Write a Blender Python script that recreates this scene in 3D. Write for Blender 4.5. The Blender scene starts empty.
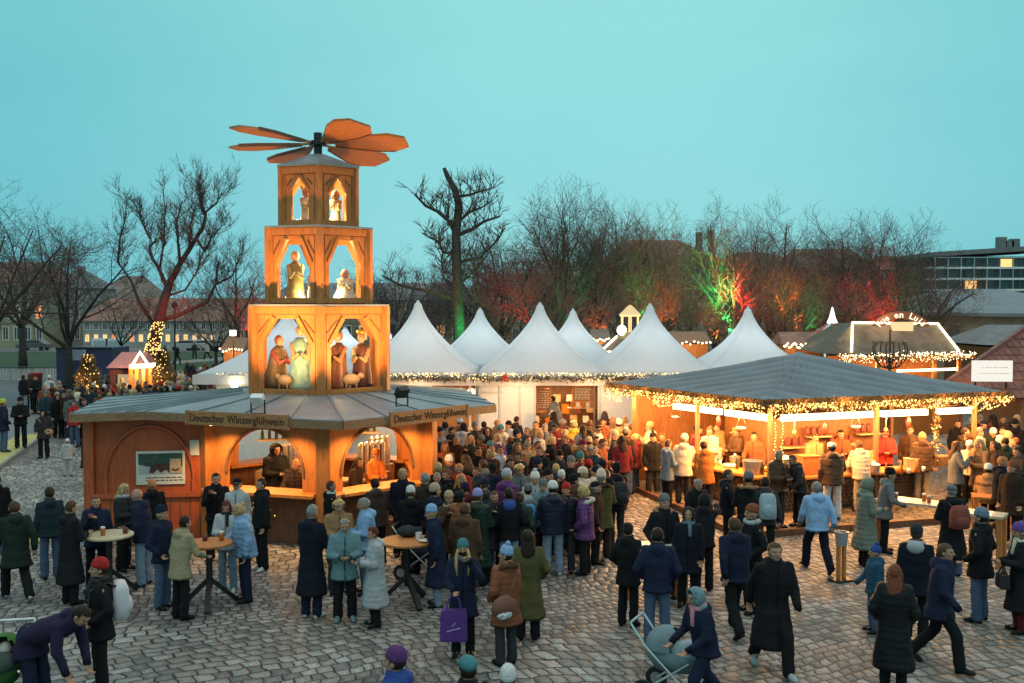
import bpy, bmesh, math, random
from mathutils import Vector, Matrix, noise
from math import radians as R, sin, cos, pi, sqrt

# ------------------------------------------------------------------ camera, sky, exposure
scene = bpy.context.scene
COL = scene.collection
CAM_H, FPX, HOR = 5.2, 995.0, 305.0
PITCH = math.atan((341.5 - HOR) / FPX)
cam_d = bpy.data.cameras.new("camera")
cam = bpy.data.objects.new("camera", cam_d)
COL.objects.link(cam)
cam.location = (0, 0, CAM_H)
cam.rotation_euler = (R(90) - PITCH, 0, 0)
cam_d.sensor_width = 36.0
cam_d.lens = FPX * 36.0 / 1024.0
cam_d.clip_start, cam_d.clip_end = 0.2, 4000.0
cam_d.dof.use_dof = True
cam_d.dof.focus_distance = 24.0
cam_d.dof.aperture_fstop = 2.2
scene.camera = cam

world = bpy.data.worlds.new("World")
scene.world = world
world.use_nodes = True
wt = world.node_tree
for n in list(wt.nodes): wt.nodes.remove(n)
w_out = wt.nodes.new("ShaderNodeOutputWorld")
bg = wt.nodes.new("ShaderNodeBackground")
bg2 = wt.nodes.new("ShaderNodeBackground")
addw = wt.nodes.new("ShaderNodeAddShader")
sky = wt.nodes.new("ShaderNodeTexSky")
sky.sky_type = 'NISHITA'
sky.sun_disc = False
sky.sun_elevation = R(2.0)
sky.sun_rotation = R(200)
tc = wt.nodes.new("ShaderNodeTexCoord")
sep = wt.nodes.new("ShaderNodeSeparateXYZ")
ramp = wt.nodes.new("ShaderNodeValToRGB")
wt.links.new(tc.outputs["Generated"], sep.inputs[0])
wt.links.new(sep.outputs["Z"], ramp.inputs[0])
# lens vignetting put into the sky tint, darker sideways; thin uneven high cloud
azi = wt.nodes.new("ShaderNodeMath"); azi.operation = 'ADD'; azi.inputs[1].default_value = -0.07
aab = wt.nodes.new("ShaderNodeMath"); aab.operation = 'ABSOLUTE'
amr = wt.nodes.new("ShaderNodeMapRange"); amr.interpolation_type = 'SMOOTHSTEP'; amr.inputs[1].default_value = 0.05; amr.inputs[2].default_value = 0.62; amr.inputs[3].default_value = 0.0; amr.inputs[4].default_value = 1.0
cn = wt.nodes.new("ShaderNodeTexNoise"); cn.inputs["Scale"].default_value = 3.2; cn.inputs["Detail"].default_value = 5; cn.inputs["Roughness"].default_value = 0.55
cmp_ = wt.nodes.new("ShaderNodeMapping"); cmp_.inputs["Scale"].default_value = (1, 1, 3.5)
cmr = wt.nodes.new("ShaderNodeMapRange"); cmr.inputs[1].default_value = 0.3; cmr.inputs[2].default_value = 0.7; cmr.inputs[3].default_value = -0.10; cmr.inputs[4].default_value = 0.10
cad = wt.nodes.new("ShaderNodeMath"); cad.operation = 'ADD'; cad.use_clamp = True
tint = wt.nodes.new("ShaderNodeMix"); tint.data_type = 'RGBA'; tint.inputs["A"].default_value = (1, 1, 1, 1); tint.inputs["B"].default_value = (0.52, 0.76, 0.83, 1)
mul = wt.nodes.new("ShaderNodeMix"); mul.data_type = 'RGBA'; mul.blend_type = 'MULTIPLY'; mul.inputs["Factor"].default_value = 1.0
wt.links.new(sep.outputs["X"], azi.inputs[0]); wt.links.new(azi.outputs[0], aab.inputs[0]); wt.links.new(aab.outputs[0], amr.inputs[0])
wt.links.new(tc.outputs["Generated"], cmp_.inputs[0]); wt.links.new(cmp_.outputs[0], cn.inputs["Vector"]); wt.links.new(cn.outputs["Fac"], cmr.inputs[0])
wt.links.new(amr.outputs[0], cad.inputs[0]); wt.links.new(cmr.outputs[0], cad.inputs[1]); wt.links.new(cad.outputs[0], tint.inputs["Factor"])
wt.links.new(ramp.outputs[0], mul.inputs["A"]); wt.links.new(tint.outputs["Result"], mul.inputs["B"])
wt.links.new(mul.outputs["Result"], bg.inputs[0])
wt.links.new(sky.outputs[0], bg2.inputs[0])
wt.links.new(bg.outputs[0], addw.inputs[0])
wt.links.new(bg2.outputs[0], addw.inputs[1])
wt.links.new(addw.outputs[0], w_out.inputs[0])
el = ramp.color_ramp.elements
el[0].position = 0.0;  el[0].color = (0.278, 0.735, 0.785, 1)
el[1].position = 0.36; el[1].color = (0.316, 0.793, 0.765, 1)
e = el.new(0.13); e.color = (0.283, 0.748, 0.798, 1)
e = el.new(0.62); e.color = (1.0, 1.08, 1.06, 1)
e = el.new(1.0); e.color = (1.5, 1.45, 1.36, 1)  # overhead sky, out of view, brightened to lift the ambient light
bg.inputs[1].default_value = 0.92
bg2.inputs[1].default_value = 0.015

sun_d = bpy.data.lights.new("sun", 'SUN')
sun_d.energy = 0.12
sun_d.angle = R(40)
sun_d.color = (1.0, 0.93, 0.86)
sun = bpy.data.objects.new("sun", sun_d)
sun.rotation_euler = (R(50), 0, R(-160 + 180))
COL.objects.link(sun)

vs = scene.view_settings
vs.view_transform = 'Standard'
vs.look = 'None'
vs.exposure = 0.0
vs.gamma = 1.0
vs.use_curve_mapping = False
cy = scene.cycles
cy.use_denoising = True
try: cy.denoiser = 'OPENIMAGEDENOISE'
except Exception: pass
cy.max_bounces = 5
cy.diffuse_bounces = 3
cy.glossy_bounces = 2
cy.transmission_bounces = 3
cy.transparent_max_bounces = 6
cy.sample_clamp_indirect = 4.0
cy.caustics_reflective = False
cy.caustics_refractive = False

# ------------------------------------------------------------------ picture -> place helpers
def ray(x, y):
    u, v = (x - 512.0) / FPX, (341.5 - y) / FPX
    cp, sp = cos(PITCH), sin(PITCH)
    return Vector((u, cp + v * sp, -sp + v * cp))
def gp(x, y, z=0.0):
    d = ray(x, y); t = (z - CAM_H) / d.z
    return Vector((d.x * t, d.y * t, z))
def pd(x, y, Y):
    d = ray(x, y); t = Y / d.y
    return Vector((d.x * t, Y, CAM_H + d.z * t))

# ------------------------------------------------------------------ mesh building
class MB:
    def __init__(s): s.v = []; s.f = []; s.m = []; s.mi = 0
    def add(s, vs_, fs):
        o = len(s.v); s.v.extend(vs_)
        for f in fs: s.f.append([i + o for i in f]); s.m.append(s.mi)
    def box(s, c, d, rz=0.0, mat=None):
        x, y, z = d[0] / 2, d[1] / 2, d[2] / 2
        P = [Vector(p) for p in ((-x,-y,-z),(x,-y,-z),(x,y,-z),(-x,y,-z),(-x,-y,z),(x,-y,z),(x,y,z),(-x,y,z))]
        M = Matrix.Translation(c) @ (mat if mat else Matrix.Rotation(rz, 4, 'Z'))
        s.add([M @ p for p in P], [(0,3,2,1),(4,5,6,7),(0,1,5,4),(1,2,6,5),(2,3,7,6),(3,0,4,7)])
    def bar(s, a, b, w, h=None):
        a, b = Vector(a), Vector(b); h = h or w
        d = b - a
        if d.length < 1e-6: return
        q = d.to_track_quat('X', 'Z').to_matrix().to_4x4()
        s.box((a + b) / 2, (d.length, w, h), mat=q)
    def prism(s, poly, z0, z1):
        n = len(poly)
        s.add([Vector((p[0], p[1], z0)) for p in poly] + [Vector((p[0], p[1], z1)) for p in poly],
              [list(range(n))[::-1], list(range(n, 2 * n))] + [(i, (i + 1) % n, n + (i + 1) % n, n + i) for i in range(n)])
    def slab(s, pts, n_off):
        """thick polygon: pts in 3D, extruded by vector n_off"""
        k = len(pts); P = [Vector(p) for p in pts]; o = Vector(n_off)
        s.add(P + [p + o for p in P], [list(range(k))[::-1], list(range(k, 2 * k))] + [(i, (i + 1) % k, k + (i + 1) % k, k + i) for i in range(k)])
    def loft(s, rings, cap=True):
        n = len(rings[0]); k = len(rings)
        vs_ = [Vector(p) for r in rings for p in r]
        fs = [(j * n + i, j * n + (i + 1) % n, (j + 1) * n + (i + 1) % n, (j + 1) * n + i) for j in range(k - 1) for i in range(n)]
        if cap: fs += [list(range(n))[::-1], [(k - 1) * n + i for i in range(n)]]
        s.add(vs_, fs)
    def tube(s, pts, rad, seg=8, cap=True):
        pts = [Vector(p) for p in pts]
        if not hasattr(rad, '__len__'): rad = [rad] * len(pts)
        rings = []; up = None
        for i, p in enumerate(pts):
            d = (pts[min(i + 1, len(pts) - 1)] - pts[max(i - 1, 0)])
            if d.length < 1e-9: d = Vector((0, 0, 1))
            d.normalize()
            if up is None: up = d.orthogonal().normalized()
            else:
                up = up - d * up.dot(d)
                up = up.normalized() if up.length > 1e-6 else d.orthogonal().normalized()
            w = d.cross(up)
            rings.append([p + (up * cos(2 * pi * k / seg) + w * sin(2 * pi * k / seg)) * rad[i] for k in range(seg)])
        s.loft(rings, cap)
    def caps(s, a, b, ra, rb, seg=10):
        """capsule with tapered radius"""
        a, b = Vector(a), Vector(b); d = (b - a).normalized() if (b - a).length > 1e-6 else Vector((0, 0, 1))
        P, Q = [], []
        for k in (-80, -50, -20): P.append(a + d * ra * sin(R(k))); Q.append(ra * cos(R(k)))
        for k in (20, 50, 80): P.append(b + d * rb * sin(R(k))); Q.append(rb * cos(R(k)))
        s.tube(P, Q, seg)
    def ell(s, c, r, seg=14, rng=8, M=None, keep=None):
        vs_, fs = [], []
        for j in range(1, rng):
            t = pi * j / rng
            for i in range(seg):
                p = 2 * pi * i / seg
                vs_.append(Vector((r[0] * sin(t) * cos(p), r[1] * sin(t) * sin(p), r[2] * cos(t))))
        for j in range(rng - 2):
            for i in range(seg):
                fs.append((j * seg + i, (j + 1) * seg + i, (j + 1) * seg + (i + 1) % seg, j * seg + (i + 1) % seg))
        n = len(vs_); vs_ += [Vector((0, 0, r[2])), Vector((0, 0, -r[2]))]
        for i in range(seg):
            fs.append((n, i, (i + 1) % seg)); fs.append((n + 1, (rng - 2) * seg + (i + 1) % seg, (rng - 2) * seg + i))
        if keep: fs = [f for f in fs if keep(sum((vs_[i] for i in f), Vector()) / len(f))]
        c = Vector(c)
        vs_ = [(M @ (v + c)) if M else (v + c) for v in vs_]
        s.add(vs_, fs)
    def lathe(s, prof, c=(0, 0, 0), seg=16, sy=1.0, cap=True):
        c = Vector(c)
        s.loft([[c + Vector((r * cos(2 * pi * i / seg), r * sy * sin(2 * pi * i / seg), z)) for i in range(seg)] for r, z in prof], cap)
    def oct(s, c, r):
        x, y, z = c
        s.add([Vector(p) for p in ((x + r, y, z), (x - r, y, z), (x, y + r, z), (x, y - r, z), (x, y, z + r), (x, y, z - r))],
              [(0,2,4),(2,1,4),(1,3,4),(3,0,4),(2,0,5),(1,2,5),(3,1,5),(0,3,5)])
    def mesh(s, name, mats, smooth=False):
        me = bpy.data.meshes.new(name)
        me.from_pydata([tuple(v) for v in s.v], [], s.f)
        for m in (mats if isinstance(mats, (list, tuple)) else [mats]): me.materials.append(m)
        if any(s.m): me.polygons.foreach_set("material_index", s.m)
        if smooth: me.polygons.foreach_set("use_smooth", [True] * len(me.polygons))
        me.update()
        return me
    def build(s, name, mats, parent=None, smooth=False):
        return link(name, s.mesh(name, mats, smooth), parent)

def link(name, me, parent=None, loc=None, rot=None):
    o = bpy.data.objects.new(name, me); COL.objects.link(o)
    if parent is not None: o.parent = parent
    if loc is not None: o.location = loc
    if rot is not None: o.rotation_euler = rot
    return o
def tag(o, label, cat, group=None):
    o["label"] = label; o["category"] = cat
    if group: o["group"] = group
    return o
def thing(name, label, cat, loc=(0, 0, 0), rz=0.0, group=None):
    o = bpy.data.objects.new(name, None); COL.objects.link(o)
    o.empty_display_size = 0.2
    o.location = loc; o.rotation_euler = (0, 0, rz)
    return tag(o, label, cat, group)
def struct(o, kind="structure"):
    o["kind"] = kind; return o
def copy_tree(o, parent=None):
    c = o.copy(); COL.objects.link(c)
    if parent is not None: c.parent = parent
    for ch in list(o.children): copy_tree(ch, c)
    return c

# ------------------------------------------------------------------ materials
def mat(name, col, rough=0.8, metal=0.0, var=0.12, scale=6.0, bump=0.0, bscale=30.0, spec=0.4, emit=None, es=0.0, sheen=0.0):
    m = bpy.data.materials.new(name); m.use_nodes = True
    nt = m.node_tree; b = nt.nodes["Principled BSDF"]
    b.inputs["Roughness"].default_value = rough
    b.inputs["Metallic"].default_value = metal
    b.inputs["Specular IOR Level"].default_value = spec
    if sheen: b.inputs["Sheen Weight"].default_value = sheen
    t = nt.nodes.new("ShaderNodeTexCoord"); n = nt.nodes.new("ShaderNodeTexNoise")
    n.inputs["Scale"].default_value = scale; n.inputs["Detail"].default_value = 4
    nt.links.new(t.outputs["Object"], n.inputs["Vector"])
    r = nt.nodes.new("ShaderNodeValToRGB")
    r.color_ramp.elements[0].position = 0.3; r.color_ramp.elements[1].position = 0.7
    r.color_ramp.elements[0].color = tuple(c * (1 - var) for c in col[:3]) + (1,)
    r.color_ramp.elements[1].color = tuple(min(1, c * (1 + var)) for c in col[:3]) + (1,)
    nt.links.new(n.outputs["Fac"], r.inputs[0]); nt.links.new(r.outputs[0], b.inputs["Base Color"])
    if bump:
        n2 = nt.nodes.new("ShaderNodeTexNoise"); n2.inputs["Scale"].default_value = bscale
        bp = nt.nodes.new("ShaderNodeBump"); bp.inputs["Strength"].default_value = bump; bp.inputs["Distance"].default_value = 0.02
        nt.links.new(t.outputs["Object"], n2.inputs["Vector"]); nt.links.new(n2.outputs["Fac"], bp.inputs["Height"]); nt.links.new(bp.outputs[0], b.inputs["Normal"])
    if emit:
        b.inputs["Emission Color"].default_value = tuple(emit) + (1,)
        b.inputs["Emission Strength"].default_value = es
    return m
def emis(name, col, s, sample=False):
    m = bpy.data.materials.new(name); m.use_nodes = True
    nt = m.node_tree; nt.nodes.remove(nt.nodes["Principled BSDF"])
    e = nt.nodes.new("ShaderNodeEmission"); e.inputs[0].default_value = tuple(col) + (1,); e.inputs[1].default_value = s
    nt.links.new(e.outputs[0], nt.nodes["Material Output"].inputs[0])
    try: m.cycles.emission_sampling = 'AUTO' if sample else 'NONE'
    except Exception: pass
    return m
def wood(name, col, rough=0.55, plank=0.0, vertical=True, grain=9.0, dark=0.55):
    m = bpy.data.materials.new(name); m.use_nodes = True
    nt = m.node_tree; b = nt.nodes["Principled BSDF"]; b.inputs["Roughness"].default_value = rough
    t = nt.nodes.new("ShaderNodeTexCoord"); mp = nt.nodes.new("ShaderNodeMapping")
    mp.inputs["Scale"].default_value = (grain, grain, grain * 0.12) if vertical else (grain * 0.12, grain, grain)
    n = nt.nodes.new("ShaderNodeTexNoise"); n.inputs["Scale"].default_value = 3.0; n.inputs["Detail"].default_value = 6; n.inputs["Distortion"].default_value = 0.6
    nt.links.new(t.outputs["Object"], mp.inputs[0]); nt.links.new(mp.outputs[0], n.inputs["Vector"])
    r = nt.nodes.new("ShaderNodeValToRGB")
    r.color_ramp.elements[0].position = 0.28; r.color_ramp.elements[1].position = 0.72
    r.color_ramp.elements[0].color = tuple(c * dark for c in col) + (1,)
    r.color_ramp.elements[1].color = tuple(min(1, c * 1.15) for c in col) + (1,)
    nt.links.new(n.outputs["Fac"], r.inputs[0])
    last = r.outputs[0]
    if plank:
        n3 = nt.nodes.new("ShaderNodeTexNoise"); n3.inputs["Scale"].default_value = 0.9; n3.inputs["Detail"].default_value = 2
        mx = nt.nodes.new("ShaderNodeMix"); mx.data_type = 'RGBA'; mx.blend_type = 'MULTIPLY'; mx.inputs["Factor"].default_value = 0.4
        rr = nt.nodes.new("ShaderNodeValToRGB"); rr.color_ramp.elements[0].color = (0.5, 0.45, 0.42, 1); rr.color_ramp.elements[0].position = 0.35; rr.color_ramp.elements[1].position = 0.65
        nt.links.new(t.outputs["Object"], n3.inputs["Vector"]); nt.links.new(n3.outputs["Fac"], rr.inputs[0])
        nt.links.new(last, mx.inputs["A"]); nt.links.new(rr.outputs[0], mx.inputs["B"]); last = mx.outputs["Result"]
    nt.links.new(last, b.inputs["Base Color"])
    bp = nt.nodes.new("ShaderNodeBump"); bp.inputs["Strength"].default_value = 0.25; bp.inputs["Distance"].default_value = 0.01
    nt.links.new(n.outputs["Fac"], bp.inputs["Height"]); nt.links.new(bp.outputs[0], b.inputs["Normal"])
    return m
def objcol(name, rough=0.85, var=0.25, scale=14.0, bump=0.3, bands=0.0, sheen=0.0, spec=0.15, mul=1.0):
    """material whose colour is the object's own colour"""
    m = bpy.data.materials.new(name); m.use_nodes = True
    nt = m.node_tree; b = nt.nodes["Principled BSDF"]; b.inputs["Roughness"].default_value = rough
    b.inputs["Specular IOR Level"].default_value = spec
    if sheen: b.inputs["Sheen Weight"].default_value = sheen
    oi = nt.nodes.new("ShaderNodeObjectInfo"); t = nt.nodes.new("ShaderNodeTexCoord")
    n = nt.nodes.new("ShaderNodeTexNoise"); n.inputs["Scale"].default_value = scale; n.inputs["Detail"].default_value = 5
    nt.links.new(t.outputs["Object"], n.inputs["Vector"])
    mr = nt.nodes.new("ShaderNodeMapRange"); mr.inputs[1].default_value = 0.3; mr.inputs[2].default_value = 0.7
    mr.inputs[3].default_value = (1 - var) * mul; mr.inputs[4].default_value = (1 + var) * mul
    nt.links.new(n.outputs["Fac"], mr.inputs[0])
    mx = nt.nodes.new("ShaderNodeVectorMath"); mx.operation = 'SCALE'
    nt.links.new(oi.outputs["Color"], mx.inputs[0]); nt.links.new(mr.outputs[0], mx.inputs["Scale"])
    nt.links.new(mx.outputs[0], b.inputs["Base Color"])
    bp = nt.nodes.new("ShaderNodeBump"); bp.inputs["Strength"].default_value = bump; bp.inputs["Distance"].default_value = 0.02
    if bands:
        w = nt.nodes.new("ShaderNodeTexWave"); w.bands_direction = 'Z'; w.inputs["Scale"].default_value = bands
        w.inputs["Distortion"].default_value = 1.2; w.inputs["Detail"].default_value = 1
        nt.links.new(t.outputs["Object"], w.inputs["Vector"]); nt.links.new(w.outputs["Fac"], bp.inputs["Height"])
        bp.inputs["Distance"].default_value = 0.03
    else: nt.links.new(n.outputs["Fac"], bp.inputs["Height"])
    nt.links.new(bp.outputs[0], b.inputs["Normal"])
    return m

M = {}
M['wood'] = wood('stained_wood', (0.56, 0.20, 0.042), dark=0.68, plank=1)
M['wood_dark'] = wood('dark_wood', (0.16, 0.065, 0.03))
M['wood_red'] = wood('red_wood', (0.50, 0.10, 0.028), plank=1, dark=.7)
M['wood_pale'] = wood('pale_wood', (0.50, 0.33, 0.17), vertical=False)
M['wood_brown'] = wood('brown_wood', (0.26, 0.12, 0.055))
M['wood_old'] = wood('sign_wood', (0.44, 0.19, 0.07), vertical=False)
M['white'] = mat('white_paint', (0.74, 0.72, 0.69), 0.6, var=0.05)
M['tent'] = mat('tent_fabric', (0.82, 0.82, 0.84), 0.7, var=0.05, scale=1.2)
_nt = M['tent'].node_tree; _tr = _nt.nodes.new('ShaderNodeBsdfTranslucent'); _tr.inputs[0].default_value = (.8, .78, .78, 1); _mx = _nt.nodes.new('ShaderNodeMixShader'); _mx.inputs[0].default_value = .42
_nt.links.new(_nt.nodes['Principled BSDF'].outputs[0], _mx.inputs[1]); _nt.links.new(_tr.outputs[0], _mx.inputs[2]); _nt.links.new(_mx.outputs[0], _nt.nodes['Material Output'].inputs[0])
M['black'] = mat('black_metal', (0.015, 0.015, 0.017), 0.45)
M['steel'] = mat('steel', (0.55, 0.55, 0.55), 0.3, 0.9)
M['bulb'] = emis('warm_bulb', (1.0, 0.56, 0.15), 4.5)
M['bulb_w'] = emis('white_bulb', (1.0, 0.78, 0.42), 6.0)
M['bulb_cold'] = emis('cool_bulb', (1.0, 0.68, 0.26), 3.8)
M['tube'] = emis('tube_light', (1.0, 0.74, 0.38), 7.0)
M['fir'] = mat('fir_green', (0.11, 0.075, 0.03), 0.8, var=0.4, scale=20)
M['glass'] = mat('dark_glass', (0.05, 0.06, 0.065), 0.12, spec=0.7)
M['lit'] = emis('lit_window', (1.0, 0.55, 0.2), 1.6)
M['lit2'] = emis('lit_window_red', (1.0, 0.28, 0.08), 1.4)
M['paper'] = mat('paper', (0.62, 0.6, 0.52), 0.7, var=0.05)
M['ink'] = mat('ink', (0.03, 0.025, 0.022), 0.8)
M['bark'] = mat('bark', (0.05, 0.041, 0.035), 0.9, var=0.5, scale=9, bump=0.6)
M['twig'] = mat('twig', (0.10, 0.072, 0.06), 0.9, var=0.3)
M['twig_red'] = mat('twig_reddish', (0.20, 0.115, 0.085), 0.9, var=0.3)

def lamp(kind, loc, energy, col=(1.0, 0.62, 0.28), size=0.2, target=None, spot=70, blend=0.6, sx=None, sy=None):
    d = bpy.data.lights.new(kind.lower() + "_lamp", kind); d.energy = energy; d.color = col
    if kind == 'AREA':
        d.shape = 'RECTANGLE'; d.size = sx or size; d.size_y = sy or size
    else: d.shadow_soft_size = size
    if kind == 'SPOT': d.spot_size = R(spot); d.spot_blend = blend
    o = bpy.data.objects.new("lamp", d); COL.objects.link(o); o.location = loc
    if target is not None: o.rotation_euler = (Vector(target) - Vector(loc)).to_track_quat('-Z', 'Y').to_euler()
    return o
def text(txt, size, name, material, parent=None, loc=(0, 0, 0), rot=(0, 0, 0), depth=0.006, align='CENTER', bold=0.0):
    c = bpy.data.curves.new("lettering", 'FONT'); c.body = txt; c.size = size; c.extrude = depth; c.align_x = align; c.align_y = 'CENTER'; c.offset = bold
    o = bpy.data.objects.new("lettering_source", c); COL.objects.link(o)
    bpy.context.view_layer.update()
    me = bpy.data.meshes.new_from_object(o.evaluated_get(bpy.context.evaluated_depsgraph_get()))
    bpy.data.objects.remove(o)
    me.materials.clear(); me.materials.append(material)
    return link(name, me, parent, loc, rot)
rnd = random.Random(7)
# ------------------------------------------------------------------ ground
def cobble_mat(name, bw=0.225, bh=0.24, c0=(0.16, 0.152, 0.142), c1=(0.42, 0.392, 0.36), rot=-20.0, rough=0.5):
    m = bpy.data.materials.new(name); m.use_nodes = True
    nt = m.node_tree; L = nt.links; b = nt.nodes["Principled BSDF"]
    N = nt.nodes.new
    t = N("ShaderNodeTexCoord"); mp = N("ShaderNodeMapping"); mp.inputs["Rotation"].default_value = (0, 0, R(rot))
    src = t.outputs["Object"]
    for sc, amp in ((0.16, 3.2), (1.7, 0.2), (5.5, 0.075)):       # laid by hand: courses wander, edges are uneven
        wn = N("ShaderNodeTexNoise"); wn.inputs["Scale"].default_value = sc; wn.inputs["Detail"].default_value = 1.5
        L.new(t.outputs["Object"], wn.inputs["Vector"])
        va = N("ShaderNodeVectorMath"); va.operation = 'MULTIPLY_ADD'; va.inputs[1].default_value = (amp, amp, 0)
        L.new(wn.outputs["Color"], va.inputs[0]); L.new(src, va.inputs[2]); src = va.outputs[0]
    L.new(src, mp.inputs[0])
    br = N("ShaderNodeTexBrick"); L.new(mp.outputs[0], br.inputs["Vector"])
    br.inputs["Scale"].default_value = 1.0; br.inputs["Brick Width"].default_value = bw; br.inputs["Row Height"].default_value = bh
    br.inputs["Mortar Size"].default_value = 0.02; br.inputs["Mortar Smooth"].default_value = 0.55; br.inputs["Bias"].default_value = 0.0
    br.inputs["Color1"].default_value = (0, 0, 0, 1); br.inputs["Color2"].default_value = (1, 1, 1, 1); br.inputs["Mortar"].default_value = (.5, .5, .5, 1)
    br.offset = 0.5; br.squash = 0.8; br.squash_frequency = 3
    br2 = N("ShaderNodeTexBrick"); L.new(mp.outputs[0], br2.inputs["Vector"])
    for k in ("Scale", "Brick Width", "Row Height", "Bias", "Color1", "Color2", "Mortar"): br2.inputs[k].default_value = br.inputs[k].default_value
    br2.inputs["Mortar Size"].default_value = 0.085; br2.inputs["Mortar Smooth"].default_value = 1.0; br2.offset, br2.squash, br2.squash_frequency = br.offset, br.squash, br.squash_frequency
    cr = N("ShaderNodeValToRGB"); cr.color_ramp.elements[0].color = c0 + (1,); cr.color_ramp.elements[1].color = c1 + (1,)
    e_ = cr.color_ramp.elements.new(0.5); e_.color = tuple((a + b_) / 2 * f for a, b_, f in zip(c0, c1, (1.05, 1.0, 0.95))) + (1,)
    L.new(br.outputs["Color"], cr.inputs[0])
    fn = N("ShaderNodeTexNoise"); fn.inputs["Scale"].default_value = 24; fn.inputs["Detail"].default_value = 6; L.new(t.outputs["Object"], fn.inputs["Vector"])
    bn = N("ShaderNodeTexNoise"); bn.inputs["Scale"].default_value = 0.55; bn.inputs["Detail"].default_value = 5; L.new(t.outputs["Object"], bn.inputs["Vector"])
    def rng(src, a, c):
        r_ = N("ShaderNodeMapRange"); r_.inputs[1].default_value = .3; r_.inputs[2].default_value = .7; r_.inputs[3].default_value = a; r_.inputs[4].default_value = c; L.new(src, r_.inputs[0]); return r_.outputs[0]
    mm = N("ShaderNodeMath"); mm.operation = 'MULTIPLY'; L.new(rng(fn.outputs["Fac"], .72, 1.22), mm.inputs[0]); L.new(rng(bn.outputs["Fac"], .62, 1.15), mm.inputs[1])
    s1 = N("ShaderNodeVectorMath"); s1.operation = 'SCALE'; L.new(cr.outputs[0], s1.inputs[0]); L.new(mm.outputs[0], s1.inputs["Scale"])
    mx = N("ShaderNodeMix"); mx.data_type = 'RGBA'; L.new(br.outputs["Fac"], mx.inputs["Factor"]); L.new(s1.outputs[0], mx.inputs["A"]); mx.inputs["B"].default_value = (0.022, 0.02, 0.018, 1)
    L.new(mx.outputs["Result"], b.inputs["Base Color"])
    L.new(rng(bn.outputs["Fac"], rough - .08, rough + .2), b.inputs["Roughness"])
    hm = N("ShaderNodeMath"); hm.operation = 'MULTIPLY_ADD'; hm.inputs[1].default_value = -1.0; L.new(br2.outputs["Fac"], hm.inputs[0])
    fs = N("ShaderNodeMath"); fs.operation = 'MULTIPLY'; fs.inputs[1].default_value = .3; L.new(fn.outputs["Fac"], fs.inputs[0]); L.new(fs.outputs[0], hm.inputs[2])
    bp = N("ShaderNodeBump"); bp.inputs["Strength"].default_value = 1.0; bp.inputs["Distance"].default_value = 0.05
    L.new(hm.outputs[0], bp.inputs["Height"]); L.new(bp.outputs[0], b.inputs["Normal"])
    b.inputs["Specular IOR Level"].default_value = 0.45
    return m
M['cobble'] = cobble_mat('cobbles')
M['asphalt'] = mat('asphalt', (0.09, 0.092, 0.10), 0.55, var=0.2, scale=1.2, bump=0.3, bscale=60)
M['paving'] = mat('paving', (0.17, 0.175, 0.18), 0.5, var=0.15, scale=1.5, bump=0.3, bscale=40)
M['grass'] = mat('grass', (0.03, 0.058, 0.024), 0.95, var=0.35, scale=3, bump=0.8, bscale=40)
M['kerb'] = mat('kerb_stone', (0.24, 0.235, 0.22), 0.8, bump=0.3)
M['yellow'] = mat('yellow_paint', (0.46, 0.39, 0.13), 0.75, var=0.25, scale=4)
M['deck'] = wood('deck_boards', (0.20, 0.12, 0.07), vertical=False)

def gz(Y):
    if Y < 75: return 0.0
    return -1.5 * min(1.0, (Y - 75) / 90.0)
ys = [-60, 0, 12, 20, 30, 45, 60, 75, 90, 110, 130, 150, 165, 200, 300, 600, 1200, 2500]
xs = [-2500, -600, -200, -100, -50, -25, 0, 25, 50, 100, 200, 600, 2500]
g = MB()
g.add([Vector((x, y, gz(y))) for y in ys for x in xs],
      [(j * len(xs) + i, j * len(xs) + i + 1, (j + 1) * len(xs) + i + 1, (j + 1) * len(xs) + i) for j in range(len(ys) - 1) for i in range(len(xs) - 1)])
struct(g.build("ground", M['cobble']))

# smooth pavement beyond the yellow kerb, far left
k0, k1, k2 = gp(-40, 497), gp(45, 437), gp(72, 414)
b = MB(); b.prism([k0, k1, k2, (-25, 49, 0), (-60, 49, 0), (-60, 20, 0)], 0.0, 0.13)
struct(b.build("pavement", M['paving']))
b = MB()
dirk = (k1 - k0).normalized(); nrm = Vector((-dirk.y, dirk.x, 0))
b.slab([k0 + nrm * 0.06 + Vector((0, 0, .131)), k1 + nrm * .06 + Vector((0, 0, .131)), k1 + nrm * .95 + Vector((0, 0, .131)), k0 + nrm * .95 + Vector((0, 0, .131))], (0, 0, 0.004))
struct(b.build("road_marking", M['yellow']))
b = MB()
b.bar(k0 + Vector((0, 0, .069)), k1 + Vector((0, 0, .069)), 0.11, 0.138)
b.bar(k1 + Vector((0, 0, .069)), k2 + Vector((0, 0, .069)), 0.11, 0.138)
struct(b.build("kerb", M['kerb']))
b = MB(); q0, q1 = gp(-20, 552), gp(58, 541); q2, q3 = gp(58, 532), gp(-20, 542)
b.slab([q0, q1, q2, q3], (0, 0, 0.05))
struct(b.build("pavement", M['yellow']))
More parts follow.
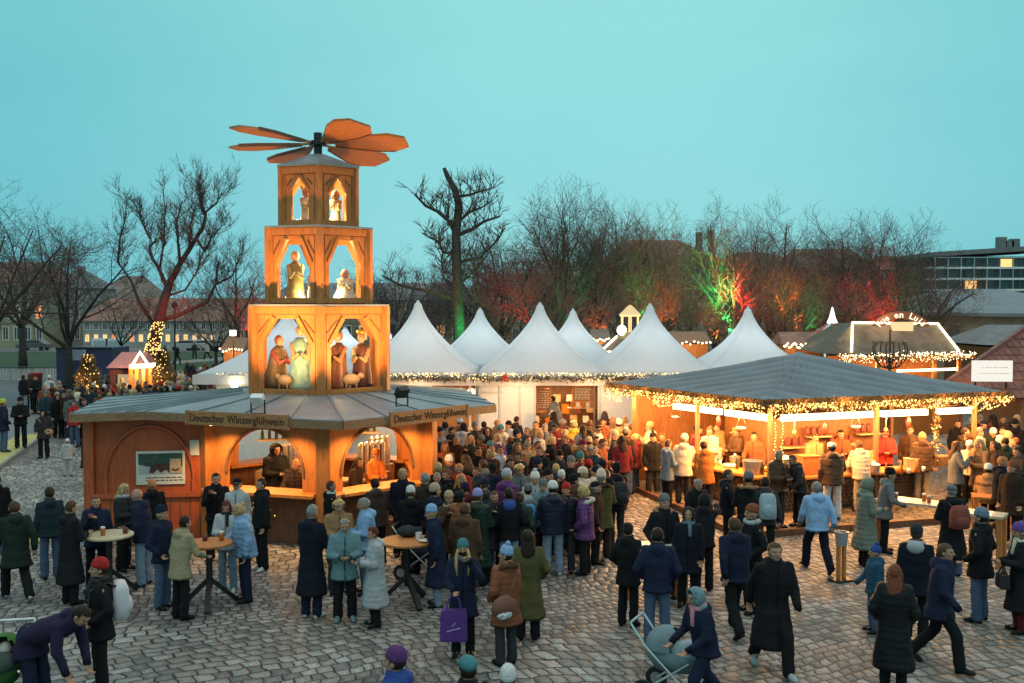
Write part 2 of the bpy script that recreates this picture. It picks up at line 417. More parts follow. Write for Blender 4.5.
# far road, lawns, paths on the left
b = MB(); b.prism([(-90, 50), (-14, 50), (-12, 66), (-90, 72)], 0.0, 0.006); struct(b.build("road", M['asphalt']))
def sheet(name, pts, m, dz):
    b = MB(); b.slab([Vector((x, y, gz(y) + dz)) for x, y in pts], (0, 0, 0.01)); return struct(b.build(name, m))
sheet("lawn", [(-120, 84), (-36, 84), (-30, 128), (-120, 128)], M['grass'], 0.03)
sheet("lawn", [(-33, 80), (-26.5, 80), (-22, 100), (-30, 100)], M['grass'], 0.03)
sheet("lawn", [(-21, 66), (-8, 66), (-14, 120), (-26, 120)], M['grass'], 0.03)
sheet("path", [(-26.2, 72), (-21.4, 67), (-27, 128), (-29.6, 128)], M['paving'], 0.02)
sheet("road", [(-150, 129), (0, 129), (0, 141), (-150, 141)], M['asphalt'], 0.02)

# ------------------------------------------------------------------ trees
def bare_tree(seed, H=12.0, trunk_h=3.0, trunk_r=0.28, limbs=7, spread=0.9, lean=(0, 0), levels=4, kids=(6, 6, 5), upright=0.55, twig_r=0.010, lens=None, curved=0.17):
    rr = random.Random(seed); T = MB(); C = MB()
    def branch(p, d, L, r, lev):
        n = 5 if lev <= 1 else (4 if lev == 2 else 3)
        pts = [p.copy()]; rad = [r]; q = p.copy(); dd = d.copy()
        for i in range(n):
            dd = (dd + Vector((rr.gauss(0, 1), rr.gauss(0, 1), rr.gauss(0, 0.7))) * curved * (0.6 if lev < 2 else 0.9) + Vector((0, 0, 0.10 * upright))).normalized()
            q = q + dd * (L / n); pts.append(q.copy()); rad.append(max(twig_r * 0.6, r * (1 - 0.72 * (i + 1) / n)))
        (T if lev <= 1 else C).tube(pts, rad, 7 if lev == 0 else (5 if lev == 1 else 3), cap=(lev < 2))
        if lev >= levels: return
        k = kids[min(lev, len(kids) - 1)]
        for j in range(k):
            f = 0.25 + 0.75 * (j + rr.random() * .8) / k if lev else 0.45 + 0.55 * (j + .5) / k
            f = min(f, 0.99); idx = min(int(f * n), n - 1); fr = f * n - idx
            sp = pts[idx].lerp(pts[idx + 1], fr); sr = rad[idx] * (1 - fr) + rad[idx + 1] * fr
            ax = (pts[idx + 1] - pts[idx]).normalized(); side = ax.orthogonal(); side.rotate(Matrix.Rotation(rr.uniform(0, 2 * pi), 3, ax))
            a = rr.uniform(0.5, 1.05) * spread
            nd = (ax * cos(a) + side.normalized() * sin(a) + Vector((0, 0, upright * 0.35))).normalized()
            branch(sp, nd, L * rr.uniform(0.42, 0.68) * (1.15 - 0.45 * f), max(twig_r, sr * rr.uniform(0.45, 0.7)), lev + 1)
    top = Vector((lean[0], lean[1], trunk_h))
    T.tube([Vector((0, 0, -0.1)), Vector((lean[0] * .2, lean[1] * .2, trunk_h * .35)), Vector((lean[0] * .55, lean[1] * .55, trunk_h * .7)), top], [trunk_r * 1.45, trunk_r * 1.05, trunk_r * .95, trunk_r * .85], 9)
    for i in range(limbs):
        a = 2 * pi * (i + rr.random() * .6) / limbs; t = rr.uniform(0.25, 0.8) * spread if i else 0.1
        d = Vector((cos(a) * sin(t), sin(a) * sin(t), cos(t)))
        branch(top + Vector((0, 0, -rr.uniform(0, trunk_h * .22) if i else 0)), d, (H - trunk_h) * rr.uniform(0.62, 0.85) * (1.05 if i == 0 else 1), trunk_r * rr.uniform(.42, .6), 1)
    return T.mesh("trunk", M['bark'], True), C.mesh("crown", M['twig'])
def clad(m, s=1.0):
    return m
TREES = {
 'round': bare_tree(3, H=12, trunk_h=3.6, trunk_r=.24, limbs=7, spread=1.15, kids=(6, 8, 7, 5), upright=.30),
 'tall': bare_tree(11, H=14, trunk_h=5.4, trunk_r=.20, limbs=6, spread=.95, kids=(6, 8, 7, 5), upright=.45),
 'slim': bare_tree(19, H=14, trunk_h=7.5, trunk_r=.27, limbs=5, spread=.95, kids=(5, 6, 6, 5), upright=.35),
 'bushy': bare_tree(23, H=9, trunk_h=2.2, trunk_r=.14, limbs=7, spread=1.2, kids=(6, 7, 6, 5), upright=.4, twig_r=.011),
 'wide': bare_tree(31, H=12, trunk_h=4.0, trunk_r=.27, limbs=7, spread=1.4, kids=(6, 8, 7, 5), upright=.15),
}
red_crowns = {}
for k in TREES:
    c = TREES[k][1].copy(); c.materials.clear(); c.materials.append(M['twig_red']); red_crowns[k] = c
TREE_H = {'round': 12, 'tall': 14, 'slim': 14, 'bushy': 9, 'wide': 12}
def mesh_top(k): return max(v.co.z for v in TREES[k][1].vertices)
TOPS = {k: mesh_top(k) for k in TREES}
def tree(kind, x, ytop, Y, label, rz=0, red=False, group="bare trees behind the market", wide=1.0, base=None):
    top = pd(x, ytop, Y); z0 = gz(Y) if base is None else base
    s = (top.z - z0) / TOPS[kind]
    t = thing("bare_tree", label, "tree", (top.x, Y, z0), rz, group)
    t.scale = (s * wide, s * wide, s)
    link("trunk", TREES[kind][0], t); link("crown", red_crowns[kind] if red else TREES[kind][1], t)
    return t
# far left
tree('round', 66, 196, 57, "dark bare tree left of the lit leaning tree, trunk beside the blue container", 0.4)
tree('wide', -18, 178, 52, "bare tree at the left picture edge, only its right branches showing", 1.0)
# leaning lit tree with two crooked limbs
def lit_tree():
    base = Vector((pd(143, 385, 54).x, 54, 0)); t = thing("bare_tree", "broad bare tree with leaning trunk, red light and string lights on its bark", "tree", base, 0, "bare trees behind the market")
    def P(x, y): v = pd(x, y, 54); return v - base
    T = MB(); C = MB(); rr = random.Random(5)
    T.tube([P(143, 400), P(149, 358), P(158, 325), P(164, 300), P(170, 283)], [.42, .34, .29, .25, .21], 10)
    limbs = [([(170, 283), (178, 266), (190, 245), (199, 226), (203, 212)], .26), ([(168, 290), (160, 268), (152, 258), (146, 246), (150, 238)], .17), ([(160, 320), (176, 316), (206, 302), (217, 284), (222, 262)], .2),
             ([(157, 330), (138, 300), (126, 280), (118, 262)], .15), ([(196, 238), (206, 252), (214, 240), (222, 226)], .12), ([(180, 262), (176, 240), (178, 222), (180, 200)], .13), ([(203, 212), (200, 198), (203, 184)], .12), ([(203, 214), (214, 204), (220, 192)], .1),
             ([(150, 238), (143, 225), (140, 205)], .09), ([(118, 262), (122, 240), (130, 215)], .09), ([(165, 297), (186, 290), (200, 272), (204, 262)], .1), ([(217, 284), (230, 276), (240, 262)], .09), ([(160, 268), (164, 240), (166, 210)], .1), ([(190, 245), (192, 225), (196, 205)], .1)]
    for pts, r in limbs:
        Q = [P(*p) + Vector((0, rr.uniform(-1.4, 1.4) * i / len(pts), 0)) for i, p in enumerate(pts)]
        T.tube(Q, [r * .72 * (1 - .65 * i / (len(Q) - 1)) for i in range(len(Q))], 7)
        def twig(p, d, L, r_, lev):
            q = p.copy(); pp = [q.copy()]; dd = d.copy()
            for i in range(4):
                dd = (dd + Vector((rr.gauss(0, .10), rr.gauss(0, .10), rr.gauss(.10, .08)))).normalized(); q = q + dd * L / 4; pp.append(q.copy())
            C.tube(pp, [r_, r_ * .8, r_ * .6, r_ * .45, r_ * .3], 3, cap=False)
            if lev < 2:
                for j in range(6):
                    a = rr.randrange(1, 5); nd = (dd * .8 + Vector((rr.gauss(0, .6), rr.gauss(0, .6), rr.gauss(.2, .4)))).normalized()
                    twig(pp[a], nd, L * rr.uniform(.4, .65), max(.009, r_ * .5), lev + 1)
        for i in range(1, len(Q)):
            for j in range(4 if r > .12 else 7):
                p = Q[i - 1].lerp(Q[i], rr.random()); ax = (Q[i] - Q[i - 1]).normalized()
                twig(p, (ax * .4 + Vector((rr.gauss(0, .6), rr.gauss(0, .6), .55 + rr.gauss(0, .3)))).normalized(), rr.uniform(.75, 1.45), .022, 0)
    T.build("trunk", M['bark'], t, True); C.build("crown", M['twig'], t)
    b = MB()
    for i in range(230):
        f = rr.random(); p = P(146.5 + 12.5 * f, 372 - 50 * f); a = rr.uniform(pi, 2 * pi) if rr.random() < .75 else rr.uniform(0, pi); r = .42 - .1 * f
        b.oct(p + Vector((cos(a) * r, sin(a) * r, 0)), .03)
    o = b.build("string_lights", M['bulb'], None); o.location = base
    tag(o, "warm string lights wound round the leaning trunk behind the red-roofed stall", "string lights")
    lamp('SPOT', base + Vector((0.6, -3.5, .4)), 1500, (1, .03, .03), .2, P(175, 270) + base, 34)
    lamp('POINT', P(164, 312) + base + Vector((1.0, -1.0, 0)), 90, (1, .05, .04), .2)
lit_tree()
# tall topped tree with stub limbs behind the white tents
def topped_tree():
    Y = 50; base = Vector((pd(459, 380, Y).x, Y, 0)); t = thing("bare_tree", "tall dark lopped tree with stubby limbs, green lit foot, behind the white tents", "tree", base, 0, "bare trees behind the market")
    P = lambda x, y: pd(x, y, Y) - base
    T = MB(); C = MB(); rr = random.Random(9)
    T.tube([P(460, 392), P(459, 330), P(457, 270), P(456, 235), P(459, 205), P(455, 190), P(447, 175), P(444, 168)], [.33, .29, .25, .225, .20, .17, .13, .09], 10)
    limbs = [([(457, 238), (450, 222), (438, 212), (425, 205), (417, 197)], .2), ([(458, 235), (472, 229), (484, 221), (500, 216)], .2), ([(458, 222), (470, 212), (480, 208), (490, 202)], .13), ([(458, 197), (470, 195), (480, 191), (494, 186)], .13),
             ([(456, 255), (443, 252), (440, 243), (422, 233)], .14), ([(456, 275), (443, 272), (441, 262), (443, 246)], .1), ([(460, 262), (480, 258), (498, 240), (505, 228)], .13), ([(458, 300), (430, 292), (400, 285), (384, 276)], .18),
             ([(459, 285), (478, 268), (490, 252)], .1), ([(448, 226), (449, 208), (450, 196)], .08)]
    for pts, r in limbs:
        Q = [P(*p) + Vector((0, rr.uniform(-1.2, 1.2) * i / len(pts), 0)) for i, p in enumerate(pts)]
        T.tube(Q, [r * .62 * (1 - .6 * i / (len(Q) - 1)) for i in range(len(Q))], 7)
        for i in range(1, len(Q)):
            for j in range(9):
                p = Q[i - 1].lerp(Q[i], rr.random()); d = Vector((rr.gauss(0, .6), rr.gauss(0, .6), .5 + rr.random())).normalized(); L = rr.uniform(.5, 1.5)
                m = p + d * L * .5 + Vector((rr.gauss(0, .08), 0, .05)); C.tube([p, m, p + d * L], [.026, .018, .01], 3, cap=False)
                for k in range(4):
                    d2 = (d + Vector((rr.gauss(0, .5), rr.gauss(0, .5), rr.gauss(0, .4)))).normalized(); C.tube([m, m + d2 * L * .5], [.012, .007], 3, cap=False)
    T.build("trunk", M['bark'], t, True); C.build("crown", M['twig'], t)
    lamp('SPOT', base + Vector((.8, -3.2, .6)), 700, (.02, 1, .2), .2, P(459, 315) + base, 40)
    lamp('POINT', base + Vector((.9, -.9, 3.6)), 130, (.02, 1, .22), .2)
    lamp('POINT', P(440, 285) + base + Vector((0, -1.5, -.5)), 60, (1, .06, .05), .2)
topped_tree()
ROW = [ # kind, x, ytop, Y, rz, red, label
 ('slim', 236, 232, 62, .3, 0, "thin bare tree just left of the pyramid tower"),
 ('bushy', 250, 262, 60, 1.0, 1, "reddish bushy tree close beside the pyramid's left edge"),
 ('bushy', 405, 262, 58, 2.0, 0, "low bare tree between the pyramid and the lopped tree"),
 ('wide', 395, 250, 74, 0.5, 0, "far bare tree right behind the pyramid's middle tier"),
 ('round', 500, 222, 60, 1.4, 0, "bare tree just right of the tall lopped tree"),
 ('bushy', 512, 262, 56, 0.2, 1, "red lit bushy tree behind the second white peak"),
 ('tall', 560, 196, 62, 2.2, 0, "tall bare tree above the gap between the white peaks"),
 ('tall', 597, 222, 66, .7, 0, "slender bare tree left of the lit lantern pavilion"),
 ('bushy', 585, 270, 57, 1.9, 1, "reddish scrubby tree behind the fourth white peak"),
 ('round', 645, 224, 64, 2.9, 1, "brown bare tree rising behind the third white peak"),
 ('bushy', 660, 270, 58, .5, 1, "orange lit bushy tree right of the lantern pavilion"),
 ('slim', 718, 208, 60, 1.1, 0, "bare tree with brightly green lit trunk and forked stem"),
 ('bushy', 690, 264, 60, 2.4, 1, "brown scrubby tree left of the green lit trunk"),
 ('bushy', 752, 262, 61, 1.5, 1, "reddish bushy tree right of the red lit trunk"),
 ('slim', 735, 240, 59.3, 2.6, 1, "low tree with bright red lit trunk just right of the green lit one"),
 ('slim', 641, 232, 62.5, 4.1, 0, "thin tree with green lit trunk behind the third big white peak"),
 ('round', 668, 226, 72, 0.9, 1, "brown spreading tree behind the orange lit bush"),
 ('round', 575, 222, 74, 1.7, 0, "spreading bare tree behind the two close white peaks"),
 ('wide', 770, 236, 72, 2.3, 1, "brown spreading tree in front of the pinkish house"),
 ('round', 830, 232, 74, 3.0, 1, "brown spreading tree left of the fan-shaped one"),
 ('tall', 880, 230, 72, 0.3, 0, "tall thin tree right of the fan-shaped one"),
 ('wide', 545, 248, 68, 0.8, 1, "low reddish tree behind the tallest white peak"),
 ('round', 480, 236, 76, 2.1, 0, "far bare tree directly behind the lopped tree's right limbs"),
 ('bushy', 625, 262, 66, 3.3, 1, "brown bushy tree behind the glowing lantern turret"),
 ('bushy', 715, 262, 68, 4.2, 1, "brown bushy tree behind the green lit trunk"),
 ('bushy', 835, 266, 64, 2.7, 1, "brown bushy tree behind the glowing star tree"),
 ('bushy', 440, 276, 66, 1.2, 0, "dark bushy tree at the lopped tree's foot"),
 ('slim', 783, 210, 62, 3.4, 0, "thin bare tree with an orange lit stem, right of the last white peak"),
 ('bushy', 795, 268, 58, .9, 1, "brown bushy tree at the foot of the thin orange lit tree"),
 ('round', 846, 224, 66, .2, 0, "fan-shaped bare tree above the dark brown mansard roof"),
 ('bushy', 866, 262, 58, 1.8, 1, "red lit bushy tree just left of the outlined gambrel stall"),
 ('round', 900, 232, 60, 2.6, 0, "dense bare tree left of the modern apartment block"),
 ('wide', 925, 262, 63, 4.0, 0, "low bare tree in front of the grey hip roof"),
 ('round', 20, 205, 84, 2.0, 0, "bare tree before the yellow corner house"),
 ('bushy', 215, 280, 76, 0.0, 0, "low bare tree before the long white building"),
 ('bushy', 120, 285, 92, 2.0, 0, "small bare tree far behind the blue container"),
 ('tall', 620, 215, 78, 4.4, 1, "far brown tree behind the lit lantern pavilion"),
 ('tall', 760, 226, 82, 5.2, 1, "far brown tree between the green and orange lit trunks"),
 ('wide', 530, 240, 80, 3.1, 1, "far brown tree behind the third tent peak from the pyramid"),
 ('round', 690, 228, 84, 3.9, 1, "far brown tree left of the roof with two chimneys"),
 ('wide', 815, 246, 84, 1.3, 1, "far brown tree in front of the mansard roof"),
]
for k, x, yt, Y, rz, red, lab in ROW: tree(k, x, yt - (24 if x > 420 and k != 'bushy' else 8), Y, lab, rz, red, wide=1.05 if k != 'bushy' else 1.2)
def uplight(x, y, Y, col, e, ty=None, spot=60):
    p = pd(x, 338, Y)
    lamp('SPOT', p + Vector((.5, -2.6, 0)), e * .6, col, .15, pd(x, ty or y - 70, Y), spot)
RED, GRN, ORA = (1, .04, .03), (.03, 1, .2), (1, .25, .04)
for px, py, Y_, c_, e_ in ((712, 292, 58.5, GRN, 260), (708, 262, 58.5, GRN, 120), (737, 296, 58, RED, 240), (779, 300, 61, ORA, 200), (641, 300, 63, GRN, 160), (462, 325, 49.2, GRN, 60), (868, 285, 57, RED, 120)): lamp('POINT', pd(px, py, Y_), e_, c_, .15)
for a in ((252, 340, 60, RED, 1700, 280), (512, 340, 56, RED, 2200, 290), (565, 330, 62, GRN, 1800, 290), (590, 330, 57, ORA, 1300, 300), (641, 335, 62, GRN, 7000, 280, 36),
          (655, 330, 58, ORA, 2600, 300), (716, 340, 60, GRN, 15000, 270, 40), (734, 340, 59, RED, 11000, 285, 40), (783, 340, 62, ORA, 9000, 290, 40), (800, 340, 58, GRN, 1300, 300),
          (850, 330, 66, GRN, 900, 290), (866, 330, 58, RED, 3600, 280), (895, 330, 60, GRN, 1200, 280), (700, 330, 60, ORA, 1000, 290), (620, 330, 78, ORA, 1600, 280)):
    uplight(*a[:5], ty=a[5], spot=(a[6] if len(a) > 6 else 60))
# ------------------------------------------------------------------ background buildings
def wallmat(n, c): return mat(n, c, 0.85, var=0.12, scale=0.6, bump=0.15)
M['ochre'] = wallmat('ochre_render', (0.30, 0.27, 0.175)); M['cream'] = wallmat('cream_render', (0.35, 0.33, 0.295)); M['stone'] = mat('sandstone', (0.25, 0.20, 0.13), 0.9, var=0.3, scale=1.5, bump=0.4)
M['tile'] = mat('roof_tile', (0.27, 0.135, 0.10), 0.8, var=0.3, scale=2); M['slate'] = mat('slate', (0.16, 0.165, 0.17), 0.7, var=0.2, scale=1.5); M['greyroof'] = mat('grey_roof', (0.16, 0.185, 0.205), 0.6, var=0.15, scale=.8)
M['brownroof'] = mat('brown_roof', (0.19, 0.14, 0.115), 0.8, var=0.2, scale=1)
def house(name, label, x0, x1, Y, ybase, yeave, ytop, wm, rm, rows, cols, depth=14, hip=4.0, lit=0.0, arcade=False, chim=()):
    """facade facing the square between picture columns x0..x1 at distance Y"""
    A = pd(x0, ybase, Y); B = pd(x1, ybase, Y); zb = min(A.z, gz(Y)) - .2; ze = pd(x0, yeave, Y).z; zt = pd(x0, ytop, Y + depth / 2).z
    t = thing(name, label, "building", (0, 0, 0))
    b = MB(); b.box(((A.x + B.x) / 2, Y + depth / 2, (zb + ze) / 2), (B.x - A.x, depth, ze - zb)); b.build("wall", wm, t)
    o = .5; xa, xb, ya, yb = A.x - o, B.x + o, Y - o, Y + depth + o; ym = (ya + yb) / 2
    b = MB(); b.add([Vector(p) for p in ((xa, ya, ze), (xb, ya, ze), (xb, yb, ze), (xa, yb, ze), (xa + hip, ym, zt), (xb - hip, ym, zt))], [(0, 1, 5, 4), (1, 2, 5), (2, 3, 4, 5), (3, 0, 4), (3, 2, 1, 0)])
    rf = b.build("roof", rm, t)
    for cx, w, h in chim:
        p = pd(cx, ytop, ym); c = MB(); c.box((p.x, ym, zt + h / 2 - .8), (w, w, h + 1.6)); c.build("chimney", M['brownroof'], rf)
    W = B.x - A.x; H = ze - zb - 0.5; rr = random.Random(int(x0))
    fr = MB(); gl = MB(); li = MB(); n = 0
    for r in range(rows):
        for c in range(cols):
            x = A.x + (c + .5) * W / cols; z = zb + .6 + (r + .55) * H / rows; w, h = W / cols * .5, H / rows * .62
            f = MB()
            for dx, dz, ww, hh in ((-w / 2, 0, .1, h), (w / 2, 0, .1, h), (0, h / 2, w + .1, .1), (0, -h / 2, w + .25, .12), (0, 0, .06, h)): f.box((x + dx, Y - .03, z + dz), (ww, .1, hh))
            wo = f.build("window", M['white'], t)
            on = rr.random() < (lit if r == 0 else lit * .25)
            p = MB(); p.box((x, Y + .01, z), (w - .1, .06, h - .1)); p.build("pane", M['lit2'] if on and rr.random() < .35 else M['lit'] if on else M['glass'], wo)
    return t
house("corner_house", "yellow corner house with red roof at the left picture edge", -55, 45, 150, 346, 282, 262, M['ochre'], M['tile'], 3, 9, lit=.25)
house("town_house", "long ochre house beyond the left picture edge", -420, -62, 150, 346, 288, 268, M["ochre"], M["tile"], 3, 30, lit=.2)
house("town_house", "dark grey house half hidden by the tree right of the yellow one", 46, 82, 158, 346, 288, 266, M['cream'], M['slate'], 3, 4, lit=.2)
house("long_building", "long low white building with red tiled roof and lit ground floor windows", 83, 262, 152, 346, 321, 298, M['cream'], M['tile'], 2, 20, lit=.5, hip=2)
house("town_house", "grey building standing above the long red tiled roof", 90, 150, 190, 346, 303, 276, M['slate'], M['brownroof'], 3, 6, lit=.1)
house("town_house", "low dark house behind the lopped tree and the white peaks", 262, 480, 150, 346, 300, 283, M['stone'], M['slate'], 2, 14, lit=.2)
house("town_house", "brown house seen through the trees above the fourth white peak", 470, 600, 160, 340, 290, 274, M['stone'], M['brownroof'], 3, 10, lit=.2)
house("town_house", "tall house with brown domed roof and two dark chimneys", 602, 722, 125, 340, 262, 240, M['cream'], M['tile'], 4, 9, hip=5, chim=((699, .8, 1.0), (711, .7, 1.3)))
house("town_house", "pinkish house with flat eaves right of the two chimneys", 724, 800, 130, 340, 262, 252, M['cream'], M['brownroof'], 4, 6)
house("town_house", "house with the dark brown mansard roof behind the fan-shaped tree", 802, 872, 122, 340, 268, 249, M['stone'], M['brownroof'], 4, 6, hip=1.2)
house("town_house", "low house between the mansard roof and the modern block", 874, 944, 130, 340, 270, 256, M['stone'], M['tile'], 3, 6)
def modern():
    Y = 108; t = thing("apartment_block", "modern flat-roofed apartment block with white balcony slabs above the grey hip roof", "building")
    x0, x1 = pd(948, 300, Y).x, pd(1090, 300, Y).x; z = lambda y: pd(948, y, Y).z
    b = MB(); b.box(((x0 + x1) / 2, Y + 8, (z(256) - 2) / 2), (x1 - x0, 14, z(256) + 2)); b.build("wall", mat('grey_render', (.16, .17, .18), .8), t)
    r = MB(); r.slab([(x0 - 2, Y - 1, z(257)), (x1, Y - 1, z(247)), (x1, Y + 16, z(247)), (x0 - 2, Y + 16, z(257))], (0, 0, .5)); rf = r.build("roof", M['slate'], t)
    for cx, h in ((1001, 1.4), (1008, 1.0), (1014, 1.2)):
        c = MB(); c.box((pd(cx, 250, Y + 5).x, Y + 5, z(247) + h / 2), (.9, .9, h)); c.build("chimney", M['slate'], rf)
    c = MB(); c.tube([(pd(1014, 250, Y + 5).x, Y + 5, z(247)), (pd(1014, 250, Y + 5).x, Y + 5, z(236))], .07, 5); c.build("antenna", M['steel'], rf)
    for i, y in enumerate((268, 279, 290)):
        b = MB(); b.box(((x0 + x1) / 2 - 1.2, Y + .1, z(y)), (x1 - x0 + 2, 1.9, .2)); bal = b.build("balcony", M['white'], t)
        c = MB()
        for k in range(12): c.box((x0 - 1.8 + k * (x1 - x0) / 11, Y - .8, z(y) + .6), (.07, .07, 1.0))
        c.box(((x0 + x1) / 2 - 1.2, Y - .8, z(y) + 1.1), (x1 - x0 + 1.6, .07, .07)); c.build("railing", M['steel'], bal)
        for k in range(8):
            w = MB(); w.box((x0 + (k + .5) * (x1 - x0) / 8, Y + .98, z(y - 5)), (1.2, .1, .95)); w.build("window", M['lit'] if (i, k) in ((0, 3), (2, 1)) else M['glass'], t)
modern()
def stone_hall():
    Y = 66; t = thing("stone_hall", "long tan sandstone hall with grey hip roof and narrow arched windows", "building")
    x0, x1 = pd(842, 313, Y).x, pd(1120, 313, Y).x; ze = pd(900, 314, Y).z; zr = pd(985, 289, Y + 6).z
    b = MB(); b.box(((x0 + x1) / 2, Y + 6, ze / 2 - .5), (x1 - x0, 12, ze + 1)); b.build("wall", M['stone'], t)
    b = MB(); xa, xb, ya, yb = x0 - .6, x1 + .6, Y - .6, Y + 12.6
    xr0, xr1 = pd(962, 289, Y + 6).x, pd(1004, 289, Y + 6).x
    b.add([Vector(p) for p in ((xa, ya, ze), (xb, ya, ze - .3), (xb, yb, ze), (xa, yb, ze), (xr0, Y + 6, zr), (xr1, Y + 6, zr), (xa, ya, ze + .22), (xb, ya, ze - .08), (xb, yb, ze + .22), (xa, yb, ze + .22))], [(6, 7, 5, 4), (7, 8, 5), (8, 9, 4, 5), (9, 6, 4), (0, 1, 7, 6), (3, 2, 1, 0), (1, 2, 8, 7), (2, 3, 9, 8), (3, 0, 6, 9)])
    b.build("roof", M['greyroof'], t)
    for x in (868, 892, 915, 953, 990, 1022):
        p = pd(x, 342, Y); w = MB(); w.slab([(p.x + .42 * cos(a), Y - .03, p.z + .7 + .42 * sin(a)) for a in [R(k) for k in range(0, 181, 20)]] + [(p.x - .42, Y - .03, p.z - .9), (p.x + .42, Y - .03, p.z - .9)], (0, .08, 0)); w.build("window", M['glass'], t)
stone_hall()
for px in (880, 930, 985): lamp('POINT', pd(px, 352, 60), 110, (1, .6, .28), .3)

# ------------------------------------------------------------------ pyramid kiosk
KC = Vector((-4.65, 24.0, 0)); KR = 12.0
kiosk = thing("christmas_pyramid", "wooden three-tier pyramid tower with propeller blades on a mulled wine kiosk", "kiosk", KC, R(KR))
KM = Matrix.Translation(KC) @ Matrix.Rotation(R(KR), 4, 'Z'); KI = KM.inverted()
def hexv(r, k, z=0.0): a = R(-90 + 60 * k); return Vector((r * cos(a), r * sin(a), z))
KW = 2.85
M['metalroof'] = mat('sheet_metal_roof', (0.22, 0.265, 0.29), 0.5, 0.25, var=0.2, scale=1.6, bump=0.15, bscale=4)
M['fascia'] = wood('fascia_wood', (0.30, 0.16, 0.08), vertical=False)
M['bottle'] = mat('bottle_glass', (0.03, 0.05, 0.025), 0.15, spec=.8)
M['amber'] = mat('amber_drink', (0.42, 0.13, 0.02), 0.2, spec=.6)
M['mugred'] = mat('mug_glaze', (0.13, 0.03, 0.025), 0.3)
M['mugwhite'] = mat('white_ceramic', (0.7, 0.66, 0.6), 0.3)
def face_frame(k0, r):
    a, b = hexv(r, k0), hexv(r, k0 + 1); u = (b - a).normalized(); n = Vector((u.y, -u.x, 0)); return a, b, u, n
# hex k: 0 = front, 1 = right(-30), 2 = 30, 3 = 90, 4 = 150, 5 = -150 (left)
def arch_face(k0, back=False):
    a, b, u, n = face_frame(k0, KW); mid = (a + b) / 2; W = (b - a).length
    T = 2.85; h = .93; zs = 1.5; hgt = .98; P = MB()
    def quad(pts): P.slab([mid + u * p[0] + Vector((0, 0, p[1])) for p in pts], -n * .07)
    hw = W / 2 - .14
    quad([(-hw, 1.17), (-h, 1.17), (-h, T), (-hw, T)]); quad([(h, 1.17), (hw, 1.17), (hw, T), (h, T)])
    N = 14
    for i in range(N):
        t0, t1 = pi - pi * i / N, pi - pi * (i + 1) / N
        quad([(h * cos(t0), zs + hgt * sin(t0)), (h * cos(t1), zs + hgt * sin(t1)), (h * cos(t1), T), (h * cos(t0), T)])
    pan = P.build("arch_panel", M['wood'], kiosk)
    ar = MB(); ar.tube([mid + n * .02 + u * (h + .04) * cos(pi - pi * i / 20) + Vector((0, 0, zs + (hgt + .04) * sin(pi * i / 20))) for i in range(21)], .035, 6); ar.build("arch_trim", M['wood_brown'], pan)
    lo = MB(); lo.slab([mid - u * hw + Vector((0, 0, 0)), mid + u * hw, mid + u * hw + Vector((0, 0, 1.1)), mid - u * hw + Vector((0, 0, 1.1))], -n * .07)
    lo.build("lower_panel", M['wood_dark'], kiosk)
    c = MB(); c.slab([mid - u * (hw + .1) + n * .42 + Vector((0, 0, 1.10)), mid + u * (hw + .1) + n * .42 + Vector((0, 0, 1.10)), mid + u * (hw - .06) - n * .3 + Vector((0, 0, 1.10)), mid - u * (hw - .06) - n * .3 + Vector((0, 0, 1.10))], (0, 0, .065)); c.build("counter", M['wood'], kiosk)
for k in (5, 0, 1, 2, 3): arch_face(k)
for k in range(6):
    p = hexv(KW, k); b = MB(); b.box((p.x, p.y, 1.44), (.30, .30, 2.88), R(-90 + 60 * k)); b.build("corner_post", M['wood'], kiosk)
# side wing
Vl = KM @ hexv(KW, 5); Vb = KM @ hexv(KW, 4)
W1 = Vector((pd(91, 500, 21.75).x, 21.75, 0)); W2 = Vector((W1.x - .15, 25.0, 0))
Vl_, Vb_, W1_, W2_ = [KI @ p for p in (Vl, Vb, W1, W2)]
def wallpiece(a, b, name, m, z0=0, z1=2.85, th=.08, par=None):
    u = (b - a).normalized(); n = Vector((u.y, -u.x, 0)); s = MB(); s.slab([a + Vector((0, 0, z0)), b + Vector((0, 0, z0)), b + Vector((0, 0, z1)), a + Vector((0, 0, z1))], -n * th); return s.build(name, m, par or kiosk)
u = (Vl_ - W1_).normalized(); n = Vector((u.y, -u.x, 0)); L = (Vl_ - W1_).length
uw, nw, Lw = u.copy(), n.copy(), L
wing = wallpiece(W1_ + u * .1, Vl_ - u * .15, "wing_wall", M['wood_red'])
mid = (W1_ + Vl_) / 2
b = MB(); hw = L / 2 - .32
b.tube([mid + n * .02 + u * hw * cos(pi - pi * i / 24) + Vector((0, 0, 1.35 + 1.18 * sin(pi * i / 24))) for i in range(25)], .05, 6)
b.bar(mid - u * hw + n * .02 + Vector((0, 0, 1.0)), mid - u * hw + n * .02 + Vector((0, 0, 1.35)), .08); b.bar(mid + u * hw + n * .02 + Vector((0, 0, 1.0)), mid + u * hw + n * .02 + Vector((0, 0, 1.35)), .08)
b.build("arch_moulding", M['wood_red'], wing)
b = MB(); b.bar(W1_ + u * .1 + n * .035 + Vector((0, 0, 1.0)), Vl_ - u * .17 + n * .035 + Vector((0, 0, 1.0)), .07, .12); b.build("rail", M['wood_red'], wing)
b = MB()
for i in range(11): b.bar(W1_ + u * (.2 + i * (L - .4) / 10) + n * .004 + Vector((0, 0, 0.02)), W1_ + u * (.2 + i * (L - .4) / 10) + n * .004 + Vector((0, 0, .93)), .012, .02)
b.build("board_joint", M['wood_dark'], wing)
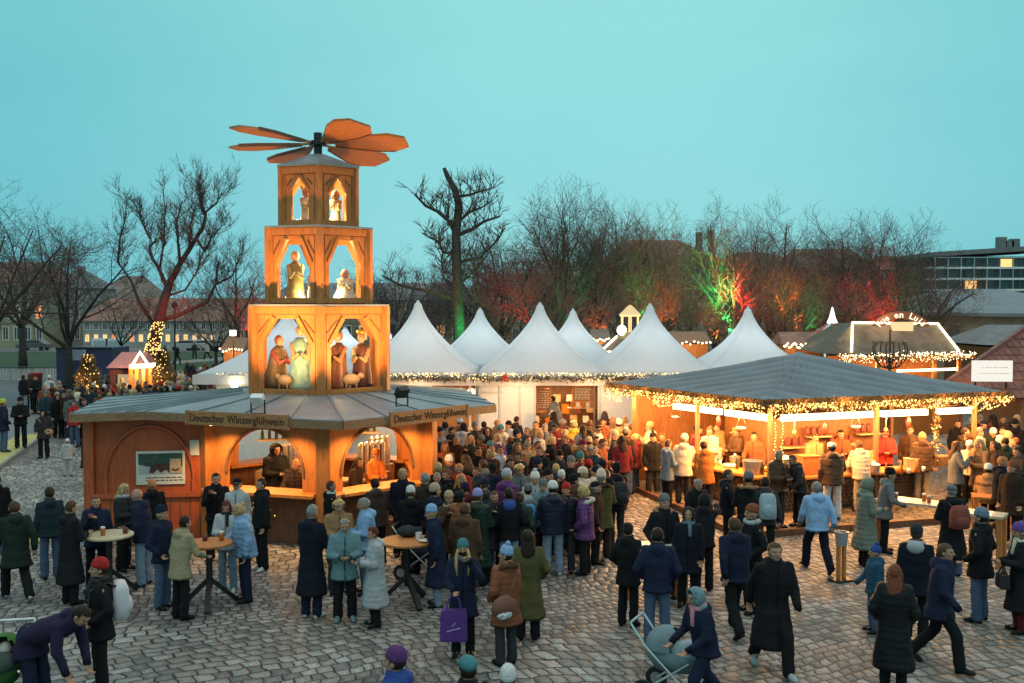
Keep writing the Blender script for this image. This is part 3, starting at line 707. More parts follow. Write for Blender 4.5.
b = MB(); b.box((W1_.x, W1_.y, 1.42), (.22, .22, 2.84), R(-KR)); b.build("corner_post", M['wood_red'], kiosk)
wallpiece(W2_, W1_, "wing_wall", M['wood_red']); wallpiece(Vb_, W2_, "wing_wall", M['wood_red'])
# roof
ZB, ZT = 2.73, 2.90
eave_w = [pd(70, 420, 21.0), pd(145, 419, 21.5)] ; eave_w = [Vector((p.x, p.y, 0)) for p in eave_w]
RC = KM @ hexv(4.55, 0); RD = KM @ hexv(4.4, 1); RE = KM @ hexv(4.55, 2); RF = KM @ hexv(4.55, 3); RG = KM @ hexv(4.55, 4)
RC = Vector((pd(343, 430, 19.7).x, 19.7, 0)); RD = Vector((pd(495, 411, 23.0).x, 23.0, 0))
A2 = Vector((pd(104, 401, 24.6).x, 24.6, 0))
ring = [KI @ p for p in (eave_w[0], eave_w[1], RC, RD, RE, RF, RG, A2)]
inner = [Vector((p.x, p.y, 0)).normalized() * 1.9 for p in ring]
inner[0] = Vector((ring[0].x, ring[0].y, 0)).normalized() * 1.9
b = MB(); nR = len(ring)
vv = [p + Vector((0, 0, ZB)) for p in ring] + [p + Vector((0, 0, ZT)) for p in ring] + [p + Vector((0, 0, 3.17)) for p in inner]
ff = []
for i in range(nR):
    j = (i + 1) % nR
    ff += [(i, j, nR + j, nR + i), (nR + i, nR + j, 2 * nR + j, 2 * nR + i)]
ff += [[2 * nR + i for i in range(nR)], [i for i in range(nR)][::-1]]
b.add(vv, ff); roof = b.build("roof", M['metalroof'], kiosk)
b = MB()
for i in range(nR):
    j = (i + 1) % nR; m_ = 4
    for q in range(m_):
        f = q / m_
        p = ring[i].lerp(ring[j], f) + Vector((0, 0, ZT + .012)); s_ = inner[i].lerp(inner[j], f) + Vector((0, 0, 3.182)); b.bar(p, s_, .03, .03)
b.build("roof_seam", M['metalroof'], roof)
b = MB()
for i in range(nR):
    j = (i + 1) % nR; d = (ring[j] - ring[i]).normalized(); o = Vector((d.y, -d.x, 0)) * .016
    b.bar(ring[i] + o + Vector((0, 0, 2.80)), ring[j] + o + Vector((0, 0, 2.80)), .03, .17)
b.build("fascia", M['fascia'], roof)
def on_edge(P, Q, x):
    lo, hi = 0.0, 1.0
    f = lambda t: 512 + FPX * P.lerp(Q, t).x / P.lerp(Q, t).y - x
    for _ in range(40):
        m_ = (lo + hi) / 2
        if f(lo) * f(m_) <= 0: hi = m_
        else: lo = m_
    return P.lerp(Q, (lo + hi) / 2)
M['letter'] = mat('burnt_lettering', (0.075, 0.035, 0.015), 0.8)
def roof_sign(P, Q, xa, xb, zc=2.82):
    a, c = KI @ on_edge(P, Q, xa), KI @ on_edge(P, Q, xb); d = (c - a).normalized(); o = Vector((d.y, -d.x, 0)); L = (c - a).length
    s = MB(); m_ = (a + c) / 2 + o * .045 + Vector((0, 0, zc)); q = math.atan2(d.y, d.x); s.box(m_, (L, .05, .29), q)
    for e_ in (-1, 1): s.box(m_ + d * (L / 2 - .02) * e_ + o * .01, (.05, .07, .31), q)
    sg = s.build("sign_board", M['wood_old'], kiosk)
    tx = text("Deutscher Winzerglühwein", .19, "lettering", M['letter'], sg, m_ + o * .031, (R(90), 0, q), .004, bold=.001)
    wd = max(v.co.x for v in tx.data.vertices) - min(v.co.x for v in tx.data.vertices); tx.scale = ((L - .2) / wd, 1.2, 1)
roof_sign(eave_w[1], RC, 187, 289); roof_sign(RC, RD, 388, 466)

# tower
def tier(R_, z0, z1, ow, arch, bottom=.12):
    frame = None; P = MB(); B = MB()
    side = R_; hw = side / 2 - .02
    for k in range(6):
        a, c, u, n = face_frame(k, R_); mid = (a + c) / 2; apo = 0.0
        def quad(pts, pb=P, off=0, th=.07): pb.slab([mid + n * off + u * p[0] + Vector((0, 0, p[1])) for p in pts], -n * th)
        H = z1 - z0; A = ow / 2; b0 = z0 + bottom; b1 = z0 + H * arch[0]; b2 = z0 + H * arch[1]; i_ = A * arch[2]
        quad([(-hw, z0), (-A, z0), (-A, z1), (-hw, z1)]); quad([(A, z0), (hw, z0), (hw, z1), (A, z1)]); quad([(-A, z0), (A, z0), (A, b0), (-A, b0)])
        quad([(-A, b1), (-i_, b2), (-i_, z1), (-A, z1)]); quad([(i_, b2), (A, b1), (A, z1), (i_, z1)])
        if i_ > .01: quad([(-i_, b2), (i_, b2), (i_, z1), (-i_, z1)])
        bw = .07 * R_ / 1.7
        for s_ in (-1, 1): B.bar(mid + n * .015 + u * (s_ * (A + bw * .5)) + Vector((0, 0, b1 - .02)), mid + n * .015 + u * (s_ * (i_ + bw * .5)) + Vector((0, 0, b2 + .03)), .05, bw * 1.3)
        B.bar(mid + n * .012 - u * hw + Vector((0, 0, z1 - .09)), mid + n * .012 + u * hw + Vector((0, 0, z1 - .09)), .04, .16)
        B.bar(mid + n * .012 - u * hw + Vector((0, 0, z0 + .07)), mid + n * .012 + u * hw + Vector((0, 0, z0 + .07)), .04, .12)
    G = MB()
    for k in range(6):
        a, c, u, n = face_frame(k, R_); mid = (a + c) / 2; pw = .085 * (R_ / 1.7) ** .5 + .035
        for s_ in (-1, 1): G.bar(mid + n * .004 + u * s_ * (hw - pw) + Vector((0, 0, z0 + .14)), mid + n * .004 + u * s_ * (hw - pw) + Vector((0, 0, z1 - .18)), .012, .012)
        G.bar(mid + n * .004 - u * (hw - pw) + Vector((0, 0, z1 - .18)), mid + n * .004 + u * (hw - pw) + Vector((0, 0, z1 - .18)), .012, .014)
        for s_ in (-1, 1): G.bar(mid + n * .005 + u * s_ * (ow * .5 * arch[2] + .19) + Vector((0, 0, z0 + (z1 - z0) * arch[1] - .02)), mid + n * .005 + u * s_ * (ow * .5 + .10) + Vector((0, 0, z0 + (z1 - z0) * (arch[0] + .10))), .012, .03)
    t = P.build("tower_tier", M['wood'], kiosk); B.build("brace", M['wood'], t); G.build("joint", M['wood_dark'], t)
    for k in range(6):
        p = hexv(R_ - .02, k); q = MB(); w = .17 * (R_ / 1.7) ** .5; q.box((p.x, p.y, (z0 + z1) / 2), (w, w, z1 - z0), R(-90 + 60 * k)); q.build("corner_post", M['wood'], t)
    f = MB(); f.prism([hexv(R_ + .09, k) for k in range(6)], z1, z1 + .045); f.build("top_plate", M['metalroof'], t)
    f = MB(); f.prism([hexv(R_ - .12, k) for k in range(6)], z0 - .02, z0 + .03); f.build("floor_plate", M['wood_dark'], t)
    return t
tier(1.76, 3.16, 5.17, 1.24, (.60, .86, .42)); tier(1.34, 5.235, 6.98, .86, (.55, .84, .40)); tier(1.0, 7.045, 8.42, .46, (.58, .80, .03), .1)
b = MB(); b.loft([[hexv(1.05, k, 8.47) for k in range(6)], [hexv(.55, k, 8.66) for k in range(6)], [hexv(.18, k, 8.80) for k in range(6)]]); b.build("cap_roof", M['metalroof'], kiosk)
b = MB(); b.tube([(0, 0, 8.75), (0, 0, 9.32)], .10, 10); b.lathe([(.10, 9.0), (.2, 9.02), (.2, 9.12), (.1, 9.14)]); hub = b.build("hub", M['black'], kiosk)
TILT = Matrix.Rotation(R(-KR), 4, "Z") @ Matrix.Rotation(R(-6.5), 4, "X")
M['blade'] = wood('blade_wood', (0.42, 0.165, 0.05), vertical=False, dark=.7)
for a in (-6, 52, 128, 170, 222, 306):
    b = MB(); t_ = R(-8); ww = (0.10, .43, .47, .26); rr_ = (.42, 1.35, 1.80, 2.16)
    top = [Vector((r, w * cos(t_), w * sin(t_))) for r, w in zip(rr_, ww)] + [Vector((r, -w * cos(t_), -w * sin(t_))) for r, w in list(zip(rr_, ww))[::-1]]
    b.slab(top, (0, .02, -.05)); b.bar((.1, 0, .0), (.75, 0, 0), .05, .05); b.mi = 1; b.bar(top[1] + Vector((0, .012, -.025)), top[2] + Vector((0, .012, -.025)), .03, .075); b.bar(top[0] + Vector((0, .012, -.025)), top[1] + Vector((0, .012, -.025)), .03, .075)
    o = b.build("blade", [M['blade'], M['wood_dark']], hub); o.matrix_local = Matrix.Translation((0, 0, 9.07)) @ TILT @ Matrix.Rotation(R(a), 4, 'Z')
# interior core, shelves, dispensers
b = MB(); b.box((0, 0.35, 1.2), (.9, .9, 2.4)); b.build("core_cabinet", M['wood_brown'], kiosk)
for x, y, s in ((.95, -.35, 5), (-1.1, -.1, 4), (1.3, .9, 4)):
    bb = MB(); bb.box((x + (s - 1) * .068, y + (s - 1) * .03, .57), (s * .17, .34, 1.14), .4); bb.build('bench_cabinet', M['wood_brown'], kiosk)
    for i in range(s):
        b = MB(); b.lathe([(.07, 1.16), (.075, 1.2), (.075, 1.82), (.05, 1.88), (.015, 1.9)], (x + i * .17 * .8, y + i * .06, 0), 10); b.build("dispenser", M['steel'], kiosk)
for c_, d_, n_ in (((.75, 1.5, 1.9), (1.6, .25, .04), 'shelf'), ((-.9, 1.3, 1.8), (1.2, .25, .04), 'shelf'), ((.2, -.45, 1.02), (1.7, .5, .05), 'worktop'), ((.2, -.45, .497), (1.6, .4, .98), 'cabinet')):
    b = MB(); b.box(c_, d_); b.build(n_, M['wood_pale'], kiosk)
for i, (x, y, w, h, z, mm_) in enumerate(((-.75, -.75, .5, .35, .0, 'wood_pale'), (-.75, -.75, .45, .3, .36, 'wood_pale'), (-.72, -.75, .4, .28, .67, 'wood_brown'), (1.0, .6, .5, .5, 0, 'wood_pale'), (1.0, .6, .45, .4, .52, 'wood_brown'), (.2, 1.2, .5, .8, 0, 'wood_brown'), (-1.3, .9, .5, 1.1, 0, 'wood_pale'))):
    b = MB(); b.box((x, y, z + h / 2 + .005), (w, .36, h), .2 * i); b.build('drinks_crate', M[mm_], kiosk)
bt = MB()
for i in range(9): bt.lathe([(.04, 1.925), (.04, 2.1), (.015, 2.16), (.015, 2.24)], (.05 + i * .17, 1.5, 0), 8)
for i in range(6): bt.lathe([(.04, 1.825), (.04, 2.0), (.015, 2.06), (.015, 2.14)], (-1.4 + i * .17, 1.3, 0), 8)
bt.build("bottle_row", M['bottle'], kiosk)
for p, e_ in (((0.2, -1.2, 2.55), 230), ((-1.35, -.5, 2.55), 170), ((1.4, .2, 2.55), 170), ((0, 1.8, 2.5), 60)):
    o = lamp('POINT', KM @ Vector(p), e_, (1, .52, .17), .12)
    b = MB(); b.ell((p[0], p[1], p[2] + .12), (.06, .06, .07), 8, 6); b.build("lamp_bulb", M['bulb_w'], kiosk)
# under-eave lamps washing the front faces
for k0, e_ in ((5, 26), (0, 26)):
    a, c, u, n = face_frame(k0, KW)
    for f in (.22, .78):
        p = a.lerp(c, f) + n * .75 + Vector((0, 0, 2.66)); b = MB(); b.lathe([(.03, .05), (.07, .0), (.07, -.03)], p, 8); b.build("eave_lamp", M['bulb_w'], kiosk)
        lamp('SPOT', KM @ (p - Vector((0, 0, .06))), e_ * 7, (1, .55, .19), .06, KM @ (a.lerp(c, f) + n * .1), 120)
# tier lamps
for z, r_, e_ in ((4.75, .25, 90), (6.5, .3, 130), (8.1, .15, 110)):
    b = MB(); b.ell((0, 0, z), (.05, .05, .06), 8, 6); b.build("lamp_bulb", M['bulb_w'], kiosk)
    lamp('POINT', KM @ Vector((0.12, -.1, z - .1)), e_, (1, .62, .24), .06)
for z, r_ in ((5.36, .75), (7.2, .5)):
    for k in (-.5, .5, 1.5, -1.5):
        a = R(-90 + 60 * k); p = Vector((r_ * cos(a), r_ * sin(a), z)); b = MB(); b.ell(p, (.05, .05, .05), 8, 6); b.build("lamp_bulb", M['bulb_w'], kiosk)
        lamp('POINT', KM @ (p + Vector((0, 0, .1))), 22, (1, .66, .28), .04)
# floodlights standing on the kiosk roof
def flood(x, y, Y, tgt, e_, label, m, sp=62):
    p = pd(x, y, Y); t = thing("floodlight", label, "floodlight", p, 0, "floodlights on the kiosk roof")
    d = (Vector(tgt) - p); rz = math.atan2(d.y, d.x) - pi / 2
    t.rotation_euler = (0, 0, rz)
    b = MB(); b.box((0, 0, .30), (.26, .14, .22), mat=Matrix.Translation((0, 0, 0)) @ Matrix.Rotation(R(35), 4, 'X')); b.build("housing", m, t)
    b = MB(); b.bar((-.15, 0, 0), (-.15, 0, .3), .025); b.bar((.15, 0, 0), (.15, 0, .3), .025); b.bar((-.15, 0, .01), (.15, 0, .01), .04, .02); b.build("bracket", M['black'], t)
    lamp('SPOT', p + Vector((0, 0, .38)) + d.normalized() * .25, e_, (1, .50, .16), .08, tgt, sp, .8)
flood(402, 406, 21.4, KM @ Vector((.35, -.6, 4.9)), 950, "black floodlight on two legs above the right-hand roof sign", M['black'], 75)
flood(258, 414, 20.7, KM @ Vector((-.35, -.6, 4.9)), 900, "whitish floodlight on the roof above the front-left sign", M['white'], 75)
lamp('SPOT', KM @ Vector((-3.0, -.8, 3.5)), 480, (1, .48, .15), .1, KM @ Vector((-1, -.4, 7.2)), 60, .8)
lamp('SPOT', KM @ Vector((2.9, -1.2, 3.5)), 750, (1, .48, .15), .1, KM @ Vector((.7, 0, 8.6)), 70, .8)
lamp('SPOT', KM @ Vector((-1.6, -2.6, 3.45)), 900, (1, .48, .15), .1, KM @ Vector((0, -.2, 8.6)), 60, .8)
# statues in the tiers
def statue(x, y, z, h, robe, trim, label, wide=.26, crown=None, lean=0.0, kneel=False, rz=0.0):
    m1 = mat('painted_robe', robe, .5, var=.25, scale=8); m2 = mat('painted_trim', trim, .5); m3 = mat('painted_face', (.5, .3, .2), .5); m4 = mat('gilding', (.6, .4, .1), .35, .6)
    b = MB(); s = h
    prof = [(wide * 1.05, 0), (wide, .08 * s), (wide * .8, .45 * s), (wide * .78, .62 * s), (wide * .7, .74 * s), (wide * .32, .83 * s)] if not kneel else [(wide * 1.5, 0), (wide * 1.45, .15 * s), (wide * .95, .4 * s), (wide * .85, .62 * s), (wide * .7, .76 * s), (wide * .3, .84 * s)]
    b.loft([[Vector((r * cos(2 * pi * i / 16) * (1 + .06 * sin(i * 2.4)), r * .8 * sin(2 * pi * i / 16) - lean * zz, zz)) for i in range(16)] for r, zz in prof])
    b.mi = 1
    for sx_ in (-1, 1): b.caps((sx_ * wide * .65, -lean * .7 * s, .72 * s), (sx_ * wide * .55, -.22 - lean * .5 * s, .52 * s), .07, .055, 8); b.caps((sx_ * wide * .55, -.22 - lean * .5 * s, .52 * s), (sx_ * .05, -.3 - lean * .55 * s, .58 * s), .055, .04, 8)
    b.mi = 2; b.ell((0, -.02 - lean * .92 * s, .92 * s), (.085, .095, .115), 12, 8)
    b.mi = 1; b.ell((0, .03 - lean * .93 * s, .94 * s), (.105, .1, .12), 12, 8)
    if crown: b.mi = 3; b.lathe([(.1, 0), (.13, .1)], (0, -lean * .98 * s, 1.0 * s), 10); b.lathe([(.1, .0), (.03, .18)], (0, -lean * .98 * s, 1.0 * s), 10)
    o = b.build("statue", [m1, m2, m3, m4], None, True); o.location = KM @ Vector((x, y, z)); o.rotation_euler = (0, 0, R(KR) + rz); tag(o, label, "statue", "carved figures in the pyramid")
statue(-1.05, -.35, 3.2, 1.25, (.14, .09, .04), (.25, .06, .05), "brown and red kneeling figure at left of the lowest tier", kneel=True, lean=.15, rz=.8)
statue(-.45, -.75, 3.2, 1.5, (.16, .33, .31), (.42, .27, .15), "tall turquoise robed figure in the lowest tier's left arch", .27)
statue(.42, -.75, 3.2, 1.35, (.12, .045, .025), (.3, .13, .05), "dark brown robed figure beside the middle post of the lowest tier", .24, rz=-.5)
statue(.98, -.4, 3.2, 1.3, (.10, .035, .03), (.35, .24, .12), "crowned king in dark red robe in the lowest tier's right arch", .25, crown=True, rz=-.3)
statue(-.55, -.4, 5.27, 1.15, (.3, .27, .1), (.5, .4, .2), "green and gold bearded figure in the middle tier", .22)
statue(-.12, -.72, 5.27, .75, (.7, .6, .42), (.6, .5, .35), "small pale figure beside the green and gold one", .17)
statue(.6, -.45, 5.27, .7, (.72, .66, .5), (.6, .5, .35), "pale kneeling figure in the middle tier's right arch", .2, kneel=True)
statue(-.28, -.38, 7.08, .82, (.75, .68, .5), (.7, .55, .3), "white angel in the left arch of the top tier", .14)
statue(.4, -.25, 7.08, .78, (.7, .55, .32), (.7, .5, .25), "golden angel in the right arch of the top tier", .13)
def sheep(x, y, z, label, rz):
    b = MB(); b.ell((0, 0, .26), (.22, .13, .14), 12, 8); b.ell((.24, 0, .34), (.09, .06, .07), 10, 6)
    for sx_ in (-.12, .12):
        for sy_ in (-.06, .06): b.tube([(sx_, sy_, 0), (sx_, sy_, .2)], .025, 6)
    o = b.build("sheep_figure", mat('painted_wool', (.38, .27, .16), .7, bump=.5), None, True); o.location = KM @ Vector((x, y, z)); o.rotation_euler = (0, 0, rz); tag(o, label, "statue", "carved figures in the pyramid")
sheep(.7, -.9, 3.2, "brown carved sheep lying before the king in the lowest tier", .4); sheep(-.8, -.85, 3.2, "brown carved sheep by the turquoise figure's feet", 2.6)
# poster and notice on the wing wall
u, n, L = uw, nw, Lw
pc = KI @ Vector((pd(160, 467, 21.85).x, 21.85, 0)); f_ = (pc - W1_).dot(u); base = W1_ + u * f_ + n * .03
q = math.atan2(u.y, u.x)
zc = 1.60
poster = thing("framed_poster", "framed picture of a horse-drawn carriage in snow on the red kiosk wall", "poster", KM @ (base + Vector((0, 0, zc))), R(KR) + q)
def flat(par, pts, y, m, name): s = MB(); s.slab([(p[0], y, p[1]) for p in pts], (0, .004, 0)); return s.build(name, m, par)
rect = lambda x0, x1, z0, z1: [(x0, z0), (x1, z0), (x1, z1), (x0, z1)]
b = MB(); b.box((0, 0, 0), (1.04, .03, .74)); b.build("frame", M['paper'], poster)
flat(poster, rect(-.47, .47, -.14, .32), -.022, mat('snow_print', (.4, .42, .4), .4), "picture")
flat(poster, [(-.47, .08), (-.2, .02), (.2, .05), (.47, .02), (.47, .32), (-.47, .32)], -.027, mat('forest_print', (.035, .07, .055), .4, var=.5, scale=14), "picture")
flat(poster, [(-.24, -.1), (-.2, .06), (-.08, .11), (.05, .07), (.22, .12), (.24, -.06), (.2, -.12), (.12, -.04), (.0, -.11), (-.06, -.03), (-.16, -.12)], -.032, mat('horse_print', (.075, .03, .025), .4, var=.4, scale=20), "picture")
flat(poster, rect(.2, .44, -.12, .2), -.036, mat('inset_print', (.5, .36, .22), .4), "picture"); flat(poster, [(.24, 0), (.32, -.04), (.4, 0), (.4, -.05), (.32, -.08), (.24, -.05)], -.041, mat('inset_dark', (.12, .06, .03), .4), "picture")
b = MB(); rr_ = random.Random(2)
for i in range(2):
    x = -.32
    while x < .4: w = rr_.uniform(.04, .12); b.box((x + w / 2, -.018, -.22 - i * .06), (w, .004, .02)); x += w + .025
b.build("caption", M['ink'], poster)
nt_ = MB(); nt_.box((0, 0, 0), (.2, .012, .34)); o = nt_.build("notice_sheet", M['paper']); o.location = KM @ (W1_ + u * (L - .30) + n * .03 + Vector((0, 0, 2.03))); o.rotation_euler = (0, 0, R(KR) + q); tag(o, "pale sheet of paper pinned beside the carriage picture on the kiosk", "notice")
# lit fir decoration below the counter
a, c, u5, n5 = face_frame(5, KW); p0 = a.lerp(c, .45) + n5 * .12
b = MB(); l_ = MB(); rr_ = random.Random(4)
for i in range(420):
    p = p0 + u5 * rr_.gauss(0, .28) + n5 * rr_.uniform(-.04, .08) + Vector((0, 0, .72 + rr_.gauss(0, .12))); d = Vector((rr_.gauss(0, 1), rr_.gauss(0, 1), rr_.gauss(-.3, 1))).normalized() * .09; s_ = d.orthogonal().normalized() * .012
    b.add([p - s_, p + s_, p + d], [(0, 1, 2)])
for i in range(40): l_.oct(p0 + u5 * rr_.gauss(0, .26) + n5 * .1 + Vector((0, 0, .72 + rr_.gauss(0, .12))), .013)
fd = thing("fir_decoration", "lit bunch of fir twigs hanging under the kiosk's front-left counter", "decoration", KC, R(KR)); b.build("twigs", M['fir'], fd); l_.build("bulbs", M['bulb'], fd)
# ------------------------------------------------------------------ garland helper
def garland(pts, label, group, hang=.3, per_m=26, bulb=.02, leaves=150, off=(0, 0, 0), thick=.07, cat="garland", bm=None, hmin=0.0):
    """fir garland with small bulbs along a polyline of world points"""
    t = thing("light_garland", label, cat, pts[0], 0, group); o = Vector(pts[0]); rr = random.Random(int(abs(pts[0].x) * 100) + len(pts))
    F = MB(); Bm = MB()
    for a, b in zip(pts, pts[1:]):
        L = (b - a).length
        for i in range(int(L * leaves)):
            p = a.lerp(b, rr.random()) - o + Vector((rr.gauss(0, thick * .6), rr.gauss(0, thick * .6), rr.gauss(0, thick)))
            d = Vector((rr.gauss(0, 1), rr.gauss(0, 1), rr.gauss(-.5, 1))).normalized() * .09; s = d.orthogonal().normalized() * .016
            F.add([p - s, p + s, p + d], [(0, 1, 2)])
        for i in range(int(L * per_m)):
            f = rr.random(); h = hmin + (hang - hmin) * rr.random() ** 1.4 * (.65 + .35 * sin(f * L * 3.1))
            Bm.oct(a.lerp(b, f) - o + Vector((rr.gauss(0, .05), rr.gauss(0, .05), -h + .03)), bulb * rr.uniform(.7, 1.25))
    F.build("fir_twigs", M['fir'], t); s = Bm.build("bulbs", bm or M['bulb'], t); s["kind"] = "stuff"
    return t
# ------------------------------------------------------------------ white tents and stall front
SY = 33.0
def sx(x, Y=SY): return (x - 512) / FPX * Y
def pagoda(cx, cyy, half, z0, z1, label, rz=0):
    t = thing("pagoda_tent", label, "tent", (cx, cyy, 0), rz, "white peaked tents")
    b = MB(); rings = []; N = 14
    for i in range(N + 1):
        f = i / N; r = .12 + (half - .12) * (.82 * (1 - f) ** 1.6 + .18 * (1 - f)) ; z = z0 + (z1 - z0) * f
        
        ring = []
        for k in range(24):
            a = 2 * pi * k / 24 + pi / 4
            cx_, cy_ = cos(a), sin(a); m_ = max(abs(cx_), abs(cy_)); sq = Vector((cx_ / m_, cy_ / m_, 0)); ci = Vector((cx_, cy_, 0)); w = min(1, f * 1.4)
            p = sq.lerp(ci, w) * r; ring.append(Vector((p.x, p.y, z)))
        rings.append(ring)
    rings.append([Vector((p.x * .6, p.y * .6, p.z + .05)) for p in rings[-1]]); b.loft(rings, cap=True); b.build("canopy", M['tent'], t, True)
    sm_ = MB()
    for k in range(4):
        for r0_, r1_ in zip(rings[:-1], rings[1:-1]): sm_.bar(r0_[(k * 6) % 24], r1_[(k * 6) % 24], .018, .012)
    sm_.lathe([(.07, z1 + .03), (.05, z1 + .12), (.01, z1 + .14)], seg=8); sm_.build('seam', M['tent'], t)
    lamp('POINT', (cx, cyy, z0 + .5), 26, (.80, .94, 1), .3)
    v = MB()
    for k in range(4):
        a0, a1 = R(45 + 90 * k), R(135 + 90 * k); q = half * sqrt(2); p, q_ = Vector((q * cos(a0), q * sin(a0), 0)), Vector((q * cos(a1), q * sin(a1), 0)); v.bar(p + Vector((0, 0, z0 - .13)), q_ + Vector((0, 0, z0 - .13)), .03, .3)
    v.build("valance", M['tent'], t)
    for k in range(4):
        a0 = R(45 + 90 * k); q = half * sqrt(2) - .08; l_ = MB(); l_.tube([(q * cos(a0), q * sin(a0), 0), (q * cos(a0), q * sin(a0), z0)], .04, 8); l_.build("leg", M['steel'], t)
for x, y, Y, hf, lab in ((287, 313, 35.3, 2.55, "white peaked tent seen through the pyramid's lowest left arch"), (418, 304, 35.3, 2.2, "white peaked tent just right of the pyramid tower"), (540, 306, 35.3, 2.2, "tallest front white tent behind the stall with menu boards"),
                         (650, 307, 35.5, 2.2, "white peaked tent right of the menu board stall, behind the pavilion's left corner"), (748, 310, 36.5, 2.0, "last front white tent, its peak above the grey pavilion roof"),
                         (480, 311, 40.2, 2.1, "back white tent between the first two peaks right of the pyramid"), (573, 312, 40.2, 2.0, "smaller back white tent just right of the tallest front peak"), (345, 330, 40.0, 1.9, "back white tent seen through the pyramid's lowest right arch"), (388, 332, 41.0, 1.9, "back white tent beside the old street lantern")):
    p = pd(x, y, Y); pagoda(p.x, Y, hf, 2.86, p.z, lab)
stall = thing("stall_front", "long white panelled stall front with open hatches under the white peaks", "stall", (0, SY, 0))
def wl(x0, x1, z0, z1, m=M['white'], name="wall_panel", y=0, th=.08, par=stall): b = MB(); b.box(((x0 + x1) / 2, y, (z0 + z1) / 2), (x1 - x0, th, z1 - z0)); return b.build(name, m, par)
XA, XB = sx(216), sx(730)
holes = [(sx(536), sx(598)), (sx(432), sx(478)), (sx(300), sx(370)), (sx(640), sx(700))]
edges = sorted(holes); x = XA
for h0, h1 in edges:
    wl(x, h0, 0, 2.55); w0 = wl(h0, h1, 0, 1.05); b = MB(); b.box(((h0 + h1) / 2, -.12, 1.08), (h1 - h0, .5, .05)); b.build("hatch_counter", M['wood_pale'], stall); x = h1
wl(x, XB, 0, 2.55); b = MB(); b.box(((XA + XB) / 2, -.02, 2.66), (XB - XA, .16, .26)); b.build("beam", M['white'], stall)
b = MB()
for px in (480, 500, 470, 600, 535, 520): b.box((sx(px), -.055, 1.28), (.07, .05, 2.5))
for px in (484,): pass
b.box((sx(492), -.05, 2.3), (.7, .03, .06)); b.build("batten", mat('grey_paint', (.55, .53, .5), .6), stall)
wl(XA, XB, 0, 2.6, M['wood_brown'], "back_wall", 2.6)
for h0, h1 in holes:
    wl(h0 - .3, h0 - .22, 0, 2.6, M['wood_pale'], "side_wall", 1.2, 2.4); 
    lamp('AREA', (.5 * (h0 + h1), SY + 1.1, 2.5), 120, (1, .58, .24), sx=1.4, sy=.5, target=(.5 * (h0 + h1), SY + .9, 0))
def board(px, py, w, h, label):
    t = thing("menu_board", label, "menu board", pd(px, py, SY + .5), 0, "chalk boards in the white stall"); b = MB(); b.box((0, 0, 0), (w, .03, h)); b.build("panel", M['wood_brown'], t)
    f = MB()
    for dx, dz, a, c in ((-w / 2, 0, .04, h + .04), (w / 2, 0, .04, h + .04), (0, h / 2, w, .04), (0, -h / 2, w, .04)): f.box((dx, -.01, dz), (a, .05, c))
    f.build("frame", M['wood'], t); l_ = MB(); rr = random.Random(px)
    for i in range(8):
        x = -w * .4
        while x < w * .32: q = rr.uniform(.04, .12); l_.box((x + q / 2, -.018, h * .38 - i * h * .1), (q, .004, .018)); x += q + .03
    l_.build("chalk_lines", M['paper'], t)
board(544, 400, .44, .75, "tall brown chalk board at left of the stall hatch"); board(583, 394, .7, .52, "wide brown chalk board at right of the stall hatch")
for i in range(14):
    b = MB(); px_ = sx(538 + i * 4.4); b.box((px_, 2.2, 1.15 + .38 * (i % 3)), (.2 + .05 * (i % 2), .22, .22 + .04 * (i % 4))); b.build("goods_box", M[('mugwhite', 'wood_pale', 'mugred', 'amber')[i % 4]], stall)
sh = MB(); sh.box((sx(583), .55, 1.72), (.95, .25, .04)); sh.build("shelf", M['wood_pale'], stall)
for i in range(5):
    b = MB(); b.lathe([(.07, 0), (.08, .05), (.07, .2), (.03, .24)], (sx(574) + i * .17, .55, 1.745), 8); b.build("jar", M['mugwhite'] if i % 2 else M['amber'], stall)
for px, r in ((461, .16), (471, .13), (452, .12)):
    b = MB(); p = pd(px, 392, SY + .4); b.ell((p.x, .4, p.z), (r, r, r), 12, 8); b.build("paper_lantern", M['bulb_w'] if r < .15 else M['white'], stall)
garland([Vector((XA, SY - .16, 2.80)), Vector((XB, SY - .16, 2.80))], "lit fir garland along the white stall front under the peaks", "light garlands", .17, 40, .019, 260, thick=.06, hmin=-.12, bm=M['bulb_cold'])
lamp('POINT', (sx(238), SY - .5, 2.6), 160, (1, .8, .5), .1)
b = MB(); b.ell((0, 0, 0), (.14, .14, .14), 10, 8); o = b.build("globe_lamp", emis('globe', (1, .85, .55), 14)); o.location = (sx(238), SY - .5, 2.62); tag(o, "glaring round lamp on the garland left of the pyramid", "lamp")
for px in (420, 520, 590): lamp('SPOT', (sx(px), SY - 1.2, 2.75), 70, (1, .66, .36), .1, (sx(px), SY, .8), 130)
b = MB()
for k in range(5): b.ell((.07 * cos(k * 1.256), 0, .07 * sin(k * 1.256)), (.06, .04, .06), 8, 6)
o = b.build("bow", mat('red_bow', (.5, .08, .03), .6), None, True); o.location = pd(505, 378, SY - .3); tag(o, "red bow on the stall's garland right of the kiosk roof", "bow")

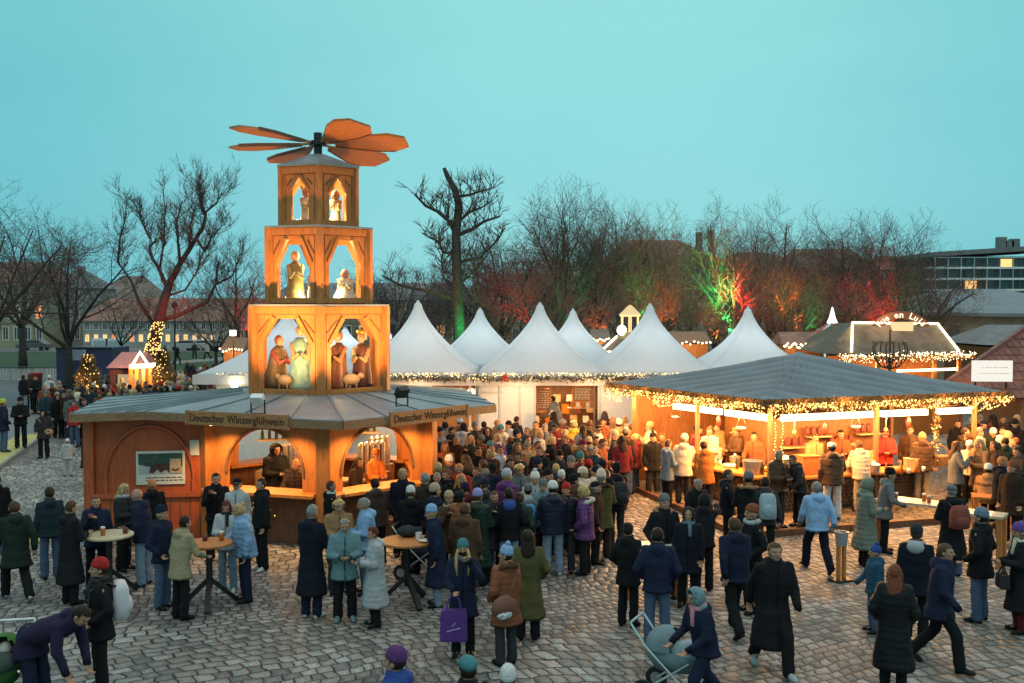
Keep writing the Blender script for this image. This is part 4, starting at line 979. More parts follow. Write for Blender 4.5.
# ------------------------------------------------------------------ square pavilion
PL, PF, PR = Vector((2.75, 28.8, 0)), Vector((6.0, 23.6, 0)), Vector((13.05, 26.0, 0)); PB = PL + PR - PF; PC = (PL + PR) / 2
pav = thing("market_pavilion", "big open timber pavilion with low grey tent roof and glowing counters", "pavilion", PC)
loc = lambda p, z=0: Vector((p.x - PC.x, p.y - PC.y, z))
M['greytent'] = mat('grey_tarpaulin', (0.14, 0.17, 0.192), 0.5, var=0.18, scale=1.0, bump=.2, bscale=3)
apex = Vector((0, 0, 3.92)); cor = [loc(p, 2.93) for p in (PL, PF, PR, PB)]
b = MB()
for i in range(4):
    a, c = cor[i], cor[(i + 1) % 4]; nu, nv = 96, 30; vs_ = []; per = 8
    for v_ in range(nv + 1):
        for u_ in range(nu + 1):
            p = a.lerp(c, u_ / nu).lerp(apex, v_ / nv); f = v_ / nv; ph = (u_ / nu if i % 2 == 0 else 1 - u_ / nu) * (1 - v_ / nv) * per
            p = p + Vector((0, 0, -.34 * f * (1 - f) + .24 * (abs(sin(pi * ph)) ** .6 - .7) * min(1, (1 - f) * 5) * min(1, f * 7 + .12) )); vs_.append(p)
    b.add(vs_, [(v_ * (nu + 1) + u_, v_ * (nu + 1) + u_ + 1, (v_ + 1) * (nu + 1) + u_ + 1, (v_ + 1) * (nu + 1) + u_) for v_ in range(nv) for u_ in range(nu)])
rf = b.build("roof", M['greytent'], pav, True)
b = MB()
for i in range(4): b.bar(cor[i] + Vector((0, 0, -.06)), cor[(i + 1) % 4] + Vector((0, 0, -.06)), .06, .16)
b.build("valance", mat('straw_fringe', (.14, .075, .03), .8, var=.3, scale=12), rf)
b = MB(); b.add([c + Vector((0, 0, -.12)) for c in cor], [(0, 1, 2, 3)]); b.build("ceiling", M['wood_brown'], pav)
def inset(p, k): return (p - PC) * k + PC
ip = [inset(p, .84) for p in (PL, PF, PR, PB)]
for i in range(4):
    for f in (0, .5):
        p = ip[i].lerp(ip[(i + 1) % 4], f); q = MB(); q.box(loc(p, 1.45), (.09, .09, 2.7), .4); q.build("post", M['wood_brown'], pav)
cz = .97
def counter(a, c, name="counter"):
    d = (c - a).normalized(); n = Vector((d.y, -d.x, 0)); q = math.atan2(d.y, d.x); L = (c - a).length; m_ = (a + c) / 2
    t = MB(); t.box(loc(m_ + n * .1, cz), (L, .75, .05), q); ct = t.build("counter", M['wood'], pav)
    lp = MB(); rr = random.Random(int(L * 100)); k = int(L / .1)
    lp.box(loc(m_ - n * .1, .53), (L - .05, .3, .82), q); lp.build("counter_front", M['wood_dark'], ct)
    lg = MB(); P_ = []
    for i in range(k):
        for j in range(8):
            r = rr.uniform(.038, .054); c0 = a + d * (.06 + i * .1 + (j % 2) * .05) + n * .06 + Vector((0, 0, .2 + j * .095)); lg.tube([loc(c0, c0.z), loc(c0 + n * rr.uniform(.03, .07), c0.z)], r, 7)
    lg.build("log_stack", M['wood_pale'] if False else wood('cut_log', (.22, .12, .06)), ct)
ci = [inset(p, .80) for p in (PL, PF, PR, PB)]
counter(ci[0].lerp(ci[1], .1), ci[1]); counter(ci[1] + Vector((.25, .08, 0)), ci[1].lerp(ci[2], .78)); 
for q0, q1 in ((inset(PL, .86), inset(PB, .86)),):
    d = (q1 - q0); w = MB(); w.box(loc((q0 + q1) / 2, 1.4), (d.length, .06, 2.56), math.atan2(d.y, d.x)); w.build('rear_wall', wood('rear_boards', (.26, .11, .04)), pav)
core = MB(); core.box((0.2, .4, 1.1), (3.4, 2.4, 2.2), .35); core.build("core_wall", wood('larch_boards', (.20, .085, .03)), pav)
for i in range(4):
    s_ = MB(); a_ = .35; s_.box(Vector((0.2, .4, 0)) + Vector((cos(a_) * (-1.2 + i * .8) + 1.32 * sin(a_), sin(a_) * (-1.2 + i * .8) - 1.32 * cos(a_), 1.45 + .25 * (i % 2))), (.7, .24, .04), a_); s_.build("shelf", M['wood_pale'], pav)
for a, c in ((ci[0].lerp(ci[1], .25), ci[0].lerp(ci[1], .62)), (ci[0].lerp(ci[1], .66), ci[1].lerp(ci[0], .03)), (ci[1].lerp(ci[2], .06), ci[1].lerp(ci[2], .52)), (ci[1].lerp(ci[2], .56), ci[1].lerp(ci[2], .80)), (ci[1].lerp(ci[2], .86), ci[2] + (ci[2] - ci[1]) * .06)):
    d = (c - a).normalized(); n = Vector((d.y, -d.x, 0)); m_ = (a + c) / 2 - n * .1; q = math.atan2(d.y, d.x)
    t = MB(); t.box(loc(m_, 2.40), ((c - a).length, .13, .15), q); t.build("tube_light", M['tube'], pav)
    lamp('AREA', m_ + Vector((0, 0, 2.33)), 110 * (c - a).length, (1, .50, .16), sx=(c - a).length, sy=.15, target=m_ + n * .5)
    lamp('AREA', m_ - n * .15 + Vector((0, 0, 2.33)), 36 * (c - a).length, (1, .50, .16), sx=(c - a).length, sy=.15, target=m_ - n * 1.6 + Vector((0, 0, 1.2)))
lamp('POINT', PC + Vector((4.6, -.6, 2.5)), 190, (1, .48, .15), .2); lamp('POINT', PC + Vector((-4.4, 1.2, 2.4)), 190, (1, .48, .15), .2)
for i, (a, c, lab) in enumerate(((0, 1, "light garland dripping from the pavilion's left eave"), (1, 2, "light garland dripping from the pavilion's front eave"))):
    A_, C_ = (PL, PF, PR, PB)[a], (PL, PF, PR, PB)[c]; d = (C_ - A_).normalized(); n = Vector((d.y, -d.x, 0)) * .07
    garland([A_ + n + Vector((0, 0, 2.80)), C_ + n + Vector((0, 0, 2.80))], lab, "light garlands", .38, 95, .019, 240)
    for f in (.12, .3, .5, .7, .9): lamp('POINT', A_.lerp(C_, f) + n * 3.6 + Vector((0, 0, 2.45)), 270, (1, .44, .11), .15)
for A_, C_, lab in ((PR, PB, "light garland on the pavilion's far right eave"),): 
    d = (C_ - A_).normalized(); n = Vector((d.y, -d.x, 0)) * .07; garland([A_ + n + Vector((0, 0, 2.8)), C_ + n + Vector((0, 0, 2.8))], lab, "light garlands", .35, 30, .02, 120)
# utensils hanging under the roof and stacked goods on the core shelves
for i, (f, e0) in enumerate(((.2, 0), (.38, 0), (.55, 0), (.72, 0), (.15, 1), (.3, 1), (.46, 1), (.62, 1), (.74, 1))):
    q = ci[e0].lerp(ci[e0 + 1], f); dd = (ci[e0 + 1] - ci[e0]).normalized(); q = q - Vector((dd.y, -dd.x, 0)) * .35; b = MB()
    if i % 3 == 0: b.lathe([(.0, 0), (.12, .02), (.14, .1), (.13, .1)], seg=12); b.tube([(.13, 0, .1), (.0, 0, .45), (-.13, 0, .1)], .008, 5); nm, mm_ = "hanging_pan", M['steel']
    elif i % 3 == 1: b.tube([(0, 0, 0), (.01, 0, .42)], .012, 6); b.ell((0, 0, 0), (.05, .02, .06), 8, 6); nm, mm_ = "ladle", M['wood_pale']
    else: b.ell((0, 0, .1), (.07, .07, .16), 10, 8); b.tube([(0, 0, .2), (0, 0, .45)], .006, 5); nm, mm_ = "hanging_sausage", M['mugred']
    o = b.build(nm, mm_, None, True); o.location = (q.x, q.y, 2.0 - .05 * (i % 2)); tag(o, {"hanging_pan": "steel pan", "ladle": "wooden ladle", "hanging_sausage": "dark red sausage"}[nm] + " hanging above the pavilion's " + ("left" if e0 == 0 else "front") + " counter", nm.split('_')[-1], "things hanging above the counters")
jr = MB()
for i in range(14): a_ = .35; jr.lathe([(.06, 0), (.07, .06), (.06, .2), (.03, .24)], Vector((0.2, .4, 0)) + Vector((cos(a_) * (-1.4 + i * .2) + 1.36 * sin(a_), sin(a_) * (-1.4 + i * .2) - 1.36 * cos(a_), 1.5 + .25 * (int((i + 1) / 3.9) % 2))), 8)
jr.build("jar_row", M['mugred'], pav)
for px, e_ in ((420, 900), (480, 1000), (540, 1100), (600, 1000)): lamp('SPOT', (sx(px), SY - .5, 2.75), e_ * 1.3, (1, .58, .26), .3, (sx(px) * .9, SY - 7, .6), 105, 1.0)
# vertical strings of bulbs at two posts
for px, Y in ((775, 24.6), (782, 24.7)):
    p = pd(px, 470, Y); b = MB()
    for i in range(16): b.oct((rnd.gauss(0, .015), rnd.gauss(0, .015), 1.15 + i * .075), .022)
    o = b.build("bulb_string", M['bulb']); o.location = (p.x, p.y, 0); tag(o, "left vertical bulb string at the pavilion's front corner" if px == 775 else "right vertical bulb string at the pavilion's front corner", "string lights")
for i, (px, py, kd) in enumerate(((818, 471, 'box'), (828, 472, 'pot'), (848, 473, 'box'), (862, 474, 'tray'), (874, 473, 'pot'), (898, 471, 'tray'), (912, 469, 'box'), (772, 470, 'tray'), (735, 465, 'pot'), (715, 458, 'box'))):
    b = MB()
    if kd == 'box': b.box((0, 0, .13), (.34, .26, .26), .3 + i); b.box((0, 0, .27), (.36, .28, .02), .3 + i); nm, mm_ = 'food_box', M['mugwhite'] if i % 2 else M['wood_pale']
    elif kd == 'pot': b.lathe([(.13, 0), (.15, .2), (.16, .22), (.14, .23), (.04, .27), (.02, .31)], seg=14); nm, mm_ = 'lidded_pot', M['steel']
    else: b.box((0, 0, .03), (.5, .3, .05), .3); b.ell((0, 0, .06), (.2, .12, .06), 12, 6); nm, mm_ = 'food_tray', M['amber']
    o = b.build(nm, mm_, None); o.location = gp(px, py, .995); tag(o, [('white' if i % 2 else 'wooden') + ' box of food', 'steel lidded pot', 'tray of brown food'][['box', 'pot', 'tray'].index(kd)] + " on the counter, " + ["right of the orange red box", "second right of the orange red box", "before the cream puffer", "left of the price panel", "beside the price panel", "between price panel and basket", "just left of the wicker basket", "by the bulb strings", "left of the big steel pot", "near the dark post"][i], nm.split('_')[-1])
# garlanded post at right of the counter
p = ci[1].lerp(ci[2], .82); garland([p + Vector((0, -.2, 2.6)), p + Vector((0, -.2, 1.1))], "fir garland wound down the post beside the wicker basket", "light garlands", .1, 30, .018, 200)
# deck under the pavilion
dk = [gp(596, 474, 0), gp(742, 539, 0), gp(1090, 512, 0), Vector((16.5, 33, 0)), Vector((3, 33, 0))]
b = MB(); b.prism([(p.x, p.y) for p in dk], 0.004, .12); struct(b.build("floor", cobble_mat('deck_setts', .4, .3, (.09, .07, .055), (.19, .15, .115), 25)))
b = MB()
for p, q in ((dk[0], dk[1]), (dk[1], dk[2])): b.bar(p + Vector((0, 0, .075)), q + Vector((0, 0, .075)), .1, .15)
struct(b.build("kerb", M['wood_dark']))
# goods on the counters
def goods(o, px, py, z, label, cat, Y=None):
    p = gp(px, py, z); o.location = p; tag(o, label, cat)
def mk(fn, name, m): b = MB(); fn(b); return b.build(name, m, None)
D = .995
goods(mk(lambda b: (b.box((0, 0, .22), (.5, .34, .44), .3), b.box((0, 0, .46), (.54, .38, .03), .3)), "box", mat('orange_crate', (.5, .12, .03), .6)), 808, 474, D, "orange red box standing on the pavilion counter", "box")
goods(mk(lambda b: (b.lathe([(.2, 0), (.24, .3), (.25, .34), (.22, .34), (.18, .05)], seg=16)), "steel_pot", M['steel']), 752, 474, D, "steel pot on the pavilion counter left of the bulb strings", "pot")
goods(mk(lambda b: (b.lathe([(.21, 0), (.21, .42), (.23, .44), (.2, .46), (.06, .52)], seg=16)), "cauldron", M['steel']), 784, 476, D, "bright round cauldron on the counter right of the bulb strings", "pot")
bk = thing("wicker_basket", "wicker basket with tall handle on the pavilion counter's right end", "basket", gp(938, 466, D))
b = MB(); b.lathe([(.22, 0), (.3, .24), (.31, .27), (.28, .26), (.2, .03)], seg=18, sy=.7); b.build("bowl", mat('wicker', (.3, .17, .07), .8, var=.4, scale=25, bump=.8), bk); b = MB(); b.tube([(.28 * cos(pi * i / 12), 0, .25 + .3 * sin(pi * i / 12)) for i in range(13)], .018, 6); b.build("handle", mat('wicker_dark', (.2, .1, .04), .8), bk)
rr_ = random.Random(12)
for i in range(12):
    px = 690 + i * 8 + rr_.uniform(-2, 2); t_ = (px - 640) / 125; py = 447 + 28 * t_
    b = MB(); kind = i % 3
    if kind == 0: b.lathe([(.045, 0), (.045, .2), (.018, .27), (.018, .34)], seg=10); nm, m_, cat = "bottle", M['bottle'], "bottle"
    elif kind == 1: b.lathe([(.04, 0), (.045, .13), (.04, .13), (.036, .02)], seg=10); nm, m_, cat = "cup", M['mugwhite'], "cup"
    else: b.lathe([(.16, 0), (.18, .07), (.16, .08)], seg=14); nm, m_, cat = "serving_bowl", M['mugwhite'], "bowl"
    o = b.build(nm, m_, None, True); o.location = gp(px, py, D); tag(o, {"bottle": "dark bottle", "cup": "white cup", "serving_bowl": "pale serving bowl"}[nm] + " on the pavilion's left counter", cat, "things on the pavilion's left counter")
for i in range(10):
    px = 886 + i * 7.5; py = 476 - i * .9
    b = MB()
    if i % 2: b.lathe([(.04, 0), (.045, .13), (.04, .13), (.036, .02)], seg=10); nm, m_ = "cup", M['mugwhite']
    else: b.lathe([(.045, 0), (.045, .2), (.018, .27), (.018, .34)], seg=10); nm, m_ = "bottle", M['amber']
    if 930 < px < 948: continue
    o = b.build(nm, m_, None, True); o.location = gp(px, py, D); tag(o, ("white cup" if i % 2 else "amber bottle") + " on the front counter near the wicker basket", nm, "cups and bottles on the front counter")
b = MB(); b.box((0, 0, .24), (.3, .03, .42)); o = b.build("price_board", M['wood_pale']); o.location = gp(868, 468, D); tag(o, "upright pale price panel on the front counter", "sign")

# ------------------------------------------------------------------ market stalls further back on the right
M['letter_lit'] = emis('lit_letter', (1, .86, .6), 1.7)
def gambrel():
    Y = 40; t = thing("outlined_stall", "shingled gambrel-roofed stall outlined in bulbs, arched lit sign on top", "stall", (0, 0, 0))
    P = lambda x, y, Yy=Y: pd(x, y, Yy)
    ins = Vector((0, 1.4, 0)); f0, f1, f2, f3 = P(826, 354), P(852, 324, Y + 1.4) - ins, P(937, 325, Y + 1.4) - ins, P(966, 354); back = Vector((0, 5, 0)); e_ = .6
    b = MB()
    b.add([f0, f3, f2 + ins, f1 + ins, f0 + back, f3 + back, f2 + back - ins, f1 + back - ins], [(0, 1, 2, 3), (1, 5, 6, 2), (5, 4, 7, 6), (4, 0, 3, 7), (3, 2, 6, 7), (4, 5, 1, 0)])
    m_ = mat('grey_shingle', (.13, .12, .10), .8, var=.3, scale=3)
    nt = m_.node_tree; w = nt.nodes.new("ShaderNodeTexWave"); w.bands_direction = 'Z'; w.inputs["Scale"].default_value = 2.6; w.wave_profile = 'SAW'; tcn = nt.nodes.new("ShaderNodeTexCoord"); bp = nt.nodes.new("ShaderNodeBump"); bp.inputs["Distance"].default_value = .08
    nt.links.new(tcn.outputs["Object"], w.inputs[0]); nt.links.new(w.outputs["Fac"], bp.inputs["Height"]); nt.links.new(bp.outputs[0], nt.nodes["Principled BSDF"].inputs["Normal"])
    b.build("roof", m_, t)
    up = Vector((0, -.06, .06)); tb = MB(); p1, p2, p3 = f1 + ins + up, f2 + ins + up, f3 + up
    tb.tube([P(851, 353) + up, p1], .045, 6); tb.tube([p1, p2], .045, 6); tb.tube([p2, P(958, 352) + up], .045, 6); tb.build("outline_lights", M['bulb_w'], t)
    for i, (q0, q1) in enumerate(((P(838, 356), P(974, 353)),)):
        eb = MB(); eb.bar(q0 + Vector((0, -.1, -.12)), q1 + Vector((0, -.1, -.12)), .1, .16); eb.build("fascia", M['wood'], t)
        bl = MB(); rr = random.Random(3)
        for k in range(230): bl.oct(q0.lerp(q1, rr.random()) + Vector((0, -.18, rr.gauss(0, .05))), .022)
        for k in range(150): bl.oct(q0.lerp(q1, rr.random()) + Vector((0, -.18, -.1 - .2 * rr.random())), .016)
        s = bl.build("bulbs", M['bulb_w'], t); s["kind"] = "stuff"
    for px in (852, 880, 910, 937, 962):
        q = P(px, 360); l_ = MB(); l_.box((q.x, Y + .25, q.z / 2), (.14, .14, q.z)); l_.build("post", M['wood'], t)
    wl_ = MB(); q0, q1 = P(850, 380), P(965, 380); wl_.box(((q0.x + q1.x) / 2, Y + 3, 1.5), (q1.x - q0.x, .1, 3)); wl_.box(((q0.x + q1.x) / 2, Y + .4, .55), (q1.x - q0.x, .5, 1.1)); wl_.build("back_wall", M['wood'], t)
    s_ = MB(); c0, c1 = P(897, 371), P(956, 369); s_.tube([c0, c1], .05, 6); s_.build("tube_light", M['tube'], t)
    c = P(901, 334, Y + 1.3); arc = MB(); rad = 1.05
    for k in range(24):
        a0, a1 = R(25 + 130 * k / 24), R(25 + 130 * (k + 1) / 24)
        arc.slab([c + Vector((rr_ * cos(a) * 1.05, 0, rr_ * sin(a) * .8 - .05)) for rr_, a in ((rad - .2, a0), (rad - .2, a1), (rad + .2, a1), (rad + .2, a0))], (0, .06, 0))
    sg = arc.build("sign_arch", M['wood_dark'], t)
    word = "Rue en Luis"
    for i, ch in enumerate(word):
        if ch == " ": continue
        a = R(146 - 112 * i / (len(word) - 1)); text(ch, .36, "letter", M['letter_lit'], sg, c + Vector((rad * cos(a) * 1.05, -.02, rad * sin(a) * .8 - .05)), (R(90), R(90) - a, 0), .012, bold=.004)
    ct = MB(); ct.box(c + Vector((0, -.1, .25)), (.85, .2, .5)); ct.box(c + Vector((0, -.12, .05)), (1.2, .14, .1)); ct.build("lit_box", emis('lit_box', (1, .6, .3), 1.3), sg)
    for px, e_ in ((870, 90), (915, 120), (950, 90)): lamp('POINT', P(px, 366) + Vector((0, .8, -.1)), e_, (1, .55, .22), .2)
    lamp('POINT', P(895, 326) + Vector((0, .6, .4)), 60, (1, .5, .2), .2)
    lamp('POINT', P(850, 326) + Vector((0, .4, .4)), 30, (1, .5, .2), .2); lamp('POINT', P(945, 330) + Vector((0, .2, .4)), 30, (1, .5, .2), .2)
gambrel()
M['lampglass'] = mat('lamp_glass', (.22, .15, .09), .3)
def candelabra():
    Y = 33; c = pd(890, 345, Y); t = thing("street_lamp", "black wrought-iron candelabra lamp before the outlined gambrel stall", "street lamp", (c.x, Y, 0))
    b = MB(); b.lathe([(.16, 0), (.16, .4), (.08, .5), (.06, 1.2), (.045, c.z - .8), (.06, c.z - .7), (.03, c.z - .6), (.025, c.z + .5)], seg=10); b.build("pole", M['black'], t)
    for k in range(8):
        a = k * pi / 4 + .2; d = Vector((cos(a), sin(a), 0)); b = MB()
        b.tube([Vector((0, 0, c.z - .78)) + d * .03, Vector((0, 0, c.z - .72)) + d * .3, Vector((0, 0, c.z - .45)) + d * .5, Vector((0, 0, c.z - .1)) + d * .56, Vector((0, 0, c.z + .02)) + d * .5], .02, 6)
        b.tube([Vector((0, 0, c.z - .6)) + d * .03, Vector((0, 0, c.z - .4)) + d * .25, Vector((0, 0, c.z - .38)) + d * .5], .015, 5); ar = b.build("arm", M['black'], t)
        g_ = MB(); p = Vector((0, 0, c.z - .02)) + d * .5; g_.lathe([(.03, 0), (.06, .03), (.075, .14), (.02, .19)], p, 8); g_.build("lamp_glass", M['lampglass'], ar)
candelabra()
def old_lantern():
    Y = 39; c = pd(393, 330, Y); t = thing("street_lamp", "old black street lantern right beside the pyramid's lowest tier", "street lamp", (c.x, Y, 0))
    b = MB(); b.lathe([(.1, 0), (.1, .5), (.05, .6), (.04, c.z - .2), (.06, c.z - .15)], seg=8); b.tube([(0, 0, c.z - .35), (-.35, 0, c.z - .5), (-.5, 0, c.z - .7), (-.3, 0, c.z - .85), (-.05, 0, c.z - .8)], .02, 6); b.build("pole", M['black'], t)
    b = MB(); b.loft([[Vector((r * cos(a), r * sin(a), z)) for a in [k * pi / 3 for k in range(6)]] for r, z in ((.1, c.z - .15), (.2, c.z + .2), (.24, c.z + .22), (.08, c.z + .4), (.02, c.z + .5))]); b.build("lantern", M['black'], t)
old_lantern()
def lantern_pavilion():
    Y = 46; t = thing("lit_lantern_pavilion", "small stall topped by a glowing white lantern turret", "stall"); P = lambda x, y, Yy=Y: pd(x, y, Yy)
    c = P(630, 332); r = .42
    b = MB()
    for k in range(6): a = k * pi / 3 + .3; b.tube([c + Vector((r * cos(a), r * sin(a), 0)), c + Vector((r * cos(a), r * sin(a), .75))], .03, 6)
    b.lathe([(r + .06, .72), (r + .06, .8)], c, 12); tt = b.build("turret", emis('turret_glow', (1, .7, .3), 1.5), t)
    b = MB(); b.lathe([(r + .1, .8), (r * .85, .95), (r * .4, 1.15), (.04, 1.25)], c, 12); b.build("dome", emis('dome_glow', (1, .75, .4), .9), tt)
    b = MB(); b.lathe([(r + .1, -.3), (r + .1, 0)], c, 12); b.build("turret_base", mat('gilt_wood', (.5, .36, .14), .6), tt)
    e0, e1, z1 = P(600, 352), P(662, 352), c.z - .28
    b = MB(); b.add([e0, e1, e1 + Vector((0, 3, 0)), e0 + Vector((0, 3, 0)), Vector((c.x - .5, Y + 1.0, z1)), Vector((c.x + .5, Y + 1.0, z1)), Vector((c.x + .5, Y + 2, z1)), Vector((c.x - .5, Y + 2, z1))], [(0, 1, 5, 4), (1, 2, 6, 5), (2, 3, 7, 6), (3, 0, 4, 7), (4, 5, 6, 7), (3, 2, 1, 0)]); b.build("roof", M['brownroof'], t)
    b = MB(); b.tube([e0, e1], .05, 6); b.tube([e0, Vector((c.x - .5, Y + 1, z1 + .05))], .05, 6); b.tube([e1, Vector((c.x + .5, Y + 1, z1 + .05))], .05, 6); b.build("outline_lights", M['bulb_w'], t)
    b = MB(); b.box(((e0.x + e1.x) / 2, Y + 1.5, e0.z / 2 - .05), (e1.x - e0.x - .4, 2.4, e0.z - .1)); b.build("wall", M['wood'], t)
    g_ = MB(); g_.ell(P(621, 330) + Vector((0, -.3, 0)), (.22, .22, .24), 10, 8); g_.build("globe_lamp", emis('globe2', (1, .95, .8), 5), t)
    lamp('POINT', c + Vector((0, -.6, .9)), 140, (1, .5, .18), .2)
lantern_pavilion()
def carousel():
    Y = 47; c = pd(832, 340, Y); t = thing("carousel", "red and white striped carousel tent topped by a glowing white star tree", "carousel", (c.x, Y, 0))
    z0, z1 = pd(832, 344, Y).z, pd(832, 322, Y).z; b = MB(); rd = mat('red_canvas', (.42, .05, .035), .7); n_ = 12
    for k in range(n_):
        a0, a1 = 2 * pi * k / n_, 2 * pi * (k + 1) / n_; b.mi = k % 2; r = 1.6
        pr = [(1.6, z0), (1.0, z0 + (z1 - z0) * .42), (.5, z0 + (z1 - z0) * .75), (.12, z1)]
        for (ra, za), (rb, zb) in zip(pr, pr[1:]): b.add([Vector((ra * cos(a0), ra * sin(a0), za)), Vector((ra * cos(a1), ra * sin(a1), za)), Vector((rb * cos(a1), rb * sin(a1), zb)), Vector((rb * cos(a0), rb * sin(a0), zb))], [(0, 1, 2, 3)])
    b.build("canopy", [rd, M['tent']], t)
    b = MB(); zt = pd(832, 308, Y).z; b.loft([[Vector((r * cos(a) * (1.25 if k % 2 else .8), r * sin(a) * (1.25 if k % 2 else .8), z)) for k, a in [(k, 2 * pi * k / 12) for k in range(12)]] for r, z in ((.17, z1 - .1), (.2, z1 - .02), (.12, z1 + .2), (.06, zt - .15), (.015, zt + .05))]); b.build("star_tree", emis('star_tree', (.95, 1, .95), 2.2), t)
    b = MB()
    for k in range(60): a = 2 * pi * k / 60; b.oct((1.62 * cos(a), 1.62 * sin(a), z0 - .05), .05)
    b.build("bulbs", M['bulb_cold'], t)
    for k in range(6): a = 2 * pi * k / 6; l_ = MB(); l_.tube([(1.5 * cos(a), 1.5 * sin(a), 0), (1.5 * cos(a), 1.5 * sin(a), z0)], .05, 6); l_.build("pole", M['white'], t)
    lamp('POINT', (c.x - .5, Y - 2.0, z0), 40, (1, .9, .6), .2)
carousel()
def low_stall(x0, x1, y, Y, label, m, n=26):
    t = thing("market_stall", label, "stall"); a, c = pd(x0, y, Y), pd(x1, y, Y)
    b = MB(); b.add([a, c, c + Vector((0, 2.4, 0)), a + Vector((0, 2.4, 0)), a + Vector((.1, 1.2, .55)), c + Vector((-.1, 1.2, .55))], [(0, 1, 5, 4), (1, 2, 5), (2, 3, 4, 5), (3, 0, 4), (3, 2, 1, 0)]); b.build("roof", m, t)
    b = MB(); b.box(((a.x + c.x) / 2, Y + 1.2, a.z / 2 - .03), (c.x - a.x - .3, 2, a.z - .06)); b.build("wall", M['wood'], t)
    b = MB()
    for i in range(n): b.oct(a.lerp(c, (i + .5) / n) + Vector((0, -.1, rnd.gauss(0, .05))), .055)
    b.build("bulbs", M['bulb_w'], t); lamp('POINT', (a + c) / 2 + Vector((0, -.9, -.1)), 60, (1, .6, .3), .2)
low_stall(783, 826, 345, 44, "low stall with a row of white bulbs left of the carousel", M['tile']); low_stall(664, 712, 343, 50, "brown stall behind the last two white peaks", M['wood_brown'], 12)
low_stall(590, 612, 340, 52, "small lit stall left of the lantern turret", M['brownroof'], 10)
def tile_hut():
    t = thing("tiled_hut", "market hut with red-brown tiled hip roof at the right picture edge", "hut")
    Y0 = 33.5; ea = pd(925, 398, Y0); rg = pd(1030, 324, 37.5); x1 = 27; b = MB()
    m_ = mat('red_roof_tiles', (.20, .085, .065), .7, var=.3, scale=2.5); nt = m_.node_tree; tcn = nt.nodes.new("ShaderNodeTexCoord"); br = nt.nodes.new("ShaderNodeTexBrick"); br.inputs["Scale"].default_value = 3.2; br.inputs["Color1"].default_value = (1, 1, 1, 1); br.inputs["Color2"].default_value = (.85, .85, .85, 1); br.inputs["Mortar"].default_value = (0, 0, 0, 1); br.inputs["Mortar Size"].default_value = .05
    bp = nt.nodes.new("ShaderNodeBump"); bp.inputs["Distance"].default_value = .05; nt.links.new(tcn.outputs["Object"], br.inputs[0]); nt.links.new(br.outputs["Color"], bp.inputs["Height"]); nt.links.new(bp.outputs[0], nt.nodes["Principled BSDF"].inputs["Normal"])
    b.add([ea, Vector((x1, Y0, ea.z)), Vector((x1, 37.7, ea.z)), Vector((rg.x, 38.0, ea.z)), rg, Vector((x1 - 3, 37.5, rg.z))], [(0, 1, 5, 4), (1, 2, 5), (2, 3, 4, 5), (3, 0, 4), (3, 2, 1, 0)])
    rf = b.build("roof", m_, t)
    # raised courses and battens
    c = MB(); dv = Vector((0, rg.y - Y0, rg.z - ea.z)); nn = Vector((0, -dv.z, dv.y)).normalized()
    for i in range(1, 9):
        f = i / 9; p = Vector((ea.x + (rg.x - ea.x) * f, Y0 + dv.y * f, ea.z + dv.z * f)); c.bar(p + nn * .02, Vector((x1 - 3 * f, p.y, p.z)) + nn * .02, .06, .05)
    for i in range(46):
        x = ea.x + .25 + i * .26; f1 = min(1.0, (x - ea.x) / (rg.x - ea.x)); c.bar(Vector((x, Y0, ea.z)) + nn * .012, Vector((x, Y0 + dv.y * f1, ea.z + dv.z * f1)) + nn * .012, .05, .03)
    c.bar(ea + nn * .03, rg + nn * .03, .16, .1); c.build("roof_tiles", m_, rf)
    w = MB(); w.box(((ea.x + x1) / 2 + 1.7, 35.6, ea.z / 2 - .03), (x1 - ea.x - 3.4, 3.6, ea.z - .06)); w.build("wall", M['wood_brown'], t)
    s = thing("sign", "white glowing sign board standing on the red tiled roof", "sign", pd(992, 371, 33.2), R(-4)); b = MB(); b.box((0, 0, 0), (1.30, .1, .70)); b.build("panel", emis('sign_glow', (1, .97, .86), .95), s)
    l_ = MB(); rr = random.Random(8)
    for i, (w0, n_) in enumerate(((.7, 7), (.95, 9))):
        x = -w0 / 2
        while x < w0 / 2: q = rr.uniform(.05, .14); l_.box((x + q / 2, -.054, .12 - i * .2), (q, .008, .022)); x += q + .03
    l_.build("lettering", mat('pale_grey_print', (.45, .42, .4), .7), s); b = MB(); b.bar((-.5, .1, -.6), (-.5, .1, .2), .05); b.bar((.5, .1, -.6), (.5, .1, .2), .05); b.bar((-.52, .1, 0), (.52, .1, 0), .05); b.build("bracket", M['black'], s)
    lamp('SPOT', Vector((14.8, 32.6, 3.9)), 160, (1, .5, .2), .1, Vector((16.3, 34, 2.9)), 90)
    d = thing("dark_shed", "dark grey roofed shed behind the red tiled hut", "shed"); p0, p1 = pd(985, 345, 46), pd(1060, 345, 46); zt = pd(1010, 325, 48).z; b = MB(); b.add([p0, p1, p1 + Vector((0, 5, 0)), p0 + Vector((0, 5, 0)), Vector((p0.x + 1.2, 48.5, zt)), Vector((p1.x, 48.5, zt))], [(0, 1, 5, 4), (1, 2, 5), (2, 3, 4, 5), (3, 0, 4), (3, 2, 1, 0)]); b.build("roof", M['slate'], d); b = MB(); b.box(((p0.x + p1.x) / 2, 48.5, p0.z / 2 - .05), (p1.x - p0.x - .4, 4.5, p0.z - .1)); b.build("wall", M['wood_dark'], d)
tile_hut()

